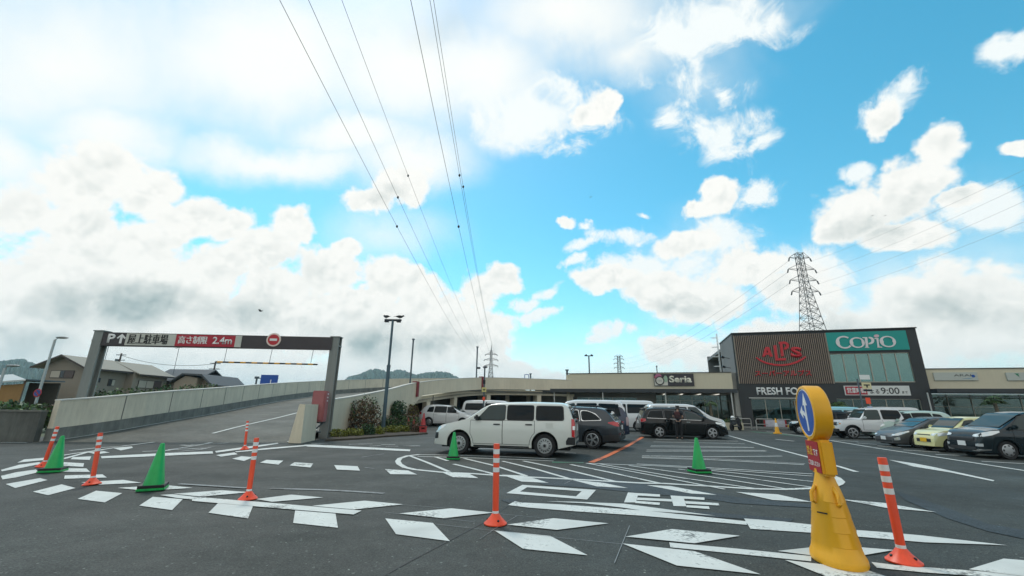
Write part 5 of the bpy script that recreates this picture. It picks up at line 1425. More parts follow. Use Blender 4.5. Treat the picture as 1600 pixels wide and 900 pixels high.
prius = dict(L=4.54, W=1.76, top=[(-2.27, .45), (-2.26, .95), (-2.20, 1.08), (-1.9, 1.18), (-1.0, 1.42), (-.3, 1.475), (.1, 1.46), (.4, 1.39), (1.25, .98), (1.45, .92), (1.95, .76), (2.15, .64), (2.26, .50), (2.27, .34)],
    belt=[(-2.27, 1.08), (-1, 1.0), (1.2, .88)], tumble=.36, xf=1.33, xr=-1.37, rw=.32, rim='alloy', paint=GREYP, sill=.17, arch=1.12, kf=.32, lf=.9, crease=.74,
    doors=[(-.98, .02), (.04, 1.06)],
    windows=[([(.08, .99), (1.02, .93), (.45, 1.28), (.08, 1.34)], GC), ([(-.98, 1.04), (.0, 1.0), (.0, 1.35), (-.75, 1.32)], GD)],
    mirror=(.92, .98), screen=(.99, 1.37, .60), rear_screen=(1.15, 1.36, .5),
    sides=[('headlight', [('x', 1.62, .74, .80), ('x', 1.88, .64, .74), ('x', 2.06, .56, .68), ('y', .66, .55, .63), ('y', .50, .56, .61)], LC, True), ('fog_lamp', [('x', 2.02, .36, .50), ('x', 2.10, .34, .48), ('y', .72, .34, .44)], LC, True), ('taillight', [('x', -2.05, .8, 1.1), ('x', -2.22, .75, 1.05), ('y', .76, .75, 1.05), ('y', .68, .75, 1.0)], LR, False)],
    ends=[('lower_grille', [('y', -.55, .24, .34), ('y', .55, .24, .34)], TB, True), ('grille', [('y', -.25, .52, .56), ('y', .25, .52, .56)], TB, True)], plates=(.42, .8))
c12 = car('hybrid_car', 'sleek mid grey hatchback with pointed nose between white off-roader and cream car', 'car', prius)
place(c12, 1436, 700.5, 'lf', prius, HEAD+6, .86)
def jeep_extra(root, s):
    for x in (1.02, -1.23):
        for sd_ in (1, -1):
            mb = MB(); rr = .34*1.20; pts = [(x+rr*math.cos(PI*k/12), sd_*(s.W/2+.015), .34+rr*math.sin(PI*k/12)) for k in range(13)]; mb.tube(pts, .03, 6); mb.build('arch_trim', TB, root)
    mb = MB(); mb.ball((-1.78, 0, .85), .30, 14, (.35, 1, 1)); mb.build('spare_wheel', MATS['rubber'], root)
    mb = MB(); mb.box((1.70, 0, .44), (.12, 1.35, .18), bev=.03); mb.build('front_bumper', TB, root)
jeep = dict(L=3.4, W=1.475, top=[(-1.66, .55), (-1.655, 1.0), (-1.62, 1.06), (-1.52, 1.60), (-1.44, 1.68), (-1.0, 1.70), (.0, 1.69), (.15, 1.64), (.52, 1.12), (.60, 1.07), (1.35, 1.02), (1.52, .95), (1.64, .82), (1.66, .50)],
    belt=[(-1.65, 1.08), (.55, 1.04)], tumble=.14, xf=1.02, xr=-1.23, rw=.34, arch=1.16, rim='alloy', paint=WH2, sill=.40, kf=.12, lf=.3, rc=.08, kr=.06,
    doors=[(-.52, .46)],
    windows=[([(-.44, 1.09), (.42, 1.07), (.16, 1.56), (-.44, 1.57)], GC, .06), ([(-1.48, 1.32), (-1.30, 1.11), (-.58, 1.10), (-.58, 1.57), (-1.42, 1.56)], GD, .10)],
    mirror=(.36, 1.14), screen=(1.15, 1.60, .58), rear_screen=(1.16, 1.56, .52),
    sides=[('headlight', [('y', .60, .74, .92), ('y', .44, .74, .92)], LC, True), ('side_lamp', [('x', 1.56, .78, .84), ('x', 1.63, .78, .84), ('y', .68, .78, .84)], mat('lamp_amber', (.7, .25, .02), .3), True), ('taillight', [('x', -1.60, .62, .85), ('y', .66, .62, .85), ('y', .60, .62, .85)], LR, False)],
    ends=[('grille', [('y', -.42, .70, .90), ('y', .42, .70, .90)], TB, True)], plates=(.60, None), plate_m=MATS['plate_yellow'], extra=[jeep_extra])
c13 = car('off_road_car', 'small square white off-roader with black bumper and yellow number plate in the right row', 'car', jeep)
place(c13, 1335, 686, 'lf', jeep, HEAD, .97)
v14 = van_spec(WH2, 1.85)
c14 = car('panel_van', 'white van standing behind the small off-roader and grey hatchback', 'van', v14)
c14.location = (G(1395, 676).x+1.6, G(1395, 676).y+2.5, 0); c14.rotation_euler = (0, 0, R(HEAD))
h15 = dict(hatch); h15['rim'] = 'steel'
c15 = car('hatchback', 'white low hatchback just behind the small off-roader, its bonnet beside the yellow sign', 'car', h15)
place(c15, 1318, 680.5, 'lf', h15, HEAD)
v16 = dict(van_spec(LBLUE, 1.78, 3.6))
c16 = car('panel_van', 'pale blue box van behind the white hatchback in the right row', 'van', v16)
c16.location = (c15.location.x+.9, c15.location.y+3.4, 0); c16.rotation_euler = (0, 0, R(HEAD))
k17 = dict(kei); k17['paint'] = BLK
c17 = car('kei_car', 'small black car half hidden by the yellow sign stand, near the shop entrance', 'car', k17)
place(c17, 1252, 679, 'lf', k17, HEAD-14)
g18 = dict(hatch); g18['paint'] = paint('paint_mint', (.45, .58, .52))
c18 = car('hatchback', 'pale mint hatchback whose roof shows between white van and grey hatchback', 'car', g18)
c18.location = (c12.location.x+3.6, c12.location.y+5.2, 0); c18.rotation_euler = (0, 0, R(HEAD+2))
# ------------------------------------------------------------------ delineator posts
def lean(b, t):
    g = G(*b); v = A(*t, g.y)-g; return g, v.length, math.atan2(v.x, v.z)
def make_post():
    r = thing('delineator_post', 'orange post', 'traffic post', group='orange delineator posts')
    mb = MB(); mb.lathe([(.042, .10), (.042, .985), (.038, .995), (0, .997)], 20); mb.build('post', MATS['orange'], r, 40)
    mb = MB(); mb.lathe([(.152, .0), (.152, .012), (.13, .03), (.075, .085), (.046, .125), (.042, .13)], 24)
    bs = mb.build('base', MATS['orange'], r, 40)
    for k in range(3):
        a = k*2*PI/3+.9; mb = MB(); mb.lathe([(0, 0), (.016, 0), (.013, .012), (0, .014)], 10, Matrix.Translation((.105*math.cos(a), .105*math.sin(a), .052)) @ Matrix.Rotation(a, 4, 'Z') @ Matrix.Rotation(R(35), 4, 'Y')); mb.build('bolt', MATS['black'], bs)
    for z0, z1 in ((.862, .925), (.752, .812), (.634, .692), (.125, .158)):
        mb = MB(); mb.lathe([(.0435, z0), (.0435, z1)], 20); mb.build('reflective_band', MATS['reflective_white'], r, 40)
    return r
dp0 = make_post()
POSTS = [((143, 758), (157, 677), 'orange post with white bands between the two left green cones'), ((67, 730), (90, 667), 'orange post with white bands standing just behind the leftmost green cone'), ((387, 781), (401, 685), 'orange post with white bands on the long white line right of a green cone'),
    ((382, 703), (387, 658), 'small looking orange post with white bands farthest away, below the ramp'), ((774, 820), (776, 694), 'upright orange post with white bands in the middle foreground, before the white wagon'), ((1413, 880), (1378, 716), 'orange post with white bands leaning beside the yellow sign stand, nearest of all')]
for i, (b, t, lab) in enumerate(POSTS):
    o = dp0 if i == 0 else copy_tree(dp0)
    g, ln_, an = lean(b, t); o.location = g+Vector((0, 0, .012)); o.rotation_euler = (0, an, 0); k = ln_/1.0; o.scale = (k, k, k); o['label'] = lab
# ------------------------------------------------------------------ cones
def make_cone(name, label, m, group, h=.70, base=MATS['black']):
    r = thing(name, label, 'traffic cone', group=group)
    mb = MB(); mb.lathe([(.150, .03), (.145, .05), (.032, h-.012), (.022, h), (0, h)], 24); mb.build('cone', m, r, 40)
    mb = MB(); mb.box((0, 0, .018), (.37, .37, .034), bev=.010); mb.build('foot', m, r)
    mb = MB()
    mb.lathe([(.17, .036), (.24, .037), (.245, .075), (.235, .082), (.165, .075)], 4, Matrix.Rotation(R(45), 4, 'Z')); mb.build('weight', base, r)
    return r
gc = make_cone('traffic_cone', 'green cone', MATS['green_cone'], 'green cones')
for i, (b, t, rz, lab) in enumerate([((82, 738), (95, 682), 25, 'green traffic cone at far left in front of an orange post'), ((238, 766), (250, 694), 28, 'largest looking green traffic cone, among white blocks left of the middle'),
        ((708, 718), (708, 676), 5, 'green traffic cone before the front wheel of the white wagon'), ((1093, 739), (1089, 685), 8, 'green traffic cone on the striped island before the black minivan')]):
    o = gc if i == 0 else copy_tree(gc)
    g, ln_, an = lean(b, t); o.location = g+Vector((0, 0, .016)); o.rotation_euler = (0, 0, R(rz)); k = ln_/.70; o.scale = (k, k, k); o['label'] = lab
rc = make_cone('traffic_cone', 'red cone', MATS['red_old'], 'red cones by the shrubs')
crate = thing('crate', 'faded red plastic crate with a red cone on top beside the shrubs', 'crate', G(660.5, 677.5), R(12))
mb = MB(); pierced(mb, -.19, .19, 0, .36, -.19, -.17, [(-.10, .10, .24, .31)]); mb.span(-.19, .19, .17, .19, 0, .36); mb.span(-.19, -.17, -.169, .169, 0, .36); mb.span(.17, .19, -.169, .169, 0, .36); mb.span(-.169, .169, -.169, .169, .31, .34); mb.build('box', MATS['red_old'], crate)
mb = MB(); mb.span(-.20, .20, -.20, -.191, .33, .37); mb.span(-.20, .20, .191, .20, .33, .37); mb.span(-.2, -.191, -.19, .19, .33, .37); mb.span(.191, .2, -.19, .19, .33, .37); mb.build('rim', MATS['red_old'], crate)
cz = crate.location
for i, (loc, lab) in enumerate([(Vector((cz.x, cz.y, .345)), 'red traffic cone standing on the red crate'), (Vector((G(630, 672).x, G(630, 672).y+1.2, 0)), 'red traffic cone behind the shrubs, leftmost of the red ones'),
        (Vector((cz.x-.35, cz.y+1.3, 0)), 'faded red traffic cone just left of the red crate'), (Vector((cz.x-.78, cz.y+1.2, 0)), 'dull red traffic cone in the flowering shrub')]):
    o = rc if i == 0 else copy_tree(rc)
    o.location = loc; o['label'] = lab; o.scale = (.95, .95, 1)
yc = make_cone('traffic_cone', 'tall yellow and white cone in front of the shop entrance railing', MATS['yellow'], None, .95, MATS['yellow'])
yc.location = G(1215, 678); mb = MB(); mb.lathe([(.098, .42), (.068, .68)], 20); mb.build('band', MATS['reflective_white'], yc, 40)
# ------------------------------------------------------------------ yellow sign stand
ys = thing('sign_stand', 'tall yellow plastic sign stand with round blue arrow sign and red notice', 'sign stand', G(1311, 879)+Vector((0, 0, .012)), R(163))   # local +x is the way the signs face
Y_ = MATS['yellow']
mb = MB()
prof = [(.305, .0), (.315, .02), (.31, .06), (.285, .10), (.264, .17), (.2675, .178), (.241, .29), (.2445, .298), (.214, .42), (.2175, .428), (.188, .545), (.1915, .553), (.155, .66), (.125, .73), (.105, .79), (.10, .84), (0, .84)]
mb.lathe(prof, 40, None, .72, 1.0); mb.build('body', Y_, ys, 35)
mb = MB(); mb.tube([(.10, .05, .50), (.165, .07, .54), (.155, .06, .62), (.11, .04, .68)], .018, 8); mb.tube([(-.02, .165, .50), (-.02, .235, .55), (-.02, .20, .63), (-.02, .13, .68)], .019, 8); mb.build('handle', Y_, ys, 50)
mb = MB(); mb.box((.12, .155, .45), (.006, .09, .012), R(48)); mb.build('slot', MATS['black'], ys)
mb = MB(); mb.box((.0, 0, .958), (.125, .40, .345), bev=.022); mb.build('notice_frame', Y_, ys, 40)
mb = MB(); mb.box((.066, 0, .958), (.006, .345, .30), bev=.002); nb = mb.build('notice_plate', mat('notice_red', (.36, .012, .02), .45), ys)
ex, ez = (0, 1, 0), (0, 0, 1)
# seen from the front, reading direction is +y
text('notice_lettering', '禁止', mat('letter_yellow', (.75, .45, .03), .5), nb, (.0695, -.15, .965), ex, ez, .17, .09, .002, .004)
text('notice_lettering', 'です', wl_, nb, (.0695, .03, .968), ex, ez, .12, .068, .002, .004)
text('notice_lettering', 'ご注意ください', wl_, nb, (.0695, -.155, .865), ex, ez, .31, .05, .002, .002)
DK = .91
md = Matrix.Translation((-.085, 0, 1.395)) @ Matrix.Rotation(R(90), 4, 'Y') @ Matrix.Diagonal((DK, DK, 1, 1))
mb = MB(); mb.lathe([(0, 0), (.285, 0), (.305, .015), (.308, .14), (.300, .16), (.272, .165), (.268, .150), (0, .150)], 48, md); mb.build('disc_frame', Y_, ys, 30)
mb = MB(); mb.lathe([(.266, .151), (.266, .158), (0, .158)], 48, md); dsc = mb.build('arrow_sign', MATS['sign_blue'], ys, 30)
mb = MB(); mb.lathe([(.2655, .1585), (.256, .1605), (.256, .1585)], 48, md); mb.build('white_edge', MATS['reflective_white'], dsc, 30)
fx = -.085+.1585
def flatsign(pts, nm):
    mb = MB(); mb.prism([(fx, y*DK, z*DK+1.395) for y, z in pts], (.003, 0, 0)); mb.build(nm, MATS['reflective_white'], dsc)
flatsign([(.005, -.205), (.045, -.205), (.045, .08), (.095, .08), (.025, .22), (-.045, .08), (.005, .08)], 'up_arrow')
cv = [(.004, -.17), (.004, -.10), (-.02, -.045), (-.085, -.02), (-.085, -.07), (-.175, .0), (-.085, .075), (-.085, .022), (-.045, .012), (.004, -.02)]
flatsign(cv, 'left_arrow')
# ------------------------------------------------------------------ lamp posts and poles
lp = thing('lamp_post', 'tall dark T-shaped lamp post among the shrubs with two birds on it', 'lamp post', G(598, 674.5), 0)
mb = MB(); mb.tube([(0, 0, 0), (0, 0, 3.6)], .105, 12); mb.tube([(0, 0, 3.6), (0, 0, 6.35)], .07, 12); mb.tube([(0, 0, 3.55), (0, 0, 3.68)], .115, 12); mb.build('pole', mat('pole_blue', (.075, .12, .145), .5, .3, var=.1), lp, 40)
mb = MB(); mb.span(-.50, .52, -.05, .05, 6.28, 6.40, .02); mb.build('crossbar', MATS['dark_metal'], lp)
for s_ in (-1, 1):
    mb = MB(); mb.box((s_*.36, 0, 6.245), (.26, .22, .06), bev=.02); mb.build('lamp', MATS['dark_metal'], lp)
mb = MB(); mb.span(-.16, .16, -.16, .16, 0, .02); mb.build('base_plate', MATS['dark_metal'], lp)
def street_lamp(label, b, t, Y, arm, zb=0.0):
    p = A(*t, Y); q = A(*b, Y)
    r = thing('street_lamp', label, 'street lamp', (p.x, Y, 0), 0, 'pale street lamps at the left')
    mb = MB(); mb.tube([(0, 0, 0), (0, 0, p.z-.1), (.12, 0, p.z)], .065, 10, True, .04); mb.build('pole', mat('pole_pale', (.42, .46, .46), .5, .4), r, 50)
    mb = MB(); mb.ball((arm*.55+.1, 0, p.z+.02), .30, 12, (1.05, .5, .20)); mb.build('lamp', mat('lamp_grey', (.3, .31, .3), .5), r, 60)
    return r, p
sl, p_ = street_lamp('pale slanting street lamp with a round no-parking sign before the grey house', (52, 648), (87, 528), 22, .42)
mb = MB(); mb.lathe([(0, -.02), (.20, -.02), (.20, 0), (0, 0)], 24, Matrix.Translation((0, -.07, A(57, 614, 22).z)) @ Matrix.Rotation(R(90), 4, 'X')); ns = mb.build('no_parking_sign', mat('sign_rim_red', (.42, .03, .03), .4), sl)
mb = MB(); mb.lathe([(0, .001), (.155, .001), (.155, .008), (0, .008)], 24, Matrix.Translation((0, -.07, A(57, 614, 22).z)) @ Matrix.Rotation(R(90), 4, 'X')); mb.build('blue_face', mat('face_blue', (.03, .07, .30), .4), ns)
mb = MB(); mb.box((0, -.082, A(57, 614, 22).z), (.34, .008, .045), 0, R(45)); mb.build('slash', MATS['sign_rim_red'], ns)
street_lamp('pale street lamp cut by the left edge of the photo', (8, 640), (9, 572), 20, .40)
def thin_pole(label, top, Y, r=.06, zb=0, ex_=None):
    p = A(*top, Y); o = thing('pole', label, 'pole', (p.x, Y, zb), 0)
    mb = MB(); mb.tube([(0, 0, 0), (0, 0, p.z-zb)], r, 8); mb.tube([(0, 0, p.z-zb-.06), (0, 0, p.z-zb+.04)], r*1.8, 8); mb.build('shaft', MATS['pole_grey'], o, 40)
    return o, p
thin_pole('thin dark bare pole behind the ramp wall, left of the white wagon', (646, 530), 36, .07)
o, p = thin_pole('thin dark bare pole with a small speaker, left of the distant pylon', (746, 542), 46, .075, 3.0)
mb = MB(); mb.box((.22, 0, 2.4), (.36, .2, .2), bev=.04); mb.build('speaker', MATS['dark_metal'], o)
o, p = thin_pole('short pole with yellow notice signs in front of the ramp openings', (757.5, 574), 33, .055)
for py, m, hh, ww in ((609, mat('sign_yellow', (.62, .55, .22), .5), .34, .34), (623, MATS['orange'], .26, .20), (597, MATS['dark_metal'], .3, .18)):
    zz = A(757, py, 33).z; mb = MB(); mb.box((.0, -.09, zz), (ww, .03, hh), bev=.006); sg = mb.build('notice_sign', m, o)
mb = MB(); mb.box((0, -.108, A(757, 609, 33).z), (.20, .005, .05)); mb.box((0, -.108, A(757, 609, 33).z-.02), (.05, .005, .18)); mb.build('mark', MATS['black'], o)
mb = MB(); mb.ball((.03, 0, p.z+.02), .13, 10, (1.5, .8, .6)); mb.build('camera_head', MATS['dark_metal'], o)
p = A(920, 556, 45); o = thing('lamp_post', 'small T-shaped lamp post on the roof of the left wing', 'lamp post', (p.x, 45, 4.3), 0)
mb = MB(); mb.tube([(0, 0, -1), (0, 0, p.z-4.3)], .07, 8); mb.build('pole', MATS['pole_grey'], o); mb = MB(); mb.box((0, 0, p.z-4.3), (.72, .1, .08)); mb.build('crossbar', MATS['dark_metal'], o)
for s_ in (-1, 1): mb = MB(); mb.box((s_*.32, 0, p.z-4.24), (.24, .2, .14), 0, s_*.4); mb.build('lamp', MATS['dark_metal'], o)
thin_pole('short dark post standing on the roof car park left of the cream wing', (886, 578), 46, .11, 3.2)
thin_pole('short thin post above the dark board with round emblem', (1026, 572), 44, .05, 4.0)
o, p = thin_pole('stubby pole with a small frame beside it on the roof car park', (829, 584), 48, .08, 3.2)
mb = MB()
for a, b in (((-.65, 0, .3), (-.65, 0, p.z-3.3)), ((-.65, 0, p.z-3.3), (-.2, 0, p.z-3.3)), ((-.2, 0, .3), (-.2, 0, p.z-3.3))): mb.tube([a, b], .04, 6)
mb.build('frame', MATS['sign_blue'], o)
# sign post in front of the block
q = G(1357, 679); Yq = q.y
o = thing('sign_post', 'post carrying a white board and yellow T sign in front of the opening hours board', 'sign post', q, 0)
tp = A(1350, 592, Yq)
mb = MB(); mb.tube([(0, 0, 0), (0, 0, tp.z)], .05, 10); mb.build('post', MATS['pole_grey'], o)
def board(px0, py0, px1, py1, m, nm='sign_plate'):
    a, b = A(px0, py1, Yq), A(px1, py0, Yq); mb = MB(); mb.span(a.x-q.x, b.x-q.x, -.10, -.07, a.z, b.z); return mb.build(nm, m, o), (a-q, b-q)
board(1342.5, 586, 1356.5, 593, MATS['white_plastic']); b1, (a_, b_) = board(1346.5, 598, 1358.5, 607.5, mat('sign_cream', (.70, .62, .36), .5))
mb = MB(); c_x = (a_.x+b_.x)/2; mb.span(c_x-.2, c_x+.2, -.112, -.101, b_.z-.20, b_.z-.12); mb.span(c_x-.05, c_x+.05, -.1125, -.1015, a_.z+.08, b_.z-.201); mb.build('mark', MATS['black'], b1)
board(1352.5, 621.5, 1357.5, 631, MATS['orange']); board(1355, 635, 1361, 642.5, mat('sign_palblue', (.45, .55, .72), .5)); board(1348, 608.5, 1360, 611.5, MATS['dark_metal'])
# rails before the entrance
def rail(label, px0, px1, py, hpx):
    a, b = G(px0, py), G(px1, py); v = b-a; ln_ = v.length
    r = thing('guard_rail', label, 'railing', a, math.atan2(v.y, v.x), 'pipe railings before the shops')
    mb = MB(); mb.tube([(0, 0, 0), (0, 0, .70), (.08, 0, .80), (ln_-.08, 0, .80), (ln_, 0, .70), (ln_, 0, 0)], .035, 8); mb.tube([(0, 0, .42), (ln_, 0, .42)], .025, 8); mb.build('pipe', mat('rail_pale', (.42, .41, .38), .5, .3), r, 50)
rail('pale pipe railing left of the shop entrance, beside a motorbike', 1156, 1175, 671, 12)
rail('pale pipe railing before the shop entrance behind the yellow cone', 1183, 1210, 672, 12); rail('pale pipe railing right of the yellow cone, before the entrance', 1216, 1238, 673, 12)
bn = thing('banner', 'pale notice sheet with red ends hung on the entrance railing', 'banner', G(1196, 671.8)-Vector((0, .08, 0)), FA)
mb = MB(); mb.span(0, 1.35, -.03, 0, .25, .74); mb.build('sheet', mat('sheet_pale', (.52, .50, .55), .6, var=.15, vscale=9), bn)
for x in (-.06, 1.36): mb = MB(); mb.span(x-.03, x+.08, -.032, .002, .25, .74); mb.build('red_end', MATS['red_old'], bn)
# parked motorbike: wheels, body, seat, mirror-white helmet on top
mo = thing('motorbike', 'dark scooter parked by the railing left of the shop entrance', 'motorbike', G(1151, 673), R(35))
for x in (-.55, .55): wheel(mo, x, .02, .26, 'steel', .10)
mb = MB(); mb.box((-.30, 0, .52), (.70, .26, .26), bev=.08); mb.box((.08, 0, .30), (.5, .24, .07), bev=.02); mb.tube([(.55, 0, .3), (.38, 0, .98)], .05, 8); mb.box((.42, 0, .62), (.10, .32, .52), 0, -.2, bev=.05); mb.build('body', mat('bike_dark', (.05, .05, .055), .35), mo, 40)
mb = MB(); mb.box((-.32, 0, .71), (.72, .26, .12), bev=.05); mb.build('seat', MATS['seat'], mo, 40)
mb = MB(); mb.tube([(.36, -.32, .98), (.38, 0, 1.0), (.36, .32, .98)], .02, 6); mb.build('handlebar', MATS['black'], mo)
hm = thing('helmet', 'white helmet left on the parked scooter', 'helmet', mo.location+Vector((-.25, -.15, .77)), R(35))
mb = MB(); mb.lathe([(.13, 0), (.15, .08), (.135, .17), (.08, .24), (0, .26)], 18); mb.build('shell', MATS['white_plastic'], hm, 60)
mb = MB(); mb.lathe([(.152, .07), (.148, .13)], 18); mb.build('visor', MATS['black'], hm, 60)
pl = thing('planter', 'pale box planter left of the scooter under the shop canopy', 'planter', G(1141, 671.5), FA)
mb = MB(); pierced(mb, -.9, .9, 0, .52, -.2, -.16, []); mb.span(-.9, .9, .16, .2, 0, .52); mb.span(-.9, -.86, -.159, .159, 0, .52); mb.span(.86, .9, -.159, .159, 0, .52); mb.span(-.859, .859, -.159, .159, 0, .45); mb.build('box', mat('planter_pale', (.52, .47, .33), .7), pl)
mb = MB(); mb.leaves((0, 0, .62), (.85, .16, .16), 260, .09, .2, seed=3); mb.build('foliage', MATS['leaf'], pl)
# ------------------------------------------------------------------ shrubs by the ramp wall
def shrub(name, label, cat, x, y, rx, ry, h, n, size, m, group, stem=True, seed=1, dome=False, m2=None):
    r = thing(name, label, cat, (x, y, 0), 0, group)
    rnd = random.Random(seed); mb = MB()
    for _ in range(n):
        while True:
            v = Vector((rnd.uniform(-1, 1), rnd.uniform(-1, 1), rnd.uniform(0, 1)))
            q = v.x**2+v.y**2
            # a clipped column with a rounded top
            if q <= 1 and (not dome or v.z < 1-.55*q**1.6): break
        k = .72+.28*rnd.random()**.4
        if rnd.random() < .65:
            d = math.hypot(v.x, v.y) or 1; v.x *= k/d*min(1, d+.35); v.y *= k/d*min(1, d+.35)
        lump = 1+.10*math.sin(7*v.x+seed)+.09*math.sin(6*v.y+9*v.z+seed*2)+.05*math.sin(17*v.z+11*v.x)
        p = Vector((v.x*rx*lump, v.y*ry*lump, .08+v.z*(h-.1)*(.97+.06*lump-.06)))
        s = size*rnd.uniform(.6, 1.4)
        a = Vector((rnd.gauss(0, 1), rnd.gauss(0, 1), rnd.gauss(0, 1))).normalized()*s
        b = a.cross(Vector((rnd.gauss(0, 1), rnd.gauss(0, 1), rnd.gauss(0, 1)))).normalized()*s*.45
        mb.face((p-a*.5, p+b, p+a*.6, p-b))
    mb.build('foliage', m, r)
    if m2:
        m_ = MB(); m_.leaves((0, 0, h*.62), (rx*1.02, ry*1.02, h*.42), n//5, size*.9, .8, seed=seed+5); m_.build('blossom', m2, r)
    m_ = MB()
    for k in range(7 if stem else 3):
        a = rnd.uniform(0, 6.28); rr = rnd.uniform(.2, .75)
        m_.tube([(.05*math.cos(a), .05*math.sin(a), 0), (rx*rr*.5*math.cos(a), ry*rr*.5*math.sin(a), h*.4), (rx*rr*math.cos(a), ry*rr*math.sin(a), h*.82)], .018, 5, True, .006)
    m_.build('stem', MATS['bark'], r)
    return r
L_, LD, LY, LRU, LP = (MATS[k] for k in ('leaf', 'leaf_dark', 'leaf_yellow', 'leaf_rust', 'leaf_pink'))
def at_w(px, X): 
    d = ray(px, 660); t = X/d.x; return d.y*t
shrub('clipped_shrub', 'tall clipped rusty brown shrub with rounded top by the ramp wall', 'shrub', -7.45, at_w(569, -7.45), .70, .62, A(569, 621, at_w(569, -7.45)).z, 2300, .085, LRU, 'clipped tall shrubs', seed=1, dome=True, m2=L_)
shrub('clipped_shrub', 'tall clipped dark green shrub right of the T-shaped lamp post', 'shrub', -7.2, at_w(619, -7.2), .54, .5, A(619, 624, at_w(619, -7.2)).z, 3200, .085, LD, 'clipped tall shrubs', seed=2, dome=True)
shrub('clipped_shrub', 'clipped brownish shrub beside the arch of the ramp wall', 'shrub', -6.75, at_w(643, -6.75), .42, .42, A(643, 630, at_w(643, -6.75)).z, 1500, .08, LRU, 'clipped tall shrubs', seed=3, dome=True, m2=LY)
lows = [(525, 685, .42, .42, LY, 'low round yellow green bush beside the gate post'), (552, 683.5, .38, .42, LY, 'low yellow green bush at the foot of the rusty shrub'), (572, 682, .34, .6, LD, 'dark leafy low bush under the rusty shrub'), (586, 681, .36, .46, LY, 'low yellow green bush left of the T-shaped lamp post'),
    (592, 672, .36, .80, L_, 'green bush directly behind the T-shaped lamp post'), (610, 678, .36, .44, LY, 'low mossy bush right of the T-shaped lamp post'), (628, 677, .36, .42, LY, 'low olive bush before the flowering bush'), (618, 670, .5, .78, LD, 'dense dark bush below the dark green clipped shrub')]
for i, (px, py, r_, h_, m, lab) in enumerate(lows):
    g = G(px, py); shrub('low_bush', lab, 'bush', g.x, g.y+r_*.5, r_, r_, h_, 750, .065, m, 'low bushes by the ramp wall', False, 10+i, True)
for i, (px, py, r_, h_, m, lab) in enumerate([(606, 672, .55, .85, LP, 'flowering bush with dusty pink blossom left of the red cones'), (640, 676, .62, .92, LP, 'widest flowering bush with pale pink blossom beside the red crate'), (653, 677, .36, .52, LRU, 'small reddish bush touching the red crate'), (632, 668, .5, .95, L_, 'green bush with few blossoms below the brownish clipped shrub')]):
    g = G(px, py); shrub('flowering_bush', lab, 'bush', g.x, g.y+r_*.5, r_, r_, h_, 1000, .065, L_ if m is LP else m, 'flowering bushes by the ramp wall', False, 30+i, True, LP)
kb = MB(); pts = [G(508, 690), G(560, 687), G(600, 683.5), G(640, 681), G(668, 678.5)]
kb.prism([(p.x, p.y, .006) for p in pts]+[(p.x-.75, p.y+2.4, .006) for p in reversed(pts)], (0, 0, .07)); struct('planting_bed', kb, mat('soil', (.07, .055, .04), .95, var=.3, vscale=4))
# ------------------------------------------------------------------ left side: houses, bushes
def solid(parent, name, m, pts, vec): mb = MB(); mb.prism(pts, vec); return mb.build(name, m, parent)
h1 = thing('house', 'grey two-storey house with a low gable roof behind the street lamp', 'house', (-49.3, 45.6, 0), R(0))
wall1 = mat('house_wall', (.275, .245, .20), .85, var=.08, vscale=.4, dirt=.08); roof1 = mat('house_roof', (.30, .285, .24), .8, var=.12, stretch=(1, 8, 1)); wood = mat('dark_fascia', (.06, .05, .045), .7)
WD, LN, EZ, AZ = 4.2, 10.2, 5.0, 6.0
solid(h1, 'wall', wall1, [(0, 0, 0), (WD, 0, 0), (WD, 0, EZ), (WD/2, 0, AZ-.06), (0, 0, EZ)], (0, 5.2, 0))
solid(h1, 'wall', wall1, [(-.6, 5.201, 0), (WD+.9, 5.201, 0), (WD+.9, 5.201, EZ-.25), (WD/2+.3, 5.201, AZ-.06), (-.6, 5.201, EZ-.25)], (0, LN-5.2, 0))
rp = [(-.75, 0, EZ-.28), (WD/2, 0, AZ), (WD+.75, 0, EZ-.28), (WD+.75, 0, EZ-.14), (WD/2, 0, AZ+.16), (-.75, 0, EZ-.14)]
def roofslab(parent, name, m, x0, xm, x1, y0, y1, ze, za, t=.14):
    mb = MB()
    mb.prism([(x0, y0, ze), (xm, y0, za), (xm, y0, za+t), (x0, y0, ze+t)], (0, y1-y0, 0)); mb.prism([(xm+.002, y0, za), (x1, y0, ze), (x1, y0, ze+t), (xm+.002, y0, za+t)], (0, y1-y0, 0)); return mb.build(name, m, parent)
roofslab(h1, 'roof', roof1, -.75, WD/2, WD+.75, -.7, 5.3, EZ-.30, AZ, .10); roofslab(h1, 'roof', roof1, -1.2, WD/2+.15, WD+1.5, 5.32, LN+.6, EZ-.52, AZ-.05, .10)
mb = MB(); mb.prism([(-.77, -.74, EZ-.36), (WD/2, -.74, AZ-.06), (WD/2, -.74, AZ+.12), (-.77, -.74, EZ-.18)], (0, .03, 0)); mb.prism([(WD/2, -.7405, AZ-.06), (WD+.77, -.7405, EZ-.36), (WD+.77, -.7405, EZ-.18), (WD/2, -.7405, AZ+.12)], (0, .03, 0)); mb.span(WD+.76, WD+.80, -.7, 5.3, EZ-.38, EZ-.20); mb.span(WD+1.5, WD+1.54, 5.3, LN+.6, EZ-.60, EZ-.42); mb.build('bargeboard', wood, h1)
frame_d = mat('window_frame_dark', (.05, .042, .038), .5); curtain = mat('curtain', (.46, .43, .36), .6); pane_d = mat('pane_dark', (.05, .055, .06), .1); shutter = mat('shutter', (.10, .075, .07), .6)
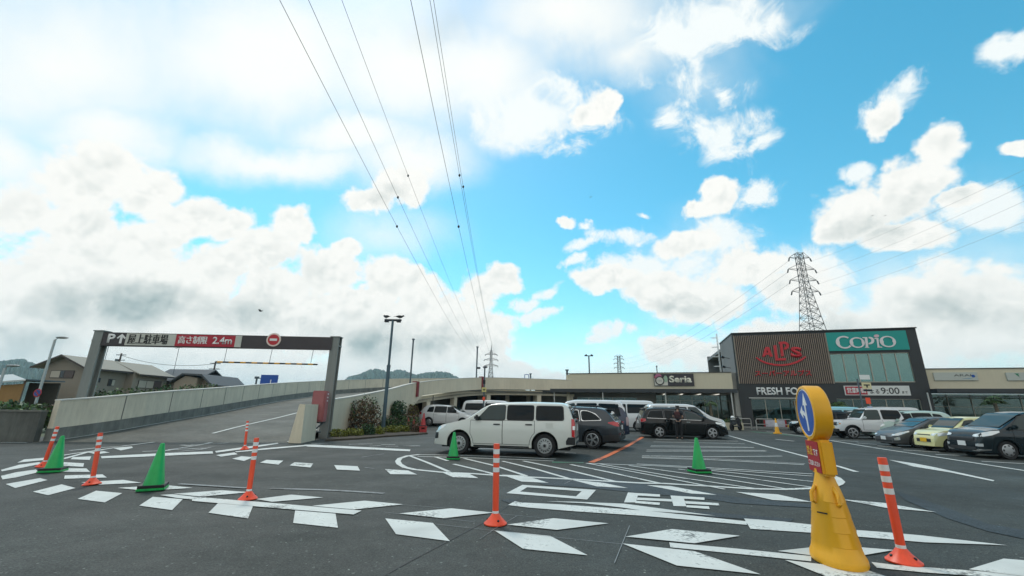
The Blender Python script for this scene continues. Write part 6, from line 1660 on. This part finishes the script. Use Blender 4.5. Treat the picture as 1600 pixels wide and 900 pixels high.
def hwin(parent, x, y, z, w_, h_, axis, split):
    def b(x0, x1, z0, z1, d0, d1):
        mb = MB()
        if axis == 'x': mb.span(x+x0, x+x1, y-d1, y-d0, z+z0, z+z1)
        else: mb.span(x+d0, x+d1, y+x0, y+x1, z+z0, z+z1)
        return mb
    f = b(0, w_, 0, h_, -.02, .06).build('window', frame_d, parent); c = .06
    for (a0, a1, m) in split: b(a0*w_+.05, a1*w_-.03, .06, h_-.06, .061, .07).build('pane', m, f)
hwin(h1, .85, 0, 3.72, 2.45, .80, 'x', [(0, .42, curtain), (.42, .60, pane_d), (.60, 1, shutter)])
hwin(h1, WD, 1.6, 3.4, .5, .5, 'y', [(0, .5, curtain), (.5, 1, pane_d)]); hwin(h1, WD, 3.1, 3.1, .8, .75, 'y', [(0, .5, pane_d), (.5, 1, curtain)])
hwin(h1, WD+.9, 6.0, 3.0, 3.4, .95, 'y', [(0, .33, curtain), (.33, .66, curtain), (.66, 1, shutter)])
h2 = thing('house', 'low house with dark tiled roof and beige walls right of the grey house', 'house', (-44.5, 56, 0), 0)
wall2 = mat('house_wall_beige', (.33, .28, .22), .85, var=.08, vscale=.4); tile = mat('tile_dark', (.060, .070, .078), .55, var=.15, stretch=(6, 2, 1), bump=.3, bscale=8)
q0, q1, q2, q3 = A(231, 596, 56), A(278, 598, 56), A(293, 587, 56), A(322, 587, 56)
def lx(v): return v.x+44.5
ze = q0.z; zr_ = A(240, 578, 59).z
solid(h2, 'wall', wall2, [(lx(q0)+.3, .6, 0), (lx(q1), .6, 0), (lx(q1), .6, ze), (lx(q0)+.3, .6, ze)], (0, 6, 0))
zg = q2.z; xr_ = lx(A(314, 590, 56))
solid(h2, 'wall', wall2, [(lx(q1)+.002, -.6, 0), (xr_, -.6, 0), (xr_, -.6, zg-.3), (lx(q2)+.2, -.6, zg-.05), (lx(q1)+.002, -.6, ze-.1)], (0, 7, 0))
mb = MB(); mb.prism([(lx(q0)-.2, -.1, ze-.05), (lx(q0)-.2, 3.4, zr_), (lx(q0)-.2, 7, ze-.05), (lx(q0)-.2, 7, ze+.1), (lx(q0)-.2, 3.4, zr_+.18), (lx(q0)-.2, -.1, ze+.1)], (lx(q3)-lx(q0)-1.0, 0, 0)); mb.build('roof', tile, h2)
mb = MB(); mb.prism([(lx(q1)-.3, -1.0, ze-.1), (lx(q2), -1.0, zg+.05), (lx(q3), -1.0, zg-.05), (lx(A(338, 604, 56)), -1.0, ze-.5), (lx(A(339, 604, 56)), -1.0, ze-.35), (lx(q3)+.1, -1.0, zg+.18), (lx(q2), -1.0, zg+.25), (lx(q1)-.3, -1.0, ze+.05)], (0, 7.4, 0)); mb.build('roof', tile, h2)
hwin(h2, xr_-2.5, -.6, 2.0, .35, .7, 'x', [(0, 1, pane_d)]); hwin(h2, lx(q0)+1.2, .6, 1.9, 1.1, .8, 'x', [(0, .5, pane_d), (.5, 1, shutter)])
solid(h2, 'wall', wall2, [(xr_+.002, .4, 0), (lx(q3)+.6, .4, 0), (lx(q3)+.6, .4, zg-.9), (xr_+.002, .4, zg-.45)], (0, 5, 0))
# ochre shed with pale ribbed roof at the left edge
sh = thing('shed', 'ochre building with pale metal roof at the left edge', 'building', (-47, 34, 0), 0)
s0, s1, s2 = A(-30, 622, 34), A(44, 596, 34), A(0, 603, 34)
solid(sh, 'wall', mat('ochre', (.30, .17, .06), .85, var=.15, vscale=.6, dirt=.15), [(-4, 0, 0), (A(38, 600, 34).x+47, 0, 0), (A(38, 600, 34).x+47, 0, A(41, 597.5, 34).z-.1), (-4, 0, A(-60, 614, 34).z-.25)], (-10.5, 8, 0))
solid(sh, 'roof', mat('metal_pale', (.46, .48, .47), .5, .3, stretch=(1, 1, 1), var=.08), [(-4, -.4, A(-60, 614, 34).z-.2), (A(49, 594.5, 34).x+47, -.4, A(49, 594.5, 34).z-.05), (A(49, 594.5, 34).x+47, -.4, A(49, 594.5, 34).z+.06), (-4, -.4, A(-60, 614, 34).z-.08)], (-11.5, 9, .9))
cs = thing('carport', 'dark open lean-to between ochre building and grey house', 'carport', (-44, 38, 0), 0)
for x in (-1.2, 1.6): mb = MB(); mb.tube([(x, 0, 0), (x, 0, 3.1)], .09, 6); mb.build('post', mat('rust_brown', (.16, .12, .09), .8), cs)
mb = MB(); mb.span(-1.5, 2.0, -.2, 3, 3.1, 3.2); mb.build('roof', MATS['pole_grey'], cs); mb = MB(); mb.span(-1.2, 1.7, 2.9, 3.0, 0, 3.0); mb.build('back', mat('dim_wall', (.11, .105, .09), .9), cs)
def bush(label, p, rx, h, n, m, size=.22, seed=1, group='bushes beyond the ramp parapet'):
    r = thing('bush', label, 'bush', (p.x, p.y, 0), 0, group); mb = MB(); mb.leaves((0, 0, h*.55), (rx, rx*.8, h*.46), n, size, .35, seed=seed); mb.leaves((rx*.4, -.2, h*.42), (rx*.6, rx*.6, h*.4), n//2, size, .35, seed=seed+1); mb.build('foliage', m, r)
    m_ = MB(); m_.tube([(0, 0, 0), (.1, 0, h*.6)], .06, 5, True, .02); m_.build('stem', MATS['bark'], r)
for i, (px, py, Y, rx, m, lab) in enumerate([(155, 612, 26, 1.1, LD, 'dark bush beside the left gate post, beyond the parapet'), (190, 611, 30, 1.5, L_, 'mid green bush beyond the parapet below the grey house'), (222, 611, 32, 1.2, L_, 'light green bush beyond the parapet at the corner of the grey house'), (258, 606, 36, 1.6, LD, 'wide dark bush beyond the parapet before the low house'),
        (296, 604, 40, 1.5, L_, 'leafy bush beyond the parapet below the beige wall'), (322, 601, 42, 1.4, L_, 'bright leafy bush beyond the parapet at the end of the low house'), (20, 632, 21, 2.0, L_, 'bright green weedy bush behind the block wall at left edge'), (50, 640, 20.5, 1.0, L_, 'dark weedy bush behind the block wall near the street lamp'), (-8, 630, 24, 1.4, LD, 'dark bush cut by the left edge of the photo')]):
    p = A(px, py, Y); bush(lab, p, rx, max(p.z+.1, .8), 900, m, .17, 50+i)
mb = MB(); mb.leaves((-26.2, 27, .4), (2.4, 2.6, 1.0), 900, .18, .2, seed=77); dr = mb.build('foliage', MATS['leaf_rust']); dry = thing('bush', 'dry brown brush heap beside the end of the ramp parapet', 'bush', (0, 0, 0)); dr.parent = dry
# aerials, utility poles, road sign
def aerial(label, base, top, Y):
    a, b = A(*base, Y), A(*top, Y); r = thing('aerial', label, 'aerial', a, 0, 'roof aerials'); h_ = b.z-a.z
    mb = MB(); mb.tube([(0, 0, -.6), (0, 0, h_)], .03, 6); mb.tube([(-.5, 0, h_-.1), (.6, 0, h_+.05)], .025, 5)
    for x in (-.4, -.1, .2, .5): mb.tube([(x, -.25, h_-.1+(x+.5)*.13), (x, .25, h_-.1+(x+.5)*.13)], .018, 4)
    mb.build('mast', MATS['pole_grey'], r)
aerial('thin roof aerial on the low dark-roofed house', (272, 578), (279, 543), 58); aerial('thin roof aerial on the grey house beside the gate post', (164, 562), (170, 532), 50)
def upole(label, top, Y, r=.14, arms=2, tr=False):
    p = A(*top, Y); o = thing('utility_pole', label, 'utility pole', (p.x, Y, 0), 0, 'utility poles at the left')
    mb = MB(); mb.tube([(0, 0, 0), (0, 0, p.z)], r, 8, True, r*.7); mb.build('shaft', mat('pole_wood', (.10, .085, .08), .8), o)
    for k in range(arms): mb = MB(); mb.span(-.75, .75, -.06, .06, p.z-.3-k*.8, p.z-.2-k*.8); mb.build('crossarm', MATS['pole_grey'], o)
    if tr: mb = MB(); mb.lathe([(0, p.z-1.6), (.28, p.z-1.6), (.28, p.z-.9), (0, p.z-.9)], 12, Matrix.Translation((-.4, 0, 0))); mb.build('transformer', MATS['pole_grey'], o)
    return p
u1 = upole('brown utility pole right of the low dark-roofed house', (337, 565), 62, .15); u2 = upole('utility pole top showing above the roof of the grey house', (190, 552), 66, .16, 2, True)
for i, px in enumerate((344, 351, 357)): upole('small distant pole %s of three beyond the ramp parapet' % ('leftmost', 'middle', 'rightmost')[i], (px, 591+(i % 2)*2), 120, .16, 1)
def wire(label, pts, r, m='wire_dark', group=None):
    mb = MB(); mb.tube(pts, r, 5, False); o = mb.build('power_line', mat(m, (.09, .10, .10) if m == 'wire_dark' else (.30, .32, .32), .6)); return tag(o, label, 'power line', group)
def sag(a, b, s, n=14): return [a.lerp(b, t/n)-Vector((0, 0, 4*s*(t/n)*(1-t/n))) for t in range(n+1)]
wire('thin cable between the utility poles above the low house', sag(u2-Vector((0, 0, .3)), u1-Vector((0, 0, .3)), .8), .03)
rs = thing('road_sign', 'blue road direction sign on an arm beyond the ramp parapet', 'road sign', A(399, 605, 60)-Vector((0, 0, A(399, 605, 60).z)), 0)
a, b = A(406, 603, 60), A(436, 586, 60); x0 = rs.location.x
mb = MB(); mb.tube([(0, 0, 0), (0, 0, A(399, 590, 60).z)], .12, 8); mb.build('post', MATS['pole_grey'], rs); mb = MB(); mb.tube([(0, 0, A(399, 591, 60).z), (b.x-x0, 0, A(399, 591, 60).z)], .06, 6); mb.box((0, 0, A(399, 590, 60).z), (.5, .3, .3)); mb.build('arm', MATS['pole_grey'], rs)
mb = MB(); mb.span(a.x-x0, b.x-x0, -.12, -.08, a.z, b.z); bp_ = mb.build('panel', mat('road_blue', (.01, .075, .38), .4), rs)
mb = MB(); cx = (a.x+b.x)/2-x0+.25; mb.span(cx-.07, cx+.07, -.13, -.121, a.z, (a.z+b.z)/2+.1); mb.build('line', MATS['reflective_white'], bp_)
# ------------------------------------------------------------------ palms before the shops
def palm(label, base, topz, nfr, seed, rad):
    r = thing('palm_tree', label, 'palm tree', base, 0, 'palms before the shops'); rnd = random.Random(seed)
    mb = MB(); mb.tube([(0, 0, 0), (.04, 0, topz*.5), (0, 0, topz)], .13, 10, True, .10); mb.build('trunk', mat('palm_trunk', (.16, .13, .09), .9, var=.3, vscale=12), r)
    mb = MB()
    for k in range(nfr):
        a = rnd.uniform(0, 6.28); up = rnd.uniform(-.1, .9); ln_ = rad*rnd.uniform(.7, 1.1); d = Vector((math.cos(a), math.sin(a), 0))
        tip = Vector((0, 0, topz))+d*ln_+Vector((0, 0, ln_*(up-.45)))
        mid = Vector((0, 0, topz))+d*ln_*.55+Vector((0, 0, ln_*up*.55))
        side = Vector((-d.y, d.x, 0))
        for j in range(9):
            sp = (j-4)/4; e = mid.lerp(tip, 1-.45*abs(sp))+side*sp*ln_*.42-Vector((0, 0, abs(sp)*.10))
            mb.face((mid-side*.012, mid+(e-mid)*.5+side*.035, e, mid+(e-mid)*.5-side*.035))
        mb.face((Vector((0, 0, topz))-side*.012, Vector((0, 0, topz))+side*.012, mid+side*.01, mid-side*.01))
    mb.build('crown', MATS['leaf'], r)
gq = fw(fp(1557, 640, -1.2)[0], -1.2, 0); palm('fan palm before the right shop wing', gq, A(1557, 624, gq.y).z-.1, 26, 4, .95)
gq = fw(fp(1312, 640, -1.0)[0], -1.0, 0); palm('fan palm before the lower window of the charcoal block', gq, A(1312, 631, gq.y).z-.1, 22, 7, .80)
gq = fw(fp(1108, 640, -.5)[0], -1.3, 0); palm('slim palm before the glass of the left wing behind the black minivan', gq, A(1108, 628, gq.y).z-.1, 18, 9, .7)
# ------------------------------------------------------------------ pylons
steel_r = mat('pylon_steel', (.20, .195, .195), .6, .3); steel_red = mat('pylon_red', (.30, .07, .06), .6)
def pylon(label, base, H, wb, wt, arms, r, lev, group='pylons'):
    o = thing('pylon', label, 'pylon', base, 0, group)
    def hw(z):
        k = .80
        return (wb+(wt*1.15-wb)*(z/(H*k)))/2 if z < H*k else (wt*1.15+(wt-wt*1.15)*((z-H*k)/(H*(1-k))))/2
    zs = [H*(1-(1-i/lev)**1.12) for i in range(lev+1)]
    legs, br = MB(), MB()
    for sx, sy in ((1, 1), (1, -1), (-1, 1), (-1, -1)):
        m_ = MB(); m_.tube([(sx*hw(z), sy*hw(z), z) for z in zs], r*1.5, 5); m_.build('leg', steel_r, o)
    for z0, z1 in zip(zs, zs[1:]):
        a, b = hw(z0), hw(z1)
        for (p, q) in (((-1, -1), (1, -1)), ((1, -1), (1, 1)), ((1, 1), (-1, 1)), ((-1, 1), (-1, -1))):
            br.tube([(p[0]*a, p[1]*a, z0), (q[0]*b, q[1]*b, z1)], r, 4); br.tube([(q[0]*a, q[1]*a, z0), (p[0]*b, p[1]*b, z1)], r, 4); br.tube([(p[0]*b, p[1]*b, z1), (q[0]*b, q[1]*b, z1)], r, 4)
    br.build('bracing', steel_r, o); legs.b.free()
    for z, ln_ in arms:
        for s in (-1, 1):
            m_ = MB(); h_ = hw(z)
            for y in (-h_, h_): m_.tube([(s*h_, y, z), (s*ln_, 0, z+.15)], r*1.2, 4); m_.tube([(s*h_, y, z+1.5), (s*ln_, 0, z+.15)], r, 4)
            a = m_.build('crossarm', steel_r, o)
            m_ = MB(); m_.tube([(s*ln_, 0, z), (s*(ln_+.3), 0, z-.9)], .16 if r < .09 else .3, 6); m_.build('insulator', mat('insulator', (.04, .045, .05), .4), a)
    return o
T1 = Vector((75.6, 105, 0)); pylon('large lattice pylon rising behind the charcoal shop block', T1, 41.5, 8.2, 1.3, [(34.0, 3.5), (37.0, 3.5), (40.2, 2.7), (31.0, 3.5)], .055, 22)
T2 = Vector((-16.3, 350, 0)); pylon('pointed lattice pylon far behind the ramp where the overhead lines meet', T2, 46, 8, 1.4, [(33.5, 5.5), (38.3, 5.5), (42.7, 4.7)], .15, 14)
m_ = MB(); m_.tube([(0, 0, 46), (0, 0, 51)], .5, 5, True, .1); m_.build('peak', steel_r, bpy.data.objects[[o.name for o in bpy.data.objects if o.get('label', '').startswith('pointed lattice')][0]])
T3 = Vector((101, 400, 0)); pylon('small distant pylon above the roof of the left wing', T3, 49, 6, 2.2, [(38, 4.5), (42, 4.5), (46, 4.5), (48.7, 3.5)], .11, 12)
# overhead lines: each runs in an upright plane, its curve taken through points of the photograph
def plane_pt(px, py, X): d = ray(px, py); return CAM+d*(X/d.x)
def over(X, far, pts, label, r=.032):
    q = [plane_pt(px, py, X) for px, py in pts]; q = [(p.y, p.z) for p in q]+[(far.y, far.z)]
    (a, fa), (b, fb), (c, fc_) = q
    def z(y): return fa*(y-b)*(y-c)/((a-b)*(a-c))+fb*(y-a)*(y-c)/((b-a)*(b-c))+fc_*(y-a)*(y-b)/((c-a)*(c-b))
    ys_ = [-40+i*(far.y+40)/70 for i in range(71)]
    P = [Vector((X+(far.x-X)*max(0, (y-q[0][0])/(far.y-q[0][0])), y, z(y))) for y in ys_]
    return wire(label, P, r, 'wire_dark', 'overhead lines crossing the sky'), P
W6 = [(-23.3, (-5.8, 33.4), [(437, 0), (618, 352)], 'leftmost overhead line crossing the sky'), (-23.3, (-5.8, 38.2), [(482, 0), (616.7, 300)], 'second overhead line from the left'), (-23.3, (-5.0, 42.6), [(534, 0), (641.7, 290)], 'third overhead line from the left'),
      (-10.2, (5.8, 33.4), [(641.7, 0), (703, 290)], 'fourth overhead line from the left'), (-10.2, (5.8, 38.2), [(671.7, 0), (721, 290)], 'fifth overhead line, close beside the rightmost one'), (-10.2, (5.0, 42.6), [(677.5, 0), (724.5, 290)], 'rightmost of the six overhead lines')]
for X, (dx, hz), pts, lab in W6:
    far = Vector((T2.x+dx, 350, hz-1)); o, P = over(X, far, pts, lab)
    for k in (1,):
        p = plane_pt(*{'leftmost overhead line crossing the sky': (619, 353), 'second overhead line from the left': (620, 306), 'third overhead line from the left': (631.5, 262), 'fourth overhead line from the left': (717, 353), 'fifth overhead line, close beside the rightmost one': (718.3, 262), 'rightmost of the six overhead lines': (724, 308)}[lab], X)
        best = min(range(len(P)-1), key=lambda i: abs(P[i].y-p.y)); a, b = P[best], P[best+1]
        mb = MB(); f_ = min(1, max(0, (p.y-a.y)/(b.y-a.y))); mb.ball(a.lerp(b, f_), .22, 8, (1, 1, 1.3)); mb.build('spacer', MATS['black'], o)
for i, (dx, z, px, py) in enumerate([(3.0, 39.4, 1640, 246), (3.8, 36.2, 1640, 270), (3.8, 33.2, 1640, 296), (3.8, 30.2, 1640, 330)]):
    wire('%s line running right from the large pylon' % ('topmost', 'second', 'third', 'lowest')[i], sag(T1+Vector((dx, 0, z)), A(px, py, 52), .8), .018, 'wire_pale', 'lines of the large pylon')
for i, (dx, z) in enumerate([(-3.0, 39.4), (-3.8, 36.2), (-3.8, 33.2)]):
    wire('%s line running left from the large pylon to the distant one' % ('topmost', 'middle', 'lowest')[i], sag(T1+Vector((dx, 0, z)), T3+Vector((-4.8, 0, 46-4*i)), 7.5, 24), .032, 'wire_pale', 'lines of the large pylon')
# ------------------------------------------------------------------ hills
def hill(name, outline, D, depth, m, seed):
    rnd = random.Random(seed); mb = MB(); cols = []
    n = 170
    for i in range(n+1):
        px = outline[0][0]+(outline[-1][0]-outline[0][0])*i/n; py = interp(outline, px)
        p = A(px, py, D); cols.append((p.x, max(p.z, 0)))
    rws = []
    for j in range(13):
        t = j/12; r = []
        for i, (x, z) in enumerate(cols):
            k = math.sin(PI/2*min(1, t*1.0)); zz = z*k*(1+.05*math.sin(i*.9+j*1.3)*(1-t))+rnd.uniform(-1, 1)*D*.0016*(1.0 if t > .8 else 1.6)*(z > 1)
            r.append((x*(D-depth*(1-t))/D+rnd.uniform(-1, 1)*D*.001, D-depth*(1-t), zz if j else -2))
        rws.append(r)
    mb.grid(rws); o = mb.build(name, m); return tag(o, kind='structure')
hm_ = mat('wooded_hill', (.026, .072, .050), .9, var=.5, vscale=.05, bump=.6, bscale=.08)
hill('hill', [(535, 597), (545, 590), (562, 586), (575, 580), (588, 578), (598, 580.5), (606, 584), (612, 582), (622, 579.5), (632, 580.5), (642, 585), (650, 587), (660, 585), (672, 583), (684, 582.5), (697, 583), (706, 586), (716, 592), (730, 600)], 1300, 500, hm_, 3)
hill('hill', [(-120, 556), (-60, 558), (-20, 566), (0, 566), (20, 564), (34, 562), (44, 567), (60, 572), (80, 577), (100, 584), (130, 594), (150, 604)], 900, 350, hm_, 4)
hill('far_hill', [(240, 604), (300, 600), (350, 600), (380, 604), (420, 601), (470, 605), (520, 604), (580, 606)], 3200, 700, hm_, 5)
hill('far_hill', [(700, 632), (900, 630), (1100, 632), (1300, 632), (1500, 635), (1700, 640)], 3000, 700, hm_, 6)
# ------------------------------------------------------------------ birds
def bird(label, p, s, flying, rz=0, m=None):
    o = thing('bird', label, 'bird', p, rz, 'birds'); m = m or mat('bird_dark', (.03, .032, .035), .7)
    mb = MB(); mb.ball((0, 0, 0), .1*s, 10, (1.9, .85, .85)); mb.ball((.19*s, 0, .06*s), .055*s, 8, (1.1, .9, 1)); mb.tube([(.24*s, 0, .06*s), (.31*s, 0, .045*s)], .016*s, 5, True, .003*s)
    mb.face([(-.15*s, -.03*s, 0), (-.15*s, .03*s, 0), (-.36*s, .07*s, -.02*s), (-.36*s, -.07*s, -.02*s)])
    if not flying:
        for y in (-.03, .03): mb.tube([(0, y*s, -.07*s), (.02*s, y*s, -.16*s)], .010*s, 4)
    mb.build('body', m, o, 60)
    for y in (-1, 1):
        mb = MB()
        if flying: q = [(.10, .06, .03), (.08, .32, .14), (-.02, .62, .08), (-.10, .55, .07), (-.12, .06, .02)]
        else: q = [(.12, .080, .03), (.0, .092, .05), (-.26, .05, .0), (-.1, .085, -.04)]
        mb.prism([(x*s, y*yy*s, z*s) for x, yy, z in q], (0, 0, .012*s)); mb.build('wing', m, o)
T_ = lp.location
bird('dark bird perched on the left end of the lamp post crossbar', T_+Vector((-.40, 0, 6.40+.16)), 1.0, False, R(150)); bird('dark bird perched on the right end of the lamp post crossbar', T_+Vector((.40, 0, 6.40+.16)), 1.0, False, R(20))
bird('dark bird flying above the no-entry sign of the gate', A(407, 486, 40), .75, True, R(10)); bird('tiny bird high in the blue sky above the white wagon', A(923, 308, 70), .6, True, R(60))
bird('left one of two tiny birds before the big right cloud', A(1363, 337, 70), .5, True, R(30)); bird('right one of two tiny birds before the big right cloud', A(1383, 337, 72), .5, True, R(20))
# ------------------------------------------------------------------ the man by the black minivan
def skin(name, verts, edges, m, parent, root=0, sub=2):
    me = bpy.data.meshes.new(name); me.from_pydata([v[:3] for v in verts], edges, [])
    o = bpy.data.objects.new(name, me); C.objects.link(o)
    md_ = o.modifiers.new('Skin', 'SKIN'); md_.use_smooth_shade = True; md_.branch_smoothing = .6
    lay = me.skin_vertices[0].data if me.skin_vertices else None
    if lay is None:
        bm = bmesh.new(); bm.from_mesh(me); bm.verts.layers.skin.verify(); bm.to_mesh(me); bm.free(); lay = me.skin_vertices[0].data
    for i, v in enumerate(verts):
        r = v[3]; lay[i].radius = r if isinstance(r, tuple) else (r, r); lay[i].use_root = (i == root)
    s_ = o.modifiers.new('Sub', 'SUBSURF'); s_.levels = sub; s_.render_levels = sub
    bpy.context.view_layer.update()
    m2 = bpy.data.meshes.new_from_object(o.evaluated_get(bpy.context.evaluated_depsgraph_get()))
    bpy.data.objects.remove(o); m2.name = name; m2.materials.clear(); m2.materials.append(m)
    for p in m2.polygons: p.use_smooth = True
    o = bpy.data.objects.new(name, m2); C.objects.link(o); o.parent = parent; return o
gp_ = G(1062.5, 687.3); gp_.z = .006
man = thing('person', 'man in dark t-shirt and black trousers seen from behind, head bowed beside black minivan', 'person', gp_, R(-28))
skin_m = mat('skin', (.42, .26, .19), .55)
V = [(0, 0, .94, .095), (0, 0, 1.12, .105), (0, .0, 1.30, .125), (0, .01, 1.44, .06), (0, .035, 1.50, .055), (0, .075, 1.57, .088), (0, .085, 1.64, .085),          # 0-6 trunk, neck, head
     (.085, 0, .88, .085), (.10, .02, .49, .058), (.10, -.01, .09, .04), (.11, .13, .035, .036), (-.085, 0, .88, .085), (-.11, .0, .49, .058), (-.12, -.05, .09, .04), (-.13, .09, .035, .036),   # 7-14 legs
     (.17, .0, 1.39, .055), (.225, .0, 1.13, .042), (.17, .21, 1.08, .032), (.155, .265, 1.085, .028), (-.17, .0, 1.39, .055), (-.25, -.01, 1.14, .042), (-.17, .19, 1.10, .032), (-.155, .245, 1.105, .028),   # 15-22 arms
     (0, .175, 1.555, .018)]
E = [(0, 1), (1, 2), (2, 3), (3, 4), (4, 5), (5, 6), (0, 7), (7, 8), (8, 9), (9, 10), (0, 11), (11, 12), (12, 13), (13, 14), (2, 15), (15, 16), (16, 17), (17, 18), (2, 19), (19, 20), (20, 21), (21, 22), (5, 23)]
for hand, s in ((18, 1), (22, -1)):
    hx, hy, hz = V[hand][:3]
    for k in range(4):
        ln_ = (.072, .082, .077, .06)[k]; ox = (k-1.5)*.019
        i0 = len(V); V += [(hx+ox, hy+.035, hz, .0095), (hx+ox*1.1, hy+.035+ln_*.55, hz-.012, .0085), (hx+ox*1.1, hy+.035+ln_*.85, hz-.04, .0075)]
        E += [(hand, i0), (i0, i0+1), (i0+1, i0+2)]
    i0 = len(V); V += [(hx-s*.035, hy+.0, hz+.005, .011), (hx-s*.05, hy+.04, hz+.004, .009)]; E += [(hand, i0), (i0, i0+1)]
bd = skin('body', V, E, skin_m, man)
cl = lambda r: r
skin('t_shirt', [(0, 0, .88, .150), (0, 0, 1.12, .138), (0, 0, 1.30, .147), (0, .008, 1.43, .078), (.175, 0, 1.39, .074), (.215, 0, 1.20, .066), (-.175, 0, 1.39, .074), (-.235, -.005, 1.21, .066)], [(0, 1), (1, 2), (2, 3), (2, 4), (4, 5), (2, 6), (6, 7)], mat('shirt_dark', (.022, .025, .032), .85), man)
skin('trousers', [(0, 0, 1.0, .130), (.085, 0, .87, .104), (.10, .02, .49, .078), (.10, -.01, .10, .060), (-.085, 0, .87, .104), (-.11, 0, .49, .078), (-.12, -.05, .10, .060)], [(0, 1), (1, 2), (2, 3), (0, 4), (4, 5), (5, 6)], mat('trousers_black', (.012, .012, .014), .85), man)
for s in (0, 1):
    b_ = [(.10, -.05, .045, .042), (.105, .06, .045, .046), (.112, .16, .035, .038)] if s == 0 else [(-.12, -.09, .045, .042), (-.125, .02, .045, .046), (-.132, .12, .035, .038)]
    skin('shoe', b_, [(0, 1), (1, 2)], mat('shoe_black', (.015, .015, .016), .6), man, 0, 1)
skin('hair', [(0, .05, 1.60, .092), (0, .065, 1.66, .082), (0, .02, 1.55, .065)], [(0, 1), (0, 2)], mat('hair_black', (.012, .011, .010), .6), man)
for s in (-1, 1):
    mb = MB(); mb.ball((s*.032, .165, 1.60), .011, 8); mb.build('eye', MATS['black'], man)
    mb = MB(); mb.ball((s*.092, .065, 1.585), .028, 8, (.45, .8, 1.1)); mb.build('ear', skin_m, man)
mb = MB(); mb.ball((0, .158, 1.52), .022, 8, (1.2, .35, .3)); mb.build('mouth', mat('lip', (.3, .12, .10), .5), man)
man.scale = (.93, .93, .93)
bk = thing('backpack', 'small dark red patterned backpack on the back of the standing man', 'backpack', gp_, R(-28))
mb = MB(); mb.box((0, -.205, 1.24), (.27, .13, .36), bev=.05); mb.build('bag', mat('bag_red', (.09, .03, .032), .8, var=.7, vscale=22), bk, 50)
mb = MB(); mb.box((0, -.275, 1.17), (.20, .04, .18), bev=.018); mb.build('pocket', mat('bag_red2', (.05, .025, .028), .8), bk, 50)
for s in (-1, 1):
    mb = MB(); mb.tube([(s*.09, -.16, 1.40), (s*.10, -.06, 1.475), (s*.105, .07, 1.47), (s*.11, .155, 1.36), (s*.12, .12, 1.18), (s*.12, -.12, 1.08)], .018, 6); mb.build('strap', MATS['black'], bk, 50)

bk.scale = (.93, .93, .93)
# ------------------------------------------------------------------ pale summer air
hz = MB(); hz.span(-6010, 6010, -6010, 6010, -1.0, 165)
hm = bpy.data.materials.new('air'); hm.use_nodes = True
t_ = hm.node_tree; t_.nodes.clear()
o_ = t_.nodes.new('ShaderNodeOutputMaterial'); v_ = t_.nodes.new('ShaderNodeVolumePrincipled')
v_.inputs['Color'].default_value = (.66, .88, 1.0, 1); v_.inputs['Density'].default_value = 0.00022; v_.inputs['Anisotropy'].default_value = 0.2
t_.links.new(v_.outputs[0], o_.inputs['Volume'])
tag(hz.build('haze', hm), kind='stuff')
scn.cycles.volume_bounces = 1
